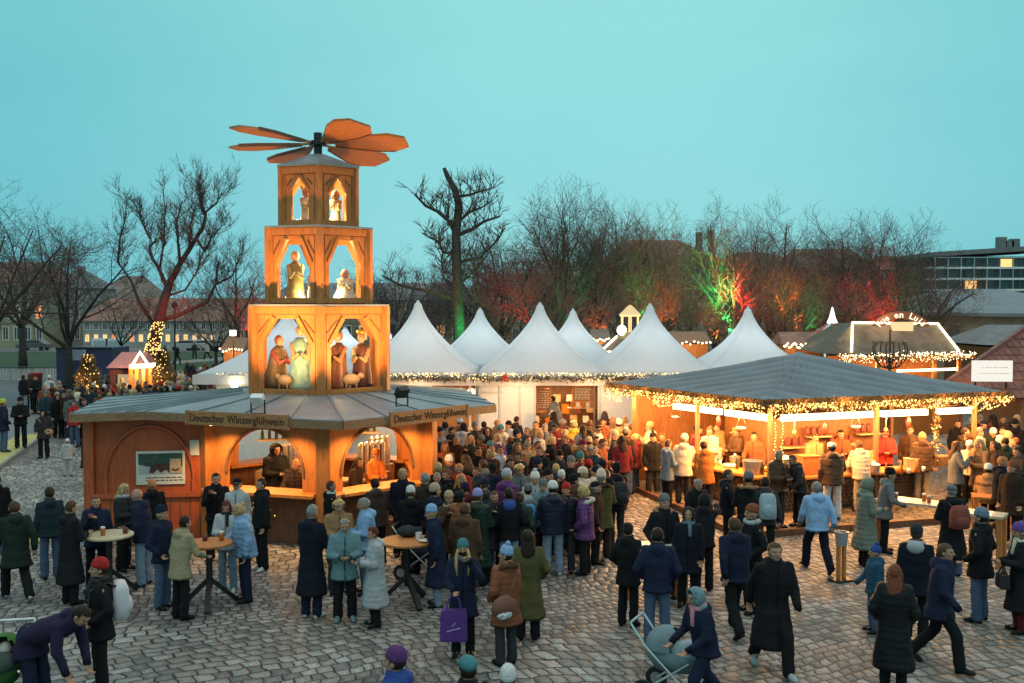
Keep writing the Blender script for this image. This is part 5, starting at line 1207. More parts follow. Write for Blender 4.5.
# ------------------------------------------------------------------ far left things
def red_stall():
    Y = 47; t = thing("market_stall", "red-roofed stall with glowing white gable at far left", "stall"); P = lambda x, y, Yy=Y: pd(x, y, Yy)
    a, c = P(106, 368), P(140, 368); zt = P(120, 352, Y + 1.3).z
    b = MB(); b.add([a, c, Vector((c.x - .1, Y + 1.3, zt)), Vector((a.x + .25, Y + 1.3, zt)), c + Vector((0, 2.6, 0)), a + Vector((0, 2.6, 0))], [(0, 1, 2, 3), (4, 5, 3, 2), (1, 4, 2), (5, 0, 3), (5, 4, 1, 0)]); b.build("roof", mat('pinkish_red_roof', (.58, .21, .18), .7), t)
    b = MB(); b.box(((a.x + c.x) / 2, Y + 1.4, a.z / 2 - .05), (c.x - a.x - .1, 2.2, a.z - .1)); b.build("wall", mat('maroon_boards', (.14, .05, .05), .7), t)
    b = MB(); b.box(((a.x + c.x) / 2 + .2, Y + .26, 1.55), (1.1, .06, .7)); b.build("hatch", emis('hatch_glow', (1, .7, .4), .5), t)
    g0, g1, g2 = P(132, 366), P(140, 352), P(149, 366); b = MB(); b.tube([g0, g1, g2], .07, 6); b.tube([P(130, 367), P(156, 365)], .11, 6); b.build("outline_lights", M['bulb_w'], t)
    b = MB(); 
    for px in (131, 137, 144, 151): q = P(px, 367); b.box((q.x, Y, q.z / 2), (.16, .16, q.z))
    b.box((P(141, 380).x, Y + .8, 1.2), (1.0, .08, 2.4)); b.build("porch", M['wood'], t); lamp('POINT', P(142, 370) + Vector((0, -.5, 0)), 190, (1, .55, .2), .15)
red_stall()
def lit_fir(x, ytop, ybot, Y, wpx, label, seed):
    p = pd(x, ytop, Y); h = p.z; r0 = wpx * Y / FPX; t = thing("fir_tree", label, "tree", (p.x, Y, 0), 0, "small lit fir trees"); rr = random.Random(seed); F = MB(); Bm = MB()
    for i in range(2600):
        f = rr.random() ** .8; z = .25 + (h - .3) * f; r = r0 * 1.5 * (1 - f ** 2.2 * .8) * (.45 + .55 * rr.random()) * (1 + .2 * sin(z * 7)); a = rr.random() * 6.283; q = Vector((r * cos(a), r * sin(a), z)); d = Vector((cos(a), sin(a), -.3 + rr.gauss(0, .4))).normalized() * .2; s = d.orthogonal().normalized() * .03; F.add([q - s, q + s, q + d], [(0, 1, 2)])
    for i in range(130): f = rr.random(); a = rr.random() * 6.283; r = r0 * 1.5 * (1.0 - f ** 2.2 * .8) * (1 + .2 * sin((.25 + (h - .3) * f) * 7)) * rr.uniform(.7, 1.05); Bm.oct((r * cos(a), r * sin(a), .3 + (h - .3) * f), .028)
    b = MB(); b.tube([(0, 0, 0), (0, 0, h * .9)], [.08, .02], 6); b.build("trunk", M['bark'], t); F.build("needles", M['fir'], t); s = Bm.build("bulbs", M['bulb'], t); s["kind"] = "stuff"; lamp('POINT', (p.x, Y - r0 - .3, h * .6), 45, (1, .5, .15), .3)
lit_fir(88, 354, 392, 45.5, 9, "fir tree hung with warm bulbs left of the red-roofed stall", 1); lit_fir(163, 350, 390, 46.5, 8, "fir tree hung with warm bulbs right of the red-roofed stall", 2)
def container():
    Y = 58; a, c = pd(56, 348, Y), pd(112, 348, Y); t = thing("site_container", "violet-blue container with a pale square panel behind the left trees", "container"); b = MB(); b.box(((a.x + c.x) / 2, Y + 1.3, a.z / 2 + .06), (c.x - a.x, 2.6, a.z - .1)); b.build("body", mat('violet_blue_paint', (.05, .05, .12), .5), t)
    for i in range(2): q = MB(); q.box(((a.x + c.x) / 2, Y - .03, .12 + i * (a.z - .14)), (c.x - a.x, .06, .12)); q.build("rail", M['black'], t)
    q = pd(79, 353, Y); b = MB(); b.box((q.x, Y - .03, q.z), (.85, .05, .85)); b.build("panel", mat('pale_panel', (.42, .42, .5), .6), t)
container()
b = MB(); q = pd(101, 375, 46); b.box((0, 0, .75), (.9, .06, 1.5)); b.bar((-.4, .2, 0), (-.4, 0, 1.4), .05); b.bar((.4, .2, 0), (.4, 0, 1.4), .05); o = b.build("display_panel", mat('purple_panel', (.09, .05, .12), .5)); o.location = (q.x, 46, 0); tag(o, "dark purple panel standing left of the red-roofed stall", "panel")
# crowd barriers
M['barrier'] = mat('dull_galvanised', (.13, .14, .15), .6, .2)
def barrier(x, Y, rz, label, m=None):
    t = thing("crowd_barrier", label, "barrier", (x, Y, gz(Y)), rz, "crowd barriers on the far road"); b = MB()
    b.tube([(-1.1, 0, .15), (-1.1, 0, 1.1), (1.1, 0, 1.1), (1.1, 0, .15), (-1.1, 0, .15)], .025, 6)
    for i in range(9): b.tube([(-.9 + i * .225, 0, .15), (-.9 + i * .225, 0, 1.1)], .008, 4)
    b.build("grille", M['barrier'], t)
    for s_ in (-.8, .8): f = MB(); f.bar((s_, -.3, .02), (s_, .3, .02), .05, .04); f.bar((s_, 0, .02), (s_, 0, .15), .04); f.build("foot", M['steel'], t)
    return t
for i in range(6): barrier(pd(-6 + i * 11, 370, 66).x, 66, 0, "grey crowd barrier in the row on the far road, left of the container")
b = MB(); q = pd(36, 368, 65); b.lathe([(.35, 0), (.4, .7), (.42, .75), (.3, .8)], seg=12); o = b.build("bin", mat('red_plastic', (.3, .03, .03), .5), None, True); o.location = (q.x, 65, 0); tag(o, "red bin in front of the far barriers", "bin")
# cars
def car(x, Y, rz, col, label):
    t = thing("parked_car", label, "car", (x, Y, gz(Y) + .03), rz, "cars parked along the far street"); L_, W_ = 4.3, 1.75
    prof = [(-2.15, .35), (-2.1, .8), (-1.3, .92), (-.65, 1.42), (1.0, 1.45), (1.75, .98), (2.12, .85), (2.15, .4)]
    b = MB(); b.loft([[Vector((px, s * W_ / 2 * (.82 if pz > 1.1 else 1), pz)) for px, pz in prof] for s in (-1, 1)]); b.build("body", mat('car_paint', col, .3), t)
    g_ = MB()
    for s in (-1, 1): g_.slab([Vector((px, s * W_ / 2 * .93, pz)) for px, pz in ((-1.15, .96), (-.6, 1.36), (.95, 1.38), (1.5, 1.0))], (0, s * .03, 0))
    g_.slab([Vector((-1.32, -.7, .96)), Vector((-1.32, .7, .96)), Vector((-.72, .6, 1.4)), Vector((-.72, -.6, 1.4))], (-.04, 0, .02)); g_.build("window", M['glass'], t)
    for sx_ in (-1.35, 1.35):
        for s in (-1, 1): w = MB(); w.tube([(sx_, s * .78, .31), (sx_, s * .92, .31)], .31, 12); w.build("wheel", M['black'], t)
    for s in (-.6, .6): w = MB(); w.box((-2.16, s, .66), (.06, .3, .14)); w.build("headlight", emis('headlight', (1, .95, .8), .6), t)
for px, col, rz, lab in ((186, (.35, .36, .38), .1, "silver car at left of the far parked row"), (199, (.5, .5, .5), .1, "white car second in the far parked row"), (214, (.06, .07, .09), .05, "dark car in the middle of the far parked row"), (226, (.3, .32, .34), 0, "grey car right of the dark one on the far street"), (240, (.55, .55, .55), 0, "pale car nearest the pyramid on the far street"), (30, (.08, .09, .1), 0, "dark car before the yellow corner house")):
    car(pd(px, 340, 134).x, 134 + rnd.uniform(-2, 2), rz, col, lab)
def bus_shelter(px, lab):
    p = pd(px, 335, 118); t = thing("white_cabinet", lab, "cabinet", (p.x, 118, gz(118)), 0, "white cabinets on the far lawn"); b = MB(); b.box((0, 0, 1.0), (1.9, .8, 1.9)); b.build("body", M['white'], t); b = MB(); b.box((0, -.42, 1.05), (1.5, .05, 1.3)); b.build("door", mat('grey_door', (.4, .42, .44), .6), t)
bus_shelter(101, "left white cabinet on the far lawn"); bus_shelter(115, "right white cabinet on the far lawn")
# white box lamp left of the pyramid
p = pd(233, 333, 46); t = thing("box_lamp", "white cube lamp on an orange lit post left of the pyramid", "lamp", (p.x, 46, 0)); b = MB(); b.box((0, 0, p.z), (.24, .24, .26)); b.build("lamp_box", emis('cube_lamp', (1, .95, .85), 3.0), t); b = MB(); b.tube([(0, 0, 0), (0, 0, p.z - .13)], .05, 8); b.build("post", M['wood'], t)
low_stall(219, 244, 350, 47, "wooden stall below the white cube lamp", M['wood_brown'], 8)
p = pd(175, 345, 60); t = thing("street_lamp", "slim grey lamp post on the far path", "street lamp", (p.x, 60, 0)); b = MB(); b.tube([(0, 0, 0), (0, 0, 5.0)], [.07, .04], 8); b.build("pole", M['black'], t); b = MB(); b.lathe([(.05, 5.0), (.16, 5.05), (.18, 5.3), (.05, 5.45)], seg=10); b.build("lamp_head", M['black'], t)
# ------------------------------------------------------------------ people
M['skin'] = objcol('skin', .6, .06, 30, .05, sheen=0); M['eye'] = mat('eye_dark', (.07, .045, .035), .4); M['lip'] = mat('lips', (.30, .10, .08), .6)
M['cloth'] = objcol('woven_cloth', .9, .11, 26, .3); M['puffer'] = objcol('quilted_nylon', .55, .07, 9, .18, bands=3.4, sheen=0); M['denim'] = objcol('trouser_cloth', .9, .12, 16, .3)
M['seam'] = objcol('coat_trim', .8, .1, 20, .1, mul=.35); M['knit'] = objcol('knit', .95, .3, 60, .7); M['hair'] = objcol('hair', .6, .4, 40, .8, sheen=0); M['fur'] = objcol('fur', 1.0, .35, 50, 1.0); M['shoe'] = objcol('shoe_leather', .5, .1, 20, .1, sheen=0)
SK = dict(pale=(.46, .27, .19), mid=(.38, .21, .14), warm=(.42, .23, .15))
CL = {'black': (.011, .011, .013), 'charcoal': (.032, .032, .036), 'grey': (.13, .135, .14), 'light grey': (.36, .37, .39), 'white': (.56, .55, .53), 'cream': (.55, .47, .36), 'beige': (.36, .28, .18), 'khaki': (.25, .20, .12), 'tan': (.30, .17, .08),
      'brown': (.075, .04, .024), 'dark brown': (.036, .022, .017), 'rust': (.20, .065, .03), 'orange': (.55, .16, .03), 'red': (.33, .025, .022), 'maroon': (.11, .015, .022), 'purple': (.10, .035, .13), 'plum': (.022, .017, .042), 'violet': (.13, .06, .26), 'lilac': (.25, .24, .5), 'pink': (.5, .22, .26),
      'navy': (.013, .017, .038), 'petrol': (.018, .065, .105), 'blue': (.035, .075, .27), 'light blue': (.22, .35, .55), 'denim': (.07, .10, .17), 'light denim': (.19, .25, .33), 'teal': (.05, .17, .18), 'grey teal': (.13, .22, .24), 'dark teal': (.018, .036, .045), 'green': (.03, .09, .04), 'dark green': (.014, .026, .02), 'olive': (.085, .075, .028), 'grey green': (.13, .145, .115), 'yellow': (.55, .42, .06), 'yellow green': (.42, .50, .05), 'grey blue': (.13, .18, .24), 'black navy': (.010, .012, .02),
      'blond': (.40, .27, .12), 'dark': (.022, .014, .010), 'auburn': (.17, .05, .025), 'ginger': (.40, .17, .06), 'silver': (.21, .20, .19), 'reddish': (.10, .022, .016)}
V = Vector
def pose(arms=('down', 'down'), legs='stand', lean=0.0, nod=0.0, turn=0.0, sink=0.0, side=0.0):
    return dict(arms=arms, legs=legs, lean=lean, nod=nod, turn=turn, sink=sink, side=side)
POSES = {
 'stand': pose(), 'pockets': pose(('pocket', 'pocket')), 'hold': pose(('hold', 'hold'), nod=14), 'cup': pose(('cup', 'down'), nod=4), 'cupl': pose(('down', 'cup')), 'camera': pose(('camera', 'camera')),
 'walk': pose(('back', 'fwd'), 'stepL', lean=5), 'walk2': pose(('fwd', 'back'), 'stepR', lean=5), 'lean': pose(('table', 'table'), lean=17, nod=10), 'table': pose(('table', 'down'), lean=8, nod=8),
 'bend': pose(('dangle', 'dangle'), 'stand', lean=68, nod=10), 'sit': pose(('table', 'table'), 'sit', lean=14, nod=6, sink=.43), 'push': pose(('push', 'push'), 'stepL', lean=12, nod=8), 'tote': pose(('tote', 'face'), nod=2), 'reach': pose(('reach', 'table'), lean=14),
 'look': pose(('down', 'pocket'), turn=38), 'look2': pose(('hold', 'down'), turn=-38, nod=6), 'child': pose(('fwd', 'down')), 'phone': pose(('hold', 'pocket'), nod=24), 'sway': pose(('hold', 'pocket'), side=7, turn=20, nod=6)}
ARM = {'down': ((.045, .02, -.29), (.04, -.05, -.54)), 'pocket': ((.10, .07, -.27), (.03, -.12, -.43)), 'hold': ((.05, -.06, -.28), (-.13, -.28, -.27)), 'cup': ((.05, -.12, -.25), (-.07, -.27, -.04)), 'camera': ((.06, -.20, -.14), (-.10, -.28, .13)),
       'back': ((.05, .13, -.26), (.05, .16, -.50)), 'fwd': ((.05, -.08, -.28), (.03, -.26, -.46)), 'table': ((.06, -.13, -.26), (-.03, -.36, -.33)), 'dangle': ((.03, -.2, -.22), (.0, -.42, -.40)), 'push': ((.05, -.10, -.27), (.0, -.36, -.36)),
       'tote': ((.05, -.06, -.28), (-.05, -.25, -.36)), 'face': ((.10, -.13, -.22), (-.08, -.24, .08)), 'reach': ((.05, -.25, .05), (-.02, -.47, .16))}
SH, HIPZ = (.185, .0, 1.40), .92
def skel(p):
    P = POSES[p]; J = {}
    T0 = Matrix.Translation((0, 0, .96)) @ Matrix.Rotation(R(P['lean']), 4, 'X') @ Matrix.Rotation(R(P['side']), 4, 'Y') @ Matrix.Translation((0, 0, -.96))
    J['T'] = T0
    for i, sx_ in ((0, -1), (1, 1)):   # 0 = the person's right hand (-X), 1 = left
        e, w = ARM[P['arms'][i]]; s = V((SH[0] * sx_, 0, SH[2])); cs = V((sx_, 1, 1))
        E = s + V((e[0] * sx_, e[1], e[2])); W = s + V((w[0] * sx_, w[1], w[2]))
        if P['lean'] > 40: J[i] = [T0 @ s, T0 @ s + V((.04 * sx_, -.02, -.28)), T0 @ s + V((.0, -.10, -.52))]
        else: J[i] = [T0 @ s, T0 @ E, T0 @ W]
    L = P['legs']
    for i, sx_ in ((0, -1), (1, 1)):
        h = V((.092 * sx_, 0, HIPZ)); k = V((.105 * sx_, -.015, .50)); a = V((.11 * sx_, .015, .085)); pt = 0
        if L in ('stepL', 'stepR'):
            f = (L == 'stepL') == (sx_ == 1)
            if f: k = V((.10 * sx_, -.22, .53)); a = V((.10 * sx_, -.27, .095)); pt = -6
            else: k = V((.10 * sx_, .08, .50)); a = V((.10 * sx_, .36, .155)); pt = 32
            h.z -= .02
        elif L == 'sit': h = V((.1 * sx_, 0, .96)); k = V((.13 * sx_, -.43, .94)); a = V((.13 * sx_, -.45, .52))
        elif P['lean'] > 40: h = V((.1 * sx_, .12, HIPZ)); k.y = .04
        J['leg%d' % i] = [h, k, a, pt]
    J['H'] = T0 @ Matrix.Translation((0, .0, 1.50)) @ Matrix.Rotation(R(P['turn']), 4, 'Z') @ Matrix.Rotation(R(P['nod'] - (30 if P['lean'] > 40 else P['lean'] * .6)), 4, 'X') @ Matrix.Translation((0, -.012, .11))
    J['sink'] = P['sink']
    return J
def remeshed(mb, name, mats, vox, smooth=2, fac=.5, sink=0):
    me = mb.mesh(name + "_raw", []); ob = bpy.data.objects.new("tmp", me); COL.objects.link(ob)
    m = ob.modifiers.new("r", 'REMESH'); m.mode = 'VOXEL'; m.voxel_size = vox; m.use_smooth_shade = True
    if smooth: s = ob.modifiers.new("s", 'SMOOTH'); s.factor = fac; s.iterations = smooth
    bpy.context.view_layer.update()
    out = bpy.data.meshes.new_from_object(ob.evaluated_get(bpy.context.evaluated_depsgraph_get()))
    bpy.data.objects.remove(ob); bpy.data.meshes.remove(me); out.name = name; out.materials.clear()
    for x in mats: out.materials.append(x)
    out.polygons.foreach_set("use_smooth", [True] * len(out.polygons))
    if sink: out.transform(Matrix.Translation((0, 0, -sink)))
    return out
cache = {}
def body_mesh(p):
    if ('b', p) in cache: return cache['b', p]
    J = skel(p); T = J['T']; H = J['H']; b = MB()
    b.ell((0, .012, .012), (.076, .094, .10), 18, 12, M=H); b.ell((0, -.022, -.05), (.058, .068, .062), 16, 10, M=H); b.ell((0, -.05, -.085), (.034, .035, .026), 12, 8, M=H)
    b.caps(H @ V((0, -.078, .022)), H @ V((0, -.104, -.018)), .011, .016, 8); b.ell((0, -.07, .035), (.055, .022, .012), 12, 8, M=H)
    for s in (-1, 1): b.ell((s * .078, .012, -.012), (.014, .024, .034), 10, 8, M=H); b.ell((s * .042, -.058, -.02), (.022, .024, .02), 10, 8, M=H)
    b.caps(T @ V((0, .015, 1.36)), H @ V((0, .015, -.07)), .062, .055, 12)
    for z0, z1, r0, r1 in ((.95, 1.12, .125, .115), (1.12, 1.34, .118, .14)): b.ell(((0, .0, (z0 + z1) / 2)), (r1 + .03, .10, (z1 - z0) * .8), 14, 8, M=T)
    b.caps(T @ V((-.12, .01, 1.39)), T @ V((.12, .01, 1.39)), .07, .07, 10)
    for i in (0, 1):
        s, e, w = J[i]; sx_ = -1 if i == 0 else 1
        b.caps(s, e, .052, .043, 10); b.caps(e, w, .042, .030, 10)
        d = (w - e).normalized(); q = d.lerp(V((0, -.3, -.5)).normalized(), .2).normalized(); lat = V((1, 0, 0)); lat = (lat - q * lat.dot(q)).normalized(); nrm_ = q.cross(lat)
        # palm, four unequal bent fingers, thumb leaving the side of the palm
        pc_ = w + q * .055; b.caps(w, w + q * .03, .027, .03, 8)
        for o in (-.026, 0, .026): b.caps(w + q * .02 + lat * o * .7, w + q * .088 + lat * o, .016, .014, 8)
        curl = V((-sx_ * .55, -.15, -.1)) if ARM is None else (nrm_ * (-1 if nrm_.y > 0 else 1))
        for o, L in ((-.033, .068), (-.011, .082), (.011, .086), (.033, .076)):
            a = w + q * .09 + lat * o; m_ = a + (q * .8 + curl * .45).normalized() * L * .55; t = m_ + (q * .35 + curl * .9).normalized() * L * .45; b.caps(a, m_, .0105, .010, 7); b.caps(m_, t, .010, .009, 7)
        th = w + q * .035 + lat * (-sx_ * .032); t1 = th + (q * .6 - lat * sx_ * .7 + curl * .4).normalized() * .042; b.caps(th, t1, .014, .012, 7); b.caps(t1, t1 + (q * .8 + curl * .5).normalized() * .032, .012, .010, 7)
        h, k, a, pt = J['leg%d' % i]
        b.caps(h, k, .075, .052, 12); b.caps(k, a, .052, .038, 12); b.caps(a, a + V((0, -.1, -.04)), .036, .03, 8)
    b.ell((0, .01, .95), (.15, .105, .12), 14, 8) if POSES[p]['lean'] < 40 else b.ell((0, .1, .95), (.15, .12, .13), 14, 8)
    me = remeshed(b, "person_body", [M['skin'], M['eye'], M['lip']], .0105, 1, .4, J['sink'])
    Hi = H.inverted(); idx = []
    off = V((0, 0, J['sink']))
    for f in me.polygons:
        c = Hi @ (f.center + off); mi = 0
        if c.y < -.03 and abs(c.z) < .1:
            if ((abs(c.x) - .031) / .015) ** 2 + ((c.z - .012) / .0080) ** 2 < 1: mi = 1
            elif (c.x / .024) ** 2 + ((c.z + .056) / .009) ** 2 < 1: mi = 2
        idx.append(mi)
    me.polygons.foreach_set("material_index", idx); cache['b', p] = me; return me
HEM = {'jacket': .80, 'parka': .60, 'long': .36, 'hip': .70}
def coat_mesh(p, length, puff, hood=True, fit=1.0):
    k_ = ('c', p, length, puff, hood)
    if k_ in cache: return cache[k_]
    J = skel(p); T = J['T']; b = MB(); hem = HEM[length]; g_ = 1.09 if puff else 1.0
    lean = POSES[p]['lean']
    prof = [(hem, .215 + (.9 - hem) * .10, .165 + (.9 - hem) * .12), (.86, .205, .158), (.98, .195, .15), (1.10, .20, .152), (1.26, .215, .152), (1.36, .208, .14), (1.42, .165, .118), (1.47, .105, .10), (1.525, .092, .095)]
    N = 42; rings = []
    def at(z):
        for (z0, a0, b0), (z1, a1, b1) in zip(prof, prof[1:]):
            if z <= z1: f = (z - z0) / (z1 - z0); return a0 + (a1 - a0) * f, b0 + (b1 - b0) * f
        return prof[-1][1:]
    sit = POSES[p]['legs'] == 'sit'; step = POSES[p]['legs'].startswith('step')
    if sit: hem = .84
    for i in range(N + 1):
        z = hem + (1.525 - hem) * i / N; wx, wy = at(z); m_ = g_ * (1 + (.024 * abs(sin(pi * (z - .2) / .095)) ** .6 if puff and z < 1.4 else .012 * sin(z * 31 + 1)))
        wl_ = max(0, min(1, (z - .80) / .22)); ring = []
        for k in range(24):
            a = 2 * pi * k / 24; q = V((wx * cos(a) * m_, wy * sin(a) * m_ * (1.1 if step and z < .85 else 1) + .005, z)); q2 = T @ q
            if lean > 40: q = q + V((0, .11, 0))
            ring.append(q.lerp(q2, wl_))
        rings.append(ring)
    b.loft(rings)
    for i in (0, 1):
        s, e, w = J[i]; r = .012 if puff else 0
        sx_ = -1 if i == 0 else 1; s2 = s + (T.to_3x3() @ V((-.02 * sx_, 0, -.01)))
        if puff:
            n = 7; pts = [s2.lerp(e, t / n) for t in range(n)] + [e.lerp(w, t / n) for t in range(n + 1)]; b.tube(pts, [(.088 - .028 * t / (2 * n)) + (.004 if t % 2 else -.002) for t in range(2 * n + 1)], 12)
        b.caps(s2, e, .082 + r, .066 + r, 12); b.caps(e, w, .066 + r, .052 + r * .6, 12)
    if hood: b.ell((0, .115, 1.43), (.115, .06, .085), 14, 8, M=T)
    me = remeshed(b, "coat", [M['puffer'] if puff else M['cloth'], M['seam']], .0165, 3, .5, J['sink'])
    for v in me.vertices:      # folds and creases
        c = v.co; q = noise.noise_vector(V((c.x * 7, c.y * 7, c.z * 4.5 + len(k_[1]) * 3))) * (.016 if puff else .013) + noise.noise_vector(c * 19) * .006; v.co = c + q
    Ti = (Matrix.Translation((0, 0, -J['sink'])) @ T).inverted(); wr = [J[i][2] - V((0, 0, J['sink'])) for i in (0, 1)]; idx = []
    for f in me.polygons:
        c = f.center; ct_ = Ti @ c if c.z > .95 else c
        idx.append(1 if (abs(ct_.x) < .014 and ct_.y < -.06 and c.z < 1.45) or (abs(c.z - hem) < .03 and lean < 40) or min((c - w_).length for w_ in wr) < .062 or (.10 < abs(ct_.x) < .16 and abs(ct_.z - 1.0) < .012 and ct_.y < -.05) else 0)
    me.polygons.foreach_set("material_index", idx); cache[k_] = me; return me
def trouser_mesh(p, wide):
    k_ = ('t', p, wide)
    if k_ in cache: return cache[k_]
    J = skel(p); b = MB(); w = 1.18 if wide else 1.0
    for i in (0, 1):
        h, k, a, pt = J['leg%d' % i]; b.caps(h, k, .098, .072 * w, 12); b.caps(k, a + (a - k).normalized() * -.0, .072 * w, .062 * w * (1.12 if wide else .9), 12)
    y = .12 if POSES[p]['lean'] > 40 else 0
    b.ell((0, y, .95), (.172, .128, .13), 16, 10)
    me = remeshed(b, "trousers", [M['denim']], .017, 3, .5, J['sink'])
    for v in me.vertices: v.co = v.co + noise.noise_vector(V((v.co.x * 9, v.co.y * 9, v.co.z * 11))) * .011
    cache[k_] = me; return me
def shoe_mesh():
    if 's' in cache: return cache['s']
    b = MB(); b.loft([[V((w * cos(a) * (1 if sin(a) < 0 else .9), y, max(-.082, zc_ + h * sin(a)))) for a in [2 * pi * k / 14 for k in range(14)]] for y, w, h, zc_ in ((.065, .02, .03, -.05), (.05, .038, .06, -.035), (.0, .042, .075, -.01), (-.05, .043, .055, -.035), (-.11, .047, .04, -.05), (-.165, .040, .032, -.055), (-.19, .02, .018, -.06))])
    me = b.mesh("shoe", M['shoe'], True); cache['s'] = me; return me
def lumpy(b, amp, sd):
    for i, v in enumerate(b.v): b.v[i] = v + noise.noise_vector(v * 14 + V((sd, 0, 0))) * amp
def head_mesh(kind):
    k_ = ('h', kind)
    if k_ in cache: return cache[k_]
    b = MB(); mats = [M['hair']]
    tilt = Matrix.Translation((0, .012, .012)) @ Matrix.Rotation(R(-14), 4, 'X')
    if kind in ('beanie', 'pom', 'slouch'):
        mats = [M['knit'], M['fur']]; b.loft([[tilt @ V((r * .9 * cos(a), r * 1.06 * sin(a), z)) for a in [2 * pi * k / 20 for k in range(20)]] for r, z in ((.094, .012), (.101, .02), (.103, .055), (.098, .064), (.096, .075), (.088, .108), (.064, .136 + (.02 if kind == 'slouch' else 0)), (.03, .152 + (.03 if kind == 'slouch' else 0)))])
        if kind == 'pom': b.mi = 1; b.ell((0, .045, .175), (.042, .042, .042), 12, 8)
    elif kind == 'cap':
        mats = [M['cloth']]; b.loft([[tilt @ V((r * .9 * cos(a), r * 1.08 * sin(a), z)) for a in [2 * pi * k / 20 for k in range(20)]] for r, z in ((.095, .025), (.097, .06), (.088, .095), (.05, .115), (.01, .12))])
        b.loft([[V((.07 * cos(a), -.09 - .075 * sin(a) * s, .045 - .012 * s + dz)) for a in [pi * k / 12 for k in range(13)]] for s, dz in ((.0, .0), (1, 0), (1, -.008), (0, -.008))])
    elif kind in ('hoodup', 'furhood'):
        mats = [M['cloth'], M['fur']]; ek = lambda c: not (c.y < -.035 and abs(c.x) < .085 and c.z > -.12)
        b.ell((0, .015, 0), (.115, .125, .14), 22, 16, keep=ek); b.ell((0, .015, 0), (.103, .113, .128), 22, 16, keep=ek); b.ell((0, .03, -.13), (.125, .11, .06), 16, 8)
        pts = [V((.092 * cos(a), -.045, .01 + .118 * sin(a))) for a in [2 * pi * k / 18 for k in range(19)]]; b.mi = 1 if kind == 'furhood' else 0; b.tube(pts, .03 if kind == 'furhood' else .016, 8)
    else:
        face = lambda c: not ((c.y < -.035 and c.z < .055) or c.z < -.075 or (c.y < .0 and c.z < -.02))
        vol = {'short': .007, 'bald': .0, 'long': .014, 'bun': .009, 'curly': .026, 'crop': .003, 'fluffy': .03, 'tail': .009}[kind]
        b.ell((0, .014, .014), (.079 + vol, .098 + vol, .103 + vol), 22, 16, keep=face); b.ell((0, .014, .014), (.070, .088, .094), 22, 16, keep=face)
        if kind == 'long':
            b.loft([[V((w * cos(a), y0 + d * sin(a), z)) for a in [2 * pi * k / 16 for k in range(16)]] for w, d, y0, z in ((.07, .05, .04, .06), (.092, .065, .05, -.02), (.10, .065, .07, -.10), (.112, .06, .095, -.17), (.105, .05, .115, -.27), (.06, .03, .125, -.36))])
            for s in (-1, 1): b.tube([(s * .075, -.02, .05), (s * .09, -.02, -.04), (s * .09, -.03, -.12), (s * .08, -.06, -.22)], [.018, .024, .024, .012], 8)
        if kind == 'bun': b.ell((0, .085, .095), (.045, .045, .04), 12, 8)
        if kind == 'tail': b.tube([(0, .1, .03), (0, .15, -.02), (0, .14, -.12), (0, .125, -.2)], [.025, .032, .03, .01], 8)
        lumpy(b, .006 if kind not in ('curly', 'fluffy') else .022, 3)
    me = b.mesh("headgear", mats, True); cache[k_] = me; return me
def ring_mesh(kind):
    k_ = ('r', kind)
    if k_ in cache: return cache[k_]
    b = MB()
    if kind == 'scarf': b.tube([V((.088 * cos(a), .008 + .088 * sin(a), .012 * sin(3 * a))) for a in [2 * pi * k / 18 for k in range(19)]], .034, 8); b.caps((.03, -.1, -.02), (.04, -.145, -.2), .035, .03, 8); lumpy(b, .01, 1); m_ = M['knit']
    elif kind == 'snood': b.tube([V((.092 * cos(a), .008 + .092 * sin(a), .01 * sin(2 * a))) for a in [2 * pi * k / 18 for k in range(19)]], .042, 8); lumpy(b, .01, 2); m_ = M['knit']
    else: b.tube([V((.125 * cos(a), .06 + .11 * sin(a), .035 * sin(a))) for a in [2 * pi * k / 20 for k in range(21)]], .042, 8); lumpy(b, .03, 5); m_ = M['fur']
    me = b.mesh(kind, m_, True); cache[k_] = me; return me
def mask_mesh():
    if 'mask' not in cache:
        b = MB(); b.ell((0, -.03, -.045), (.066, .078, .05), 16, 10, keep=lambda c: c.y < -.035); cache['mask'] = b.mesh("mask", M['cloth'], True)
    return cache['mask']
HAT_NAME = {'beanie': 'beanie', 'pom': 'beanie', 'slouch': 'beanie', 'cap': 'cap', 'hoodup': 'hood', 'furhood': 'hood'}
HEAD_TXT = {'beanie': '{} beanie', 'pom': '{} pompom beanie', 'slouch': '{} slouchy beanie', 'cap': '{} cap', 'hoodup': '{} hood up', 'furhood': '{} hood with fur rim', 'short': 'short {} hair', 'long': 'long {} hair', 'bun': '{} hair in a bun', 'curly': 'curly {} hair', 'crop': 'cropped {} hair', 'fluffy': 'fluffy {} hair', 'tail': '{} ponytail', 'bald': 'bald head'}
HAIRC = {'short': 'dark'}
seen_labels = {}
PEOPLE = []; ROWP = []; USED = set()
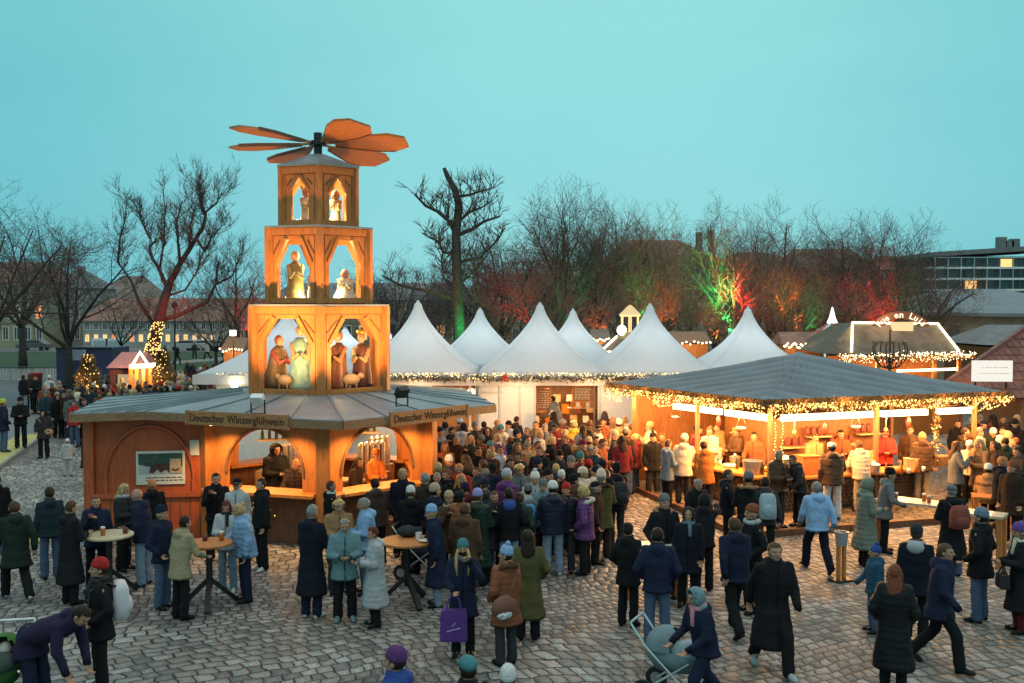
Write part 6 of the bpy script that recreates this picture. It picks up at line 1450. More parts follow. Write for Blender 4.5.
def person(x, y, a, p, coat, trousers, head, place, h=1.74, hd=False, z=0.0, wide=True, shoes='black', scarf=None, label=None, group=None, skin='mid', fur=None, mask=None, furcol='beige', under=None, Y=None):
    """x, y: picture column and row of the feet (of the head's centre when hd) ; a: facing, 0 = to the camera, 90 = picture right"""
    s = h / 1.72; J = skel(p)
    if Y is not None: g_ = pd(x, 300, Y); loc_ = V((g_.x, Y, z))
    elif hd: q = gp(x, y, z + (J['H'].translation.z - J['sink']) * s); loc_ = V((q.x, q.y, z))
    else: loc_ = gp(x, y, z)
    if not z: loc_.z = gz(loc_.y)
    rz = R(a) + math.atan2(-loc_.x, loc_.y) * .6
    USED.add((coat.split(':')[1], head))
    ct, cc = coat.split(':'); puff = ct[0] == 'p' and ct not in ('parka',); ln = ct[1:] if puff else ct
    hk, hc = head.split(':')
    kinds = {'jacket': 'jacket', 'hip': 'jacket', 'parka': 'parka', 'long': 'long coat'}
    if label is None:
        cn = cc.replace('black navy', 'blackish') + (' puffer' if puff else '') + ' ' + kinds[ln]
        label = "person in %s, %s, %s" % (cn, HEAD_TXT[hk].format(hc), place)
    if len(label.split()) > 16: label = label.replace('in crowd ', '')
    b = link("person", body_mesh(p), None, loc_, (0, 0, rz)); wd_ = random.Random(int(x * 31 + y * 17)).uniform(.92, 1.10); b.scale = (s * wd_, s * wd_, s); tag(b, label, "person", group); b.color = SK[skin] + (1,)
    PEOPLE.append((b, place, loc_))
    rr = random.Random(int(x * 13 + y * 7)); sk_ = V((0, 0, -J['sink']))
    jit = rr.uniform(.85, 1.2); col = tuple(c * jit for c in CL[cc])
    def kid(name, me, color, M_=None):
        o = link(name, me, b)
        if M_ is not None: o.matrix_local = Matrix.Translation(sk_) @ M_
        o.color = tuple(color) + (1,); return o
    kid("coat", coat_mesh(p, ln, puff, hk not in ("long", "tail")), col); kid("trousers", trouser_mesh(p, wide), CL[trousers])
    for i in (0, 1):
        hh, k, an, pt = J['leg%d' % i]; kid("shoe", shoe_mesh(), CL[shoes], Matrix.Translation(an) @ Matrix.Rotation(R((-1 if i == 0 else 1) * 9), 4, 'Z') @ Matrix.Rotation(R(pt), 4, 'X'))
    H = J['H']
    if hk in HAT_NAME:
        hb = 'short' if rr.random() < .5 else 'crop'
        kid("hair", head_mesh('crop' if hk in ('hoodup', 'furhood') else hb), CL[rr.choice(['dark', 'brown', 'silver', 'blond', 'dark'])], H)
        kid(HAT_NAME[hk], head_mesh(hk), col if hk in ('hoodup', 'furhood') and hc == cc else CL[hc], H)
    elif hk != 'bald': kid("hair", head_mesh(hk), CL[hc], H)
    nk = J['T'] @ Matrix.Translation((0, 0, 1.48))
    if scarf: kid("scarf", ring_mesh('scarf' if rr.random() < .6 else 'snood'), CL[scarf], nk)
    if fur: kid("fur_collar", ring_mesh('fur'), CL[fur], J['T'] @ Matrix.Translation((0, .0, 1.455)))
    if mask: kid("mask", mask_mesh(), CL[mask], H)
    if under: kid("hood", head_mesh_hood(), CL[under], J['T'] @ Matrix.Translation((0, .1, 1.45)))
    b['_pose'] = p; ROWP.append((b, J, s))
    return b, J, s
def head_mesh_hood():
    if 'hd' not in cache:
        b = MB(); b.ell((0, .015, -.02), (.12, .07, .10), 16, 10); b.tube([V((.1 * cos(a), -.09 + .1 * sin(a), .03 + .02 * sin(a))) for a in [2 * pi * k / 16 for k in range(17)]], .028, 8); cache['hd'] = b.mesh("hood", M['cloth'], True)
    return cache['hd']
def hand_world(r, i):
    b, J, s = r; return Matrix.LocRotScale(b.location, b.rotation_euler, b.scale) @ (J[i][2] - V((0, 0, J['sink'])))
def back_of(r): return r
# ------------------------------------------------------------------ standing tables and what is on them
def mug(loc_, label, kind="glass", group=None):
    t = thing("beer_glass" if kind == "glass" else "mug", label, kind, loc_, rnd.uniform(0, 6), group); b = MB()
    if kind == "glass":
        b.lathe([(.036, 0), (.045, .10), (.040, .13)], seg=12); b.build("drink", M['amber'], t, True); b = MB(); b.lathe([(.040, .13), (.042, .155), (.02, .165)], seg=12); b.build("foam", M['mugwhite'], t, True)
    else:
        b.lathe([(.040, 0), (.044, .05), (.042, .105), (.036, .105), (.034, .02)], seg=14); b.build("cup", M['mugred'], t, True); b = MB(); b.tube([(.042 + .03 * sin(pi * k / 8), 0, .02 + .07 * k / 8) for k in range(9)], .007, 6); b.build("handle", M['mugred'], t)
    return t
def round_table(x, y, label, m, r=.42, ht=1.12, splay=.5):
    c = gp(x, y, ht); t = thing("standing_table", label, "table", (c.x, c.y, 0), rnd.uniform(0, 2), "round standing tables"); b = MB()
    b.lathe([(r - .015, ht - .045), (r, ht - .035), (r, ht - .008), (r - .012, ht)], seg=32); b.build("tabletop", m, t)
    b = MB(); b.tube([(0, 0, .32), (0, 0, ht - .045)], .055, 10); b.build("column", M['black'], t)
    for k in range(3): a = 2 * pi * k / 3 + .4; b = MB(); b.bar((.03 * cos(a), .03 * sin(a), .46), (splay * cos(a), splay * sin(a), .03), .09, .07); b.build("leg", M['black'], t)
    return c
T1 = round_table(109, 534, "cream-topped round standing table with two dark drinks, before the red kiosk wall", mat('cream_tabletop', (.50, .42, .27), .45)); T2 = round_table(209, 542, "brown round standing table with splayed black legs, between the beige and blue jackets", M['wood'], .40)
T3 = round_table(407, 540, "orange-brown round standing table beside the pram", M['wood'], .46)
mug(T1 + V((-.06, -.12, 0)), "tall dark drink on the cream table, nearer the edge", "glass", "drinks on the cream table"); mug(T1 + V((.27, .05, 0)), "short dark mug on the cream table's right side", "mug", "drinks on the cream table")
mug(T2 + V((-.1, .1, 0)), "small mug on the brown table between the beige and blue jackets", "mug"); mug(T2 + V((.18, .12, 0)), "pale green drink on the brown table beside the blue jacket", "glass")
b = MB(); b.lathe([(.05, 0), (.06, .12), (.055, .12), (.045, .01)], seg=12); o = b.build("paper_cup", M['mugwhite']); o.location = T3 + V((.2, .05, 0)); tag(o, "white paper cup on the orange-brown round table", "cup")
b = MB(); b.lathe([(.04, 0), (.12, .03), (.11, .03)], seg=14); o = b.build("paper_plate", M['mugwhite']); o.location = T3 + V((.33, -.12, 0)); tag(o, "white paper plate on the right edge of the orange-brown table", "plate")
b = MB(); b.ell((0, 0, .09), (.2, .13, .1), 14, 8); lumpy(b, .03, 4); o = b.build("gloves", M['cloth'], None, True); o.color = (.03, .03, .035, 1); o.location = T3 + V((-.02, .25, 0)); tag(o, "heap of dark woollens lying on the round table by the pram", "clothing")
def rect_table(cx, cy, L_, W_, rz, ht, label, topm, shelf=False):
    t = thing("tall_table", label, "table", (cx, cy, 0), rz, "rectangular timber tables"); b = MB(); b.box((0, 0, ht - .025), (L_, W_, .05)); b.build("tabletop", topm, t)
    for sx_ in (-1, 1):
        for sy_ in (-1, 1): q = MB(); q.box((sx_ * (L_ / 2 - .06), sy_ * (W_ / 2 - .06), (ht - .05) / 2), (.09, .09, ht - .05)); q.build("leg", M['wood'], t)
    if shelf:
        b = MB(); b.box((0, 0, .5), (L_ - .14, .1, .08)); b.build("stretcher", M['wood'], t)
    return t
M['scrubbed'] = mat('scrubbed_top', (.52, .42, .30), .35, var=.1)
a0 = gp(893, 506, 1.08); a1 = gp(935, 497, 1.08); m_ = gp(917, 501, 1.08)
rect_table(m_.x, m_.y, 1.55, .6, R(-38), 1.08, "tall pale-topped timber table with beer glasses beside the grey-green coat", M['scrubbed'])
for i, (px, py) in enumerate(((890, 499), (896, 500), (924, 501), (929, 503))): mug(gp(px, py, 1.085), "amber beer glass on the pale-topped tall table, %s" % ("by the grey-green coat" if i < 2 else "by the red-brown backpack"), "glass", "beer glasses at left of the tall table" if i < 2 else "beer glasses at right of the tall table")
m_ = gp(978, 512, 1.05); rect_table(m_.x, m_.y, 1.0, .55, R(-38), 1.05, "second tall pale table behind the man in black with grey-blue beanie", M['scrubbed'])
m_ = gp(1015, 497, .78); rect_table(m_.x, m_.y, 1.8, .6, R(-20), .78, "low timber table with bottles at the right picture edge", M['wood'])
for i in range(4): 
    b = MB(); b.lathe([(.035, 0), (.035, .17), (.014, .23), (.014, .29)], seg=10); o = b.build("bottle", [M['bottle'], M['mugwhite'], M['amber'], mat('green_glass', (.03, .22, .04), .2)][i], None, True); o.location = gp(1000 + i * 6.5, 494 - i * .5, .785); tag(o, ["dark bottle", "white bottle", "amber bottle", "bright green bottle"][i] + " on the low table at the right edge", "bottle", "bottles on the low table")
m_ = gp(656, 545, 1.0); rect_table(m_.x, m_.y, 1.0, .6, R(10), 1.0, "white-topped red table among the dark-coated group", M['mugwhite'], False)
# ashtray post
p = gp(841, 581); t = thing("ashtray_stand", "grey bucket ashtray on twin wooden posts, standing alone on the setts", "ashtray", p, .4); b = MB(); b.box((0, 0, .02), (.40, .28, .04)); b.build("base", M['black'], t)
for s in (-.065, .065): b = MB(); b.box((s, 0, .37), (.06, .06, .68)); b.build("post", M['wood'], t)
b = MB(); b.lathe([(.10, .68), (.125, .92), (.135, .94), (.115, .94), (.10, .80)], seg=16); b.build("bucket", mat('zinc', (.34, .35, .36), .45, .5), t)
# prams
def pram(loc_, rz, label, cover, seat):
    t = thing("pram", label, "pram", loc_, rz); b = MB()
    for s in (-.25, .25):
        b.tube([(s, .55, 1.02), (s, .35, .75), (s, -.30, .16)], .016, 8); b.tube([(s, -.25, .6), (s, .35, .16)], .016, 8)
    b.tube([(-.25, .55, 1.02), (.25, .55, 1.02)], .018, 8); b.build("chassis", M['steel'], t)
    for s in (-.27, .27):
        for y_, r in ((-.32, .11), (.36, .15)): w = MB(); w.tube([(s - .02, y_, r), (s + .02, y_, r)], r, 16); wo = w.build("wheel", M['black'], t); q = MB(); q.tube([(s - .026, y_, r), (s + .026, y_, r)], r * .55, 12); q.build("rim", M['steel'], wo)
    b = MB(); b.loft([[V((w * cos(a), y_ + d * sin(a), z)) for a in [2 * pi * k / 16 for k in range(16)]] for w, d, y_, z in ((.18, .3, 0, .42), (.23, .38, .0, .55), (.24, .40, .0, .68))]); so = b.build("seat", mat('pram_cloth', seat, .9), t, True)
    b = MB(); b.ell((0, .12, .68), (.25, .3, .3), 18, 10, keep=lambda c: c.z > .0 and c.y > -.12); b.build("canopy", mat('pram_hood', seat, .9), t, True)
    b = MB(); b.ell((0, -.16, .68), (.22, .28, .12), 16, 8); lumpy(b, .02, 2); b.build("blanket", mat('blanket', cover, .9, var=.2), t, True); b = MB(); b.ell((0, .1, .78), (.085, .09, .1), 14, 10); b.build("pillow", mat('pillow', (.5, .45, .42), .9), t, True)
    return t
pram(gp(424, 578), 1.3, "dark pram with silver frame parked behind the round table", (.05, .05, .06), (.02, .02, .025))
pram(gp(676, 700), 1.1, "pale blue and pink pram being pushed along the picture's lower edge", (.26, .35, .38), (.15, .21, .235))
pram(gp(4, 712), .2, "dark pram with lime green trim at the lower left corner", (.03, .05, .04), (.035, .12, .02))
def backpack(r, col, label, w=.32, h=.45):
    b_, J, s = r; t = thing("backpack", label, "backpack"); Mx = Matrix.LocRotScale(b_.location, b_.rotation_euler, b_.scale) @ J['T'] @ Matrix.Translation((0, .24, 1.18)); t.matrix_world = Mx
    b = MB(); b.loft([[V((w / 2 * q * (abs(cos(a)) ** .6) * (1 if cos(a) > 0 else -1), d * (abs(sin(a)) ** .6) * (1 if sin(a) > 0 else -1), z)) for a in [2 * pi * k / 20 for k in range(20)]] for z, q, d in ((-h / 2, .8, .06), (-h / 2 + .03, 1, .10), (-.05, 1, .11), (h / 2 - .1, .95, .10), (h / 2 - .02, .75, .07), (h / 2, .4, .03))]); m_ = mat('bag_fabric', col, .8, bump=.3); bd = b.build("bag", m_, t, True)
    b = MB(); b.ell((0, .1, -.08), (w * .38, .05, h * .25), 14, 8); b.build("pocket", m_, t, True)
    for sx_ in (-.1, .1): q = MB(); q.tube([(sx_, -.04, h / 2 - .06), (sx_ * 1.15, -.16, h / 2 + .02), (sx_ * 1.35, -.36, h / 2 - .06), (sx_ * 1.5, -.39, -.02), (sx_ * 1.7, -.2, -h / 2 + .05)], .018, 6); q.build("strap", M['black'], t)
def handbag(r, col, label, i=0, kind="handbag", w=.34, h=.40, drop=.28, logo=False, d=.07):
    p = hand_world(r, i); t = thing(kind, label, "bag", p + V((0, 0, -.03)), r[0].rotation_euler.z); m_ = mat('bag_cloth', col, .75, bump=.2); b = MB()
    b.loft([[V((w / 2 * q * (1 if k in (0, 3) else -1), d * q * (1 if k in (0, 1) else -1), z)) for k in range(4)] for z, q in ((-drop - h, .92), (-drop - h + .03, 1), (-drop - .1, .97), (-drop, .9))]); bd = b.build("bag", m_, t)
    for s in (-1, 1): q = MB(); q.tube([(-w * .28, s * d * .7, -drop - .01), (-w * .2, s * .02, -.1), (0, 0, -.0), (w * .2, s * .02, -.1), (w * .28, s * d * .7, -drop - .01)], .013, 6); q.build("handle", m_, t)
    if logo:
        q = MB(); q.tube([(-.1, -d - .004, -drop - h * .66), (0.0, -d - .004, -drop - h * .60), (.1, -d - .004, -drop - h * .55)], .009, 5); q.tube([(-.02, -d - .004, -drop - h * .5), (.03, -d - .004, -drop - h * .38), (.0, -d - .004, -drop - h * .45)], .007, 5); q.build("emblem", mat('pale_violet_print', (.4, .3, .55), .8), bd)
    return t
def shoulder_bag(r, col, label, sx_=1, flap=None, at=(.18, .17, .93), w=.44, h=.34):
    b_, J, s = r; t = thing("shoulder_bag", label, "bag"); t.matrix_world = Matrix.LocRotScale(b_.location, b_.rotation_euler, b_.scale) @ Matrix.Translation((at[0] * sx_, at[1], at[2])); m_ = mat('bag_leather', col, .5, bump=.3)
    b = MB(); b.ell((0, .04, 0), (w / 2, .09, h / 2), 18, 10); lumpy(b, .02, 7); b.build("bag", m_, t, True)
    q = MB(); q.tube([(-sx_ * .1, .02, h / 2 - .03), (-sx_ * .2, .01, .3), (-sx_ * .32, -.06, .50), (-sx_ * .30, -.2, .52)], .016, 6); q.build("strap", m_, t)
    if flap: q = MB(); q.ell((.02, .075, -h * .32), (w * .32, .065, h * .2), 12, 8); q.build("panel", mat('pale_pattern', flap, .6, var=.6, scale=20), t, True)

# ------------------------------------------------------------------ the people one can tell apart
P = person
P(17, 600, 205, 'walk', 'parka:dark green', 'black', 'short:brown', '', label="walking person in dark green parka with white-soled shoes at the left edge", shoes='light grey')
P(-2, 560, 190, 'walk2', 'jacket:black', 'denim', 'short:dark', '', label="person in black jacket and jeans cut by the left picture edge")
P(51, 578, 200, 'stand', 'jacket:dark teal', 'denim', 'short:dark brown', '', label="person in dark teal jacket and jeans standing behind the long black coat")
P(71, 604, 130, 'hold', 'long:black', 'black', 'short:brown', '', h=1.8, label="man in long black coat at the cream table, turned to the right")
P(97, 590, 15, 'cup', 'jacket:navy', 'black', 'short:auburn', '', skin='warm', label="ruddy-faced man in navy jacket behind the cream standing table")
P(124, 570, 60, 'hold', 'jacket:charcoal', 'black', 'long:blond', '', h=1.7, scarf='light grey', label="woman with long fair hair and patterned pale scarf against the red wall")
P(144, 585, 250, 'table', 'jacket:navy', 'light denim', 'bald:dark', '', h=1.8, label="bald man in navy jacket and light jeans at the cream table")
P(153, 566, 200, 'stand', 'jacket:black', 'charcoal', 'short:ginger', '', label="fair-haired person in black jacket just behind the bald man")
P(163, 608, 60, 'pockets', 'jacket:navy', 'denim', 'beanie:navy', '', label="man in navy jacket and dark striped beanie left of the beige parka", scarf=None)
P(181, 619, 130, 'table', 'hip:khaki', 'black', 'short:dark', '', h=1.70, label="person in beige hooded jacket and black trousers at the brown table")
P(217, 560, 10, 'cup', 'jacket:black', 'black', 'short:dark', '', h=1.78, label="dark-haired man in black raising a cup beside the kiosk counter")
P(228, 592, 350, 'phone', 'jacket:light grey', 'light denim', 'long:reddish', '', h=1.68, shoes='white', scarf='dark green', label="woman with dark red hair in pale jacket behind the brown table")
P(238, 566, 350, 'stand', 'jacket:light grey', 'charcoal', 'cap:black', '', label="person in black cap with pale top between the two jackets at the bar")
P(246, 601, 285, 'table', 'pjacket:light blue', 'navy', 'bun:blond', '', h=1.73, label="woman in light blue puffer jacket with fair hair pinned up")
P(262, 570, 300, 'stand', 'jacket:black', 'black', 'short:dark brown', '', h=1.8, shoes='white', label="man in black leaning at the kiosk bar with bright white trainers")
P(312, 617, 150, 'hold', 'long:black navy', 'navy', 'short:silver', '', h=1.88, shoes='white', label="grey-haired man in long dark coat and white trainers")
P(345, 620, 5, 'hold', 'hip:grey teal', 'black', 'short:silver', '', h=1.69, label="woman in grey-teal jacket looking down at her hands, facing the camera", shoes='grey teal')
P(375, 626, 285, 'hold', 'plong:light grey', 'black', 'short:reddish', '', h=1.62, label="woman in long pale grey quilted coat with short red-brown hair")
P(339, 592, 10, 'hold', 'jacket:tan', 'charcoal', 'curly:blond', '', h=1.68, skin='warm', label="curly fair-haired woman in tan jacket behind the grey-teal jacket")
P(366, 593, 285, 'hold', 'jacket:light blue', 'denim', 'short:silver', '', h=1.73, label="grey-haired man in sky blue jacket facing left")
P(331, 563, 100, 'cup', 'jacket:black', 'black', 'short:brown', '', h=1.66, scarf='white', label="person in black with white scarf at the kiosk's front corner")
P(377, 566, 200, 'table', 'jacket:dark brown', 'black', 'short:dark', '', scarf='teal', label="dark-haired man in brown coat with turquoise collar at the kiosk bar")
P(403, 556, 5, 'stand', 'jacket:black navy', 'black', 'short:blond', '', h=1.82, label="fair-haired man in open black shirt facing the camera by the bar")
P(411, 574, 185, 'hold', 'jacket:black', 'black', 'beanie:white', '', h=1.68, label="person in black with white beanie seen from behind by the bar")
P(437, 606, 275, 'table', 'long:navy', 'light denim', 'beanie:light blue', '', h=1.74, label="woman in long navy coat and pale blue striped beanie at the pram's table")
P(449, 583, 20, 'face' if False else 'cup', 'parka:brown', 'dark brown', 'beanie:beige', '', h=1.7, scarf='beige', label="person with beige beanie and hand at the face behind the navy coat")
P(477, 585, 160, 'hold', 'plong:dark green', 'black', 'beanie:lilac', '', h=1.76, label="woman in long dark green quilted coat with lilac beanie")
w = P(463, 655, 0, 'tote', 'parka:navy', 'black', 'beanie:teal', '', h=1.70, mask='black', scarf='grey', label="woman in teal beanie and black mask holding a phone to her face")
for s in (-1, 1):
    q = MB(); q.tube([(s * .07, -.045, .02), (s * .095, -.075, -.08), (s * .10, -.13, -.2), (s * .085, -.15, -.36)], [.018, .026, .026, .012], 8); o = q.build("hair", M['hair'], w[0], True); o.color = CL['blond'] + (1,); o.matrix_local = w[1]['H']
handbag(w, (.085, .028, .19), "violet cloth tote bag hanging from the masked woman's hand", 0, "tote_bag", .40, .46, .24, True)
w = P(506, 664, 215, 'look', 'pparka:rust', 'charcoal', 'pom:light blue', '', h=1.70, fur='brown', label="person in rust brown puffer coat with pale blue pompom beanie")
shoulder_bag(w, (.17, .065, .04), "brown puffy shoulder bag with patterned underside on the rust brown coat", 1, (.5, .5, .5))
w = P(528, 639, 180, 'pockets', 'long:olive', 'black', 'long:dark', '', h=1.70, label="woman in olive coat with long dark brown hair seen from behind")
w = P(509, 583, 185, 'pockets', 'jacket:black', 'light denim', 'short:dark', '', h=1.78, under='blue', label="man in black jacket with blue hood showing, grey jeans, from behind")
w = P(553, 575, 195, 'hold', 'pjacket:navy', 'light denim', 'beanie:white', '', h=1.78, shoes='white', label="person in navy puffer and white beanie with pale jeans and white shoes")
P(585, 574, 250, 'sway', 'phip:purple', 'black', 'fluffy:blond', '', h=1.70, fur='cream', label="woman in purple puffer coat with cream fur hood leaning to the left")
P(601, 557, 185, 'hold', 'parka:olive', 'dark brown', 'slouch:cream', '', h=1.76, fur='dark brown', label="person in olive brown parka with cream hat and dark fur collar, from behind")
w = P(616, 548, 200, 'stand', 'jacket:black', 'charcoal', 'beanie:black', '', h=1.80, label="person in black jacket and black beanie carrying a dark backpack")
backpack(w, (.015, .017, .022), "black backpack on the person right of the olive brown parka")
P(581, 549, 80, 'hold', 'jacket:cream', 'denim', 'beanie:cream', '', h=1.72, label="woman in cream jacket and cream knitted hat in the crowd")
w = P(528, 566, 190, 'stand', 'jacket:light grey', 'denim', 'beanie:grey', '', h=1.62, label="person in pale jacket and grey beanie with bright blue backpack")
backpack(w, (.06, .25, .45), "bright blue backpack left of the navy puffer jacket", .26, .36)
# centre right
P(628, 626, 150, 'pockets', 'hip:black', 'black', 'bun:dark', '', h=1.68, label="woman in short black coat with tied-back hair left of the dark group")
P(657, 645, 175, 'pockets', 'jacket:navy', 'denim', 'short:dark', '', h=1.80, label="man in navy jacket and jeans seen from behind at the white-topped table")
P(664, 598, 15, 'pockets', 'parka:black', 'black', 'beanie:grey', '', h=1.82, fur='tan', label="smiling man in grey beanie and fur-collared black parka")
P(688, 606, 350, 'stand', 'parka:black navy', 'black', 'hoodup:charcoal', '', h=1.70, scarf='grey blue', label="woman in blackish coat, hood half up, facing the camera")
P(703, 590, 170, 'reach', 'jacket:black', 'black', 'hoodup:black', '', h=1.74, label="person in black jacket with black hood pointing away")
P(735, 634, 200, 'walk2', 'jacket:navy', 'black', 'short:brown', '', h=1.84, label="man in navy jacket striding away, brown hair")
P(751, 612, 290, 'pockets', 'jacket:black', 'black', 'beanie:rust', '', h=1.80, scarf='light grey', label="man in rust red beanie and long pale scarf")
P(772, 672, 15, 'walk', 'long:black', 'black', 'short:brown', '', h=1.86, shoes='light grey', label="tall person in long black coat walking towards the camera")
P(704, 712, 300, 'push', 'jacket:navy', 'navy', 'hoodup:grey teal', '', h=1.62, scarf='pink', label="person in navy jacket, pale teal hood and pink scarf pushing the pram")
w = P(765, 565, 185, 'walk', 'jacket:charcoal', 'black', 'short:dark', '', h=1.76, label="person in charcoal jacket with pale grey backpack walking away")
backpack(w, (.28, .36, .40), "pale grey-blue backpack worn right of the fur-trimmed black jacket", .34, .5)
P(748, 562, 180, 'hold', 'jacket:black', 'denim', 'beanie:grey', '', h=1.80, fur='tan', label="person in black jacket with tan fur hood and jeans facing the pavilion")
P(727, 553, 80, 'cup', 'jacket:black navy', 'black', 'short:brown', '', h=1.76, label="brown-haired person in blackish jacket looking right by the pavilion corner")
P(694, 560, 20, 'lean', 'jacket:black', 'denim', 'short:silver', '', h=1.72, label="stooping person in black with grey hair behind the black hood")
P(667, 508, 120, 'hold', 'hip:grey blue', 'black', 'short:brown', '', h=1.76, z=0, label="man in grey-blue jacket with short brown hair in profile on the orange setts")
P(705, 512, 200, 'table', 'hip:orange', 'charcoal', 'short:brown', '', h=1.74, z=.12, label="person in bright orange-red jacket at the pavilion's left counter")
P(683, 503, 160, 'table', 'hip:cream', 'charcoal', 'beanie:cream', '', h=1.74, z=.12, label="person in cream coat reaching to the pavilion's left counter")
P(777, 528, 40, 'hold', 'pjacket:brown', 'charcoal', 'short:silver', '', h=1.78, z=.12, label="grey-haired man in brown puffer by the pavilion's front corner")
P(799, 527, 300, 'lean', 'jacket:charcoal', 'black', 'short:brown', '', h=1.70, z=.12, label="brown-haired man in charcoal jacket leaning at the front counter")
P(817, 571, 195, 'walk', 'jacket:light blue', 'black navy', 'short:silver', '', h=1.74, label="person in pale blue jacket and dark trousers walking on the setts", z=0)
P(832, 519, 185, 'table', 'pjacket:brown', 'white', 'cap:white', '', h=1.80, z=.12, label="man in brown puffer, white trousers and white cap at the front counter")
P(861, 512, 195, 'lean', 'pjacket:cream', 'beige', 'short:brown', '', h=1.76, z=.12, label="man in cream puffer jacket at the front counter")
P(865, 566, 100, 'hold', 'plong:grey green', 'black', 'furhood:grey green', '', h=1.74, label="woman in long grey-green quilted coat with hood, hands at the tall table", furcol='beige')
P(884, 552, 80, 'table', 'hip:grey', 'black', 'beanie:black', '', h=1.76, label="man in grey coat and black beanie behind the tall pale table")
P(922, 503, 180, 'table', 'pjacket:brown', 'beige', 'short:blond', '', h=1.82, z=.12, label="fair-haired man in brown puffer and beige trousers at the counter's right end")
P(874, 632, 280, 'child', 'jacket:petrol', 'denim', 'pom:blue', '', h=1.36, label="child in petrol blue jacket and bright blue pompom beanie")
w = P(893, 694, 170, 'pockets', 'plong:black', 'black', 'long:auburn', '', h=1.74, label="woman in long black quilted coat with long auburn hair, from behind")
w = P(915, 640, 165, 'stand', 'hip:black navy', 'black', 'beanie:charcoal', '', h=1.78, under='light grey', label="man in blackish jacket with pale hood and charcoal beanie behind the walker")
P(939, 668, 70, 'walk2', 'hip:navy', 'black', 'short:brown', '', h=1.80, label="man in navy coat striding to the right with arm out")
w = P(951, 576, 200, 'hold', 'long:black', 'denim', 'cap:grey', '', h=1.74, label="person in long black coat with grey cap wearing a red-brown backpack")
backpack(w, (.20, .045, .03), "red-brown backpack beside the tall pale table", .34, .44)
P(979, 621, 240, 'pockets', 'hip:black', 'denim', 'beanie:grey blue', '', h=1.84, label="broad man in black coat and grey-blue beanie with jeans")
w = P(1020, 632, 280, 'hold', 'long:black', 'maroon', 'beanie:violet', '', h=1.72, scarf='cream', label="woman in long black coat, violet beanie and dark red tights at the right edge")
handbag(w, (.015, .015, .018), "black handbag held by the woman with the violet beanie", 1, "handbag", .26, .22, .16)
P(40, 714, 60, 'bend', 'hip:plum', 'navy', 'short:dark', '', h=1.84, label="big person in dark purple jacket bending over at the lower left")
w = P(101, 690, 285, 'pockets', 'hip:black', 'black', 'beanie:red', '', h=1.76, label="person in black with red and white beanie at the lower left", scarf='charcoal')
backpack(w, (.55, .52, .55), "white backpack on the person with the red beanie", .32, .5)
P(396, 818, 250, 'stand', 'jacket:blue', 'black', 'beanie:purple', '', h=1.72, label="person in blue jacket with dark purple beanie at the lower picture edge")
P(468, 830, 200, 'stand', 'jacket:black', 'black', 'cap:teal', '', h=1.72, label="person in teal cap and black jacket at the lower picture edge")
P(508, 836, 180, 'stand', 'jacket:grey', 'black', 'beanie:white', '', h=1.66, label="person in white knitted hat at the lower picture edge")
def held(lbl, txt, i=0):
    for b_, J_, s_ in ROWP:
        if b_['label'] == lbl: mug(hand_world((b_, J_, s_), i) + V((0, 0, -.02)), txt, 'mug'); return
held("ruddy-faced man in navy jacket behind the cream standing table", "mug raised by the ruddy-faced man at the cream table")
held("dark-haired man in black raising a cup beside the kiosk counter", "mug raised by the man in black beside the kiosk's left counter")
held("person in black with white scarf at the kiosk's front corner", "mug held by the person with the white scarf")
held("brown-haired person in blackish jacket looking right by the pavilion corner", "mug held by the brown-haired person by the pavilion corner")
# left, beyond the yellow kerb
P(4, 452, 120, 'pockets', 'hip:navy', 'denim', 'beanie:yellow green', '', z=.13, h=1.8, label="person in navy coat with bright yellow-green beanie at the left edge")
P(21, 448, 10, 'hold', 'jacket:black', 'black', 'beanie:black', '', z=.13, h=1.78, label="person in black standing alone on the yellow kerb strip")
w = P(44, 458, 350, 'pockets', 'hip:charcoal', 'black', 'hoodup:black', '', h=1.62, label="woman in dark hooded coat with tan bag beside the yellow kerb")
shoulder_bag(w, (.34, .20, .10), "tan shoulder bag of the woman by the yellow kerb", 1, None, (.2, -.12, .95), .3, .24)
P(68, 476, 175, 'child', 'jacket:light grey', 'light grey', 'beanie:white', '', h=1.12, label="small child in pale jacket and white hat on the setts left of the kiosk", shoes='black')
P(87, 487, 100, 'hold', 'parka:dark brown', 'black', 'short:brown', '', h=1.6, label="brown-coated person peeping out behind the kiosk's left wall")
P(75, 447, 340, 'stand', 'jacket:red', 'denim', 'short:dark', '', h=1.7, label="person in red jacket and jeans under the kiosk roof's left corner")
P(85, 446, 20, 'stand', 'jacket:charcoal', 'black', 'short:dark', '', h=1.72, label="person in charcoal jacket right of the red jacket by the kiosk roof")
P(58, 438, 30, 'stand', 'parka:black', 'black', 'long:dark', '', h=1.7, label="dark-haired person in black parka left of the red jacket")
P(65, 438, 330, 'stand', 'hip:dark brown', 'black', 'short:brown', '', h=1.78, label="man in dark brown coat walking beside the red jacket")
P(24, 412, 150, 'stand', 'jacket:black', 'light denim', 'short:dark', '', h=1.75, z=.13, label="person in black jacket and pale jeans, leftmost of the far group")
P(30, 410, 220, 'stand', 'jacket:charcoal', 'black', 'short:brown', '', h=1.75, z=.13, label="person in charcoal jacket second from left in the far group")
P(37, 414, 330, 'hold', 'hip:black', 'black', 'short:dark', '', h=1.8, z=.13, label="tall person in black coat third from left in the far group")
P(50, 412, 190, 'stand', 'long:white', 'light grey', 'beanie:white', '', h=1.75, label="person dressed all in white left of the dark tree trunk")
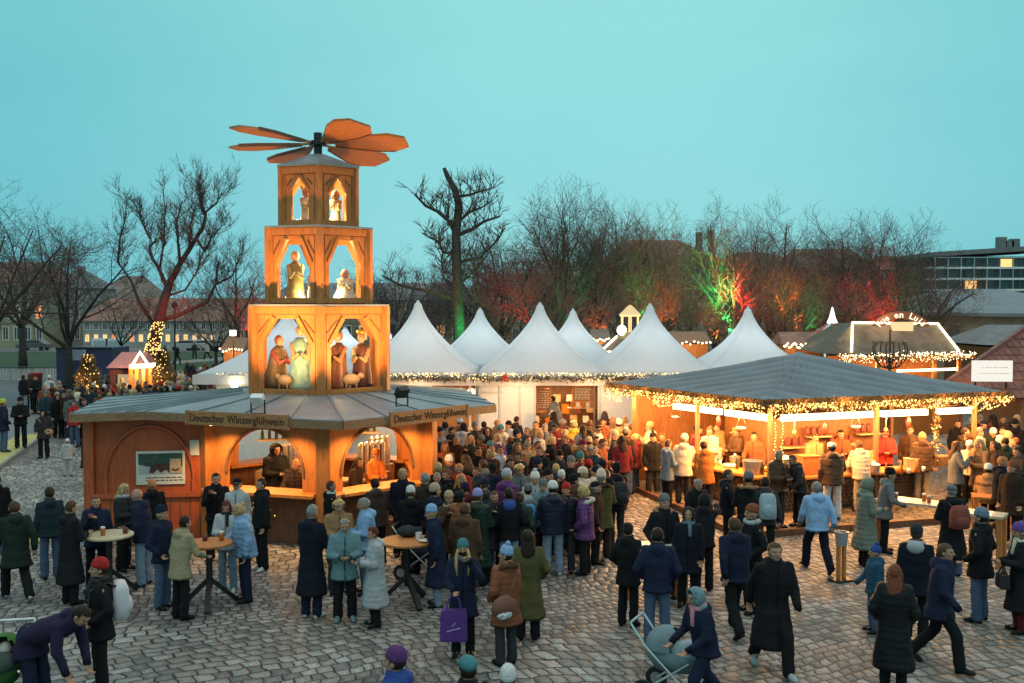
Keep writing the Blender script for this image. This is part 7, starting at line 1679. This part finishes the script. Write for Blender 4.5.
# kiosk staff and guests inside the kiosk
def inside(lx, ly, **k):
    q = KM @ V((lx, ly, 0)); return dict(x=512 + FPX * q.x / q.y, Y=q.y, **k)
def staff(lx, ly, a, p, coat, head, label, h=1.74):
    q = KM @ V((lx, ly, 0)); P(512 + FPX * q.x / q.y, 500, a, p, coat, 'black', head, '', h=h, Y=q.y, label=label, skin='warm')
staff(-.55, -1.55, 350, 'table', 'pjacket:dark brown', 'crop:blond', "man in dark quilted jacket leaning on the kiosk counter, cropped fair hair", 1.74)
staff(-1.05, -.55, 30, 'hold', 'jacket:black', 'hoodup:black', "tall dark-hooded person inside the kiosk's left arch", 1.95)
staff(-.2, -.85, 340, 'hold', 'jacket:brown', 'short:blond', "fair-haired person in brown jacket inside the kiosk's left arch", 1.86)
staff(.15, -1.35, 260, 'table', 'jacket:charcoal', 'short:dark', "dark-haired person bending over drinks inside the kiosk", 1.66)
staff(1.25, -1.05, 40, 'hold', 'jacket:orange', 'beanie:orange', "kiosk worker in bright orange jacket and orange hat", 1.80)
staff(.75, -1.35, 60, 'table', 'jacket:dark brown', 'long:dark', "long-haired kiosk worker in brown beside the orange jacket", 1.70)
# pavilion staff
def pstaff(px, Y, a, p, coat, head, label, h=1.75): P(px, 450, a, p, coat, 'black', head, '', h=h, Y=Y, z=.12, label=label, skin='warm')
pstaff(757, 26.1, 330, 'table', 'jacket:rust', 'short:dark', "pavilion cook in rust orange behind the left counter's big steel pot")
pstaff(738, 26.9, 300, 'hold', 'jacket:brown', 'cap:tan', "pavilion worker in brown with tan cap behind the left counter")
pstaff(722, 27.9, 290, 'table', 'jacket:tan', 'short:brown', "pavilion worker in tan jacket near the dark post")
pstaff(815, 25.9, 20, 'table', 'jacket:tan', 'short:brown', "pavilion worker in tan jacket behind the orange red box")
pstaff(842, 26.5, 10, 'hold', 'jacket:rust', 'short:dark', "pavilion worker in rust jacket behind the white cap")
pstaff(887, 26.6, 0, 'hold', 'jacket:red', 'cap:maroon', "pavilion worker in red jacket and maroon cap behind the front counter")
pstaff(912, 27.2, 340, 'stand', 'jacket:brown', 'bun:brown', "pavilion worker in brown with hair in a bun at the right")
pstaff(850, 27.5, 350, 'hold', 'jacket:orange', 'curly:brown', "curly-haired pavilion worker in orange deep inside")
w = P(557, 436, 250, 'reach', 'jacket:grey', 'black', 'short:dark', '', h=1.80, Y=33.6, z=.35, label="stall worker in grey reaching up inside the menu board hatch", skin='warm')

# ------------------------------------------------------------------ the dense crowd, given by the place of each head
CR = "crowd between the kiosk and the pavilion"
def crowd(rows, place, group, **kw):
    for r in rows:
        x, y, a, p, coat, head = r[:6]; q_ = random.Random(int(x * 7 + y * 11)); a = (q_.uniform(-60, 60) if q_.random() < .4 and not coat.startswith('x') else a + q_.uniform(-50, 50)); ex = r[6] if len(r) > 6 else {}
        k = dict(kw); k.update(ex); tr = k.pop('tr', ['black', 'charcoal', 'denim', 'dark brown'][int(x * 3 + y) % 4])
        P(x, y, a, p, coat, tr, head, k.pop('pl', place), hd=True, group=group, h=k.pop('h', 1.66 + ((x * 7 + y * 3) % 17) / 100), **k)
rowsA = [ # left part, beside the kiosk
 (433, 452, 185, 'hold', 'hip:black', 'fluffy:blond'), (452, 431, 120, 'stand', 'jacket:black', 'cap:charcoal'), (460, 423, 200, 'hold', 'parka:brown', 'beanie:light blue'), (457, 441, 100, 'hold', 'parka:dark brown', 'short:silver'),
 (471, 440, 30, 'cup', 'hip:charcoal', 'long:blond'), (475, 427, 200, 'stand', 'jacket:charcoal', 'beanie:grey'), (484, 425, 160, 'stand', 'jacket:maroon', 'short:dark'), (497, 438, 5, 'hold', 'parka:purple', 'long:blond', dict(scarf='white')),
 (497, 423, 330, 'stand', 'jacket:tan', 'short:ginger'), (516, 420, 140, 'hold', 'parka:dark brown', 'short:dark'), (527, 431, 20, 'cup', 'jacket:charcoal', 'short:brown'), (517, 448, 200, 'stand', 'jacket:brown', 'long:brown'),
 (520, 457, 300, 'hold', 'jacket:black navy', 'short:dark'), (509, 463, 80, 'hold', 'jacket:navy', 'short:dark'), (519, 470, 190, 'hold', 'parka:grey', 'curly:blond'), (507, 476, 185, 'stand', 'jacket:purple', 'beanie:light grey'),
 (484, 465, 220, 'hold', 'jacket:grey', 'short:brown'), (448, 462, 20, 'hold', 'jacket:charcoal', 'slouch:white'), (438, 468, 200, 'stand', 'jacket:black', 'short:blond'), (459, 469, 150, 'hold', 'jacket:red', 'short:ginger'),
 (461, 480, 170, 'stand', 'hip:black', 'long:ginger'), (426, 479, 180, 'hold', 'parka:dark brown', 'crop:silver'), (445, 447, 250, 'stand', 'jacket:rust', 'long:auburn'), (478, 452, 300, 'stand', 'parka:black navy', 'tail:dark'),
 (492, 455, 240, 'hold', 'jacket:dark brown', 'bun:blond'), (437, 478, 170, 'stand', 'jacket:black navy', 'short:silver'), (494, 497, 340, 'cup', 'parka:charcoal', 'tail:brown'), (465, 510, 190, 'stand', 'parka:brown', 'short:brown'), (487, 432, 90, 'stand', 'hip:black', 'hoodup:black')]
crowd(rowsA, "in crowd right of the kiosk", CR)
rowsB = [
 (528, 440, 30, 'stand', 'jacket:brown', 'short:dark'), (536, 425, 10, 'hold', 'jacket:tan', 'crop:brown'), (545, 428, 200, 'stand', 'parka:grey', 'short:silver'), (538, 445, 60, 'cup', 'parka:tan', 'short:brown'), (540, 451, 10, 'hold', 'hip:black', 'short:brown'),
 (563, 423, 200, 'stand', 'jacket:rust', 'short:silver'), (574, 425, 160, 'stand', 'hip:yellow', 'fluffy:blond'), (553, 415, 200, 'stand', 'parka:charcoal', 'long:dark'), (590, 424, 190, 'stand', 'parka:dark brown', 'short:brown'), (596, 440, 185, 'hold', 'parka:brown', 'short:dark'),
 (601, 443, 80, 'phone', 'parka:rust', 'short:brown'), (605, 415, 150, 'hold', 'jacket:brown', 'long:brown'), (613, 421, 300, 'stand', 'jacket:tan', 'short:ginger'), (619, 424, 200, 'stand', 'parka:khaki', 'beanie:white'), (631, 428, 190, 'hold', 'hip:orange', 'short:brown'),
 (639, 430, 200, 'stand', 'phip:rust', 'beanie:white'), (653, 438, 190, 'stand', 'hip:black', 'pom:black'), (663, 437, 210, 'hold', 'parka:brown', 'short:auburn'), (612, 410, 20, 'hold', 'jacket:brown', 'bun:dark'), (560, 456, 350, 'hold', 'jacket:charcoal', 'beanie:black'),
 (571, 463, 170, 'stand', 'parka:black', 'beanie:grey'), (548, 476, 20, 'camera', 'jacket:dark brown', 'beanie:black'), (602, 466, 250, 'stand', 'jacket:navy', 'beanie:navy'), (535, 479, 60, 'hold', 'jacket:light grey', 'pom:white'), (543, 486, 300, 'hold', 'jacket:grey teal', 'beanie:grey'),
 (551, 441, 120, 'hold', 'parka:black', 'tail:blond'), (566, 440, 250, 'stand', 'hip:dark brown', 'cap:tan'), (583, 446, 100, 'stand', 'jacket:brown', 'beanie:maroon'), (575, 450, 200, 'hold', 'hip:black navy', 'short:ginger'), (628, 412, 60, 'stand', 'jacket:dark brown', 'hoodup:dark brown'), (645, 416, 100, 'hold', 'parka:brown', 'beanie:yellow'), (622, 440, 160, 'stand', 'jacket:maroon', 'long:dark')]
crowd(rowsB, "in crowd before the menu boards", CR, skin='warm')
rowsC = [
 (965, 432, 60, 'stand', 'parka:dark brown', 'short:dark'), (969, 438, 200, 'hold', 'parka:black', 'short:brown'), (980, 444, 60, 'hold', 'parka:tan', 'long:blond'), (985, 425, 330, 'hold', 'parka:charcoal', 'cap:navy'), (1009, 436, 250, 'hold', 'hip:beige', 'hoodup:beige'), (1015, 424, 200, 'stand', 'jacket:black', 'beanie:black'),
 (1003, 420, 20, 'stand', 'jacket:brown', 'short:brown'), (973, 421, 150, 'stand', 'parka:brown', 'short:silver'), (995, 447, 290, 'stand', 'hip:brown', 'curly:brown'), (1019, 452, 270, 'hold', 'jacket:charcoal', 'bun:dark'), (958, 424, 120, 'stand', 'jacket:black', 'tail:dark'), (993, 418, 200, 'stand', 'hip:rust', 'long:dark'), (1012, 468, 300, 'stand', 'parka:dark brown', 'beanie:rust'), (1001, 462, 60, 'hold', 'jacket:black navy', 'short:ginger')]
crowd(rowsC, "in crowd right of the wicker basket", "crowd at the pavilion's right side", z=.12, skin='warm')
P(987, 471, 160, 'sit', 'jacket:tan', 'black', 'beanie:white', 'seated at the low table', hd=True, h=1.74, z=.12, group="people seated at the low table"); P(1009, 468, 330, 'sit', 'jacket:black', 'black', 'cap:grey blue', 'seated at the low table', hd=True, h=1.80, z=.12, group="people seated at the low table"); P(1022, 480, 250, 'sit', 'jacket:charcoal', 'denim', 'short:dark', 'seated at the low table', hd=True, h=1.74, group="people seated at the low table")
for k_, bx in enumerate((987, 1009, 1022)):
    q = gp(bx, 471 if k_ < 2 else 480, 1.2); st = thing("bench", ["short bench under the white beanie at the low table", "short bench under the grey-blue cap at the low table", "short bench at the near side of the low table"][k_], "bench", (q.x, q.y + .05, .12 if k_ < 2 else 0), .3, "benches at the low table"); b = MB(); b.box((0, 0, .43), (.6, .3, .05)); b.build("seat", M['wood'], st)
    for s in (-.24, .24): b = MB(); b.box((s, 0, .2), (.05, .26, .41)); b.build("leg", M['wood'], st)
# far crowd at the left, heads above the kiosk roof
rr_ = random.Random(21)
coats = ['black', 'charcoal', 'navy', 'dark brown', 'grey', 'brown', 'black navy', 'maroon', 'dark teal', 'khaki', 'light grey', 'dark green', 'rust', 'cream']
heads = ['short:dark', 'short:brown', 'beanie:black', 'beanie:grey', 'long:dark', 'short:blond', 'beanie:red', 'cap:black', 'beanie:white', 'hoodup:black', 'short:silver', 'tail:blond', 'beanie:navy', 'bun:brown', 'beanie:beige', 'short:auburn', 'long:brown', 'cap:grey', 'beanie:teal']
combos = [(c, h) for c in coats for h in heads if (c, h) not in USED and (c.replace('black navy', 'blackish'), h) not in USED]; rr_.shuffle(combos)
spots = []
for (x0, x1, y0, y1, n, pl) in ((44, 78, 378, 398, 13, "beside the dark tree trunk"), (78, 128, 376, 398, 22, "before the red-roofed stall"), (120, 160, 382, 396, 11, "before the glowing stall gable"), (160, 188, 370, 392, 18, "right of the bulb-hung fir"), (186, 216, 362, 390, 28, "at the pyramid's far left side")):
    i = 0; tries = 0
    while i < n and tries < 400:
        tries += 1; x, y = rr_.uniform(x0, x1), rr_.uniform(y0, y1)
        if any(abs(x - a) < 4.2 and abs(y - b_) < 2.6 for a, b_ in spots): continue
        spots.append((x, y)); c, h = combos.pop(); i += 1
        P(x, y, rr_.uniform(0, 360), rr_.choice(['stand', 'hold', 'pockets', 'cup', 'stand']), rr_.choice(['jacket', 'parka', 'hip']) + ':' + c, rr_.choice(['black', 'denim', 'charcoal']), h, pl, hd=True, h=rr_.uniform(1.6, 1.8), group="far crowd round the red-roofed stall")
for i in range(8):
    x = 150 + i * 14 + rr_.uniform(-4, 4); c, h = combos.pop(); P(x, 0, rr_.uniform(0, 360), 'walk', 'jacket:' + c, 'black', h, "on far path by parked cars", Y=rr_.uniform(85, 118), group="walkers near the parked cars")
# further heads filling the gaps of the crowd
for (x0, x1, y0, y1, n, pl, z_, gr) in ((432, 525, 424, 500, 26, "in crowd right of the kiosk", 0, CR), (525, 598, 428, 492, 24, "in crowd before the menu boards", 0, CR), (600, 662, 420, 440, 9, "in crowd at pavilion's left corner", 0, CR), (955, 1022, 418, 450, 9, "in crowd right of the wicker basket", .12, "crowd at the pavilion's right side"), (690, 760, 424, 436, 3, "inside the pavilion's left side", .12, "people inside the pavilion")):
    i = 0; tries = 0
    taken = [(512 + FPX * l_.x / l_.y, l_.y) for _, _, l_ in PEOPLE]
    while i < n and tries < 600:
        tries += 1; x, y = rr_.uniform(x0, x1), rr_.uniform(y0, y1); q = gp(x, y, z_ + 1.62)
        if any(abs(x - a) < (10 if abs(d_ - q.y) < .8 else 5) and abs(d_ - q.y) < 1.5 for a, d_ in taken): continue
        if (V((q.x, q.y)) - V((KC.x, KC.y))).length < 3.6: continue
        taken.append((x, q.y)); c, h = combos.pop(); i += 1
        P(x, y, rr_.uniform(0, 360), rr_.choice(['hold', 'stand', 'pockets', 'cup', 'look', 'look2', 'phone']), rr_.choice(['jacket', 'parka', 'hip', 'pjacket']) + ':' + c, rr_.choice(['black', 'denim', 'charcoal']), h, pl, hd=True, h=rr_.uniform(1.6, 1.82), z=z_, group=gr, skin='warm')
# unique labels: two people who share one look are told apart by their neighbours
from collections import defaultdict
byl = defaultdict(list)
for b_, _, _ in PEOPLE:
    if len(b_['label'].split()) > 16: print('LONG', b_['label'])
for b_, place, l_ in PEOPLE: byl[b_["label"]].append(b_)
dups = {k: len(v) for k, v in byl.items() if len(v) > 1}
if dups: print("DUPLICATE LABELS", dups)
for b_, _, _ in PEOPLE:
    if '_pose' in b_: del b_['_pose']
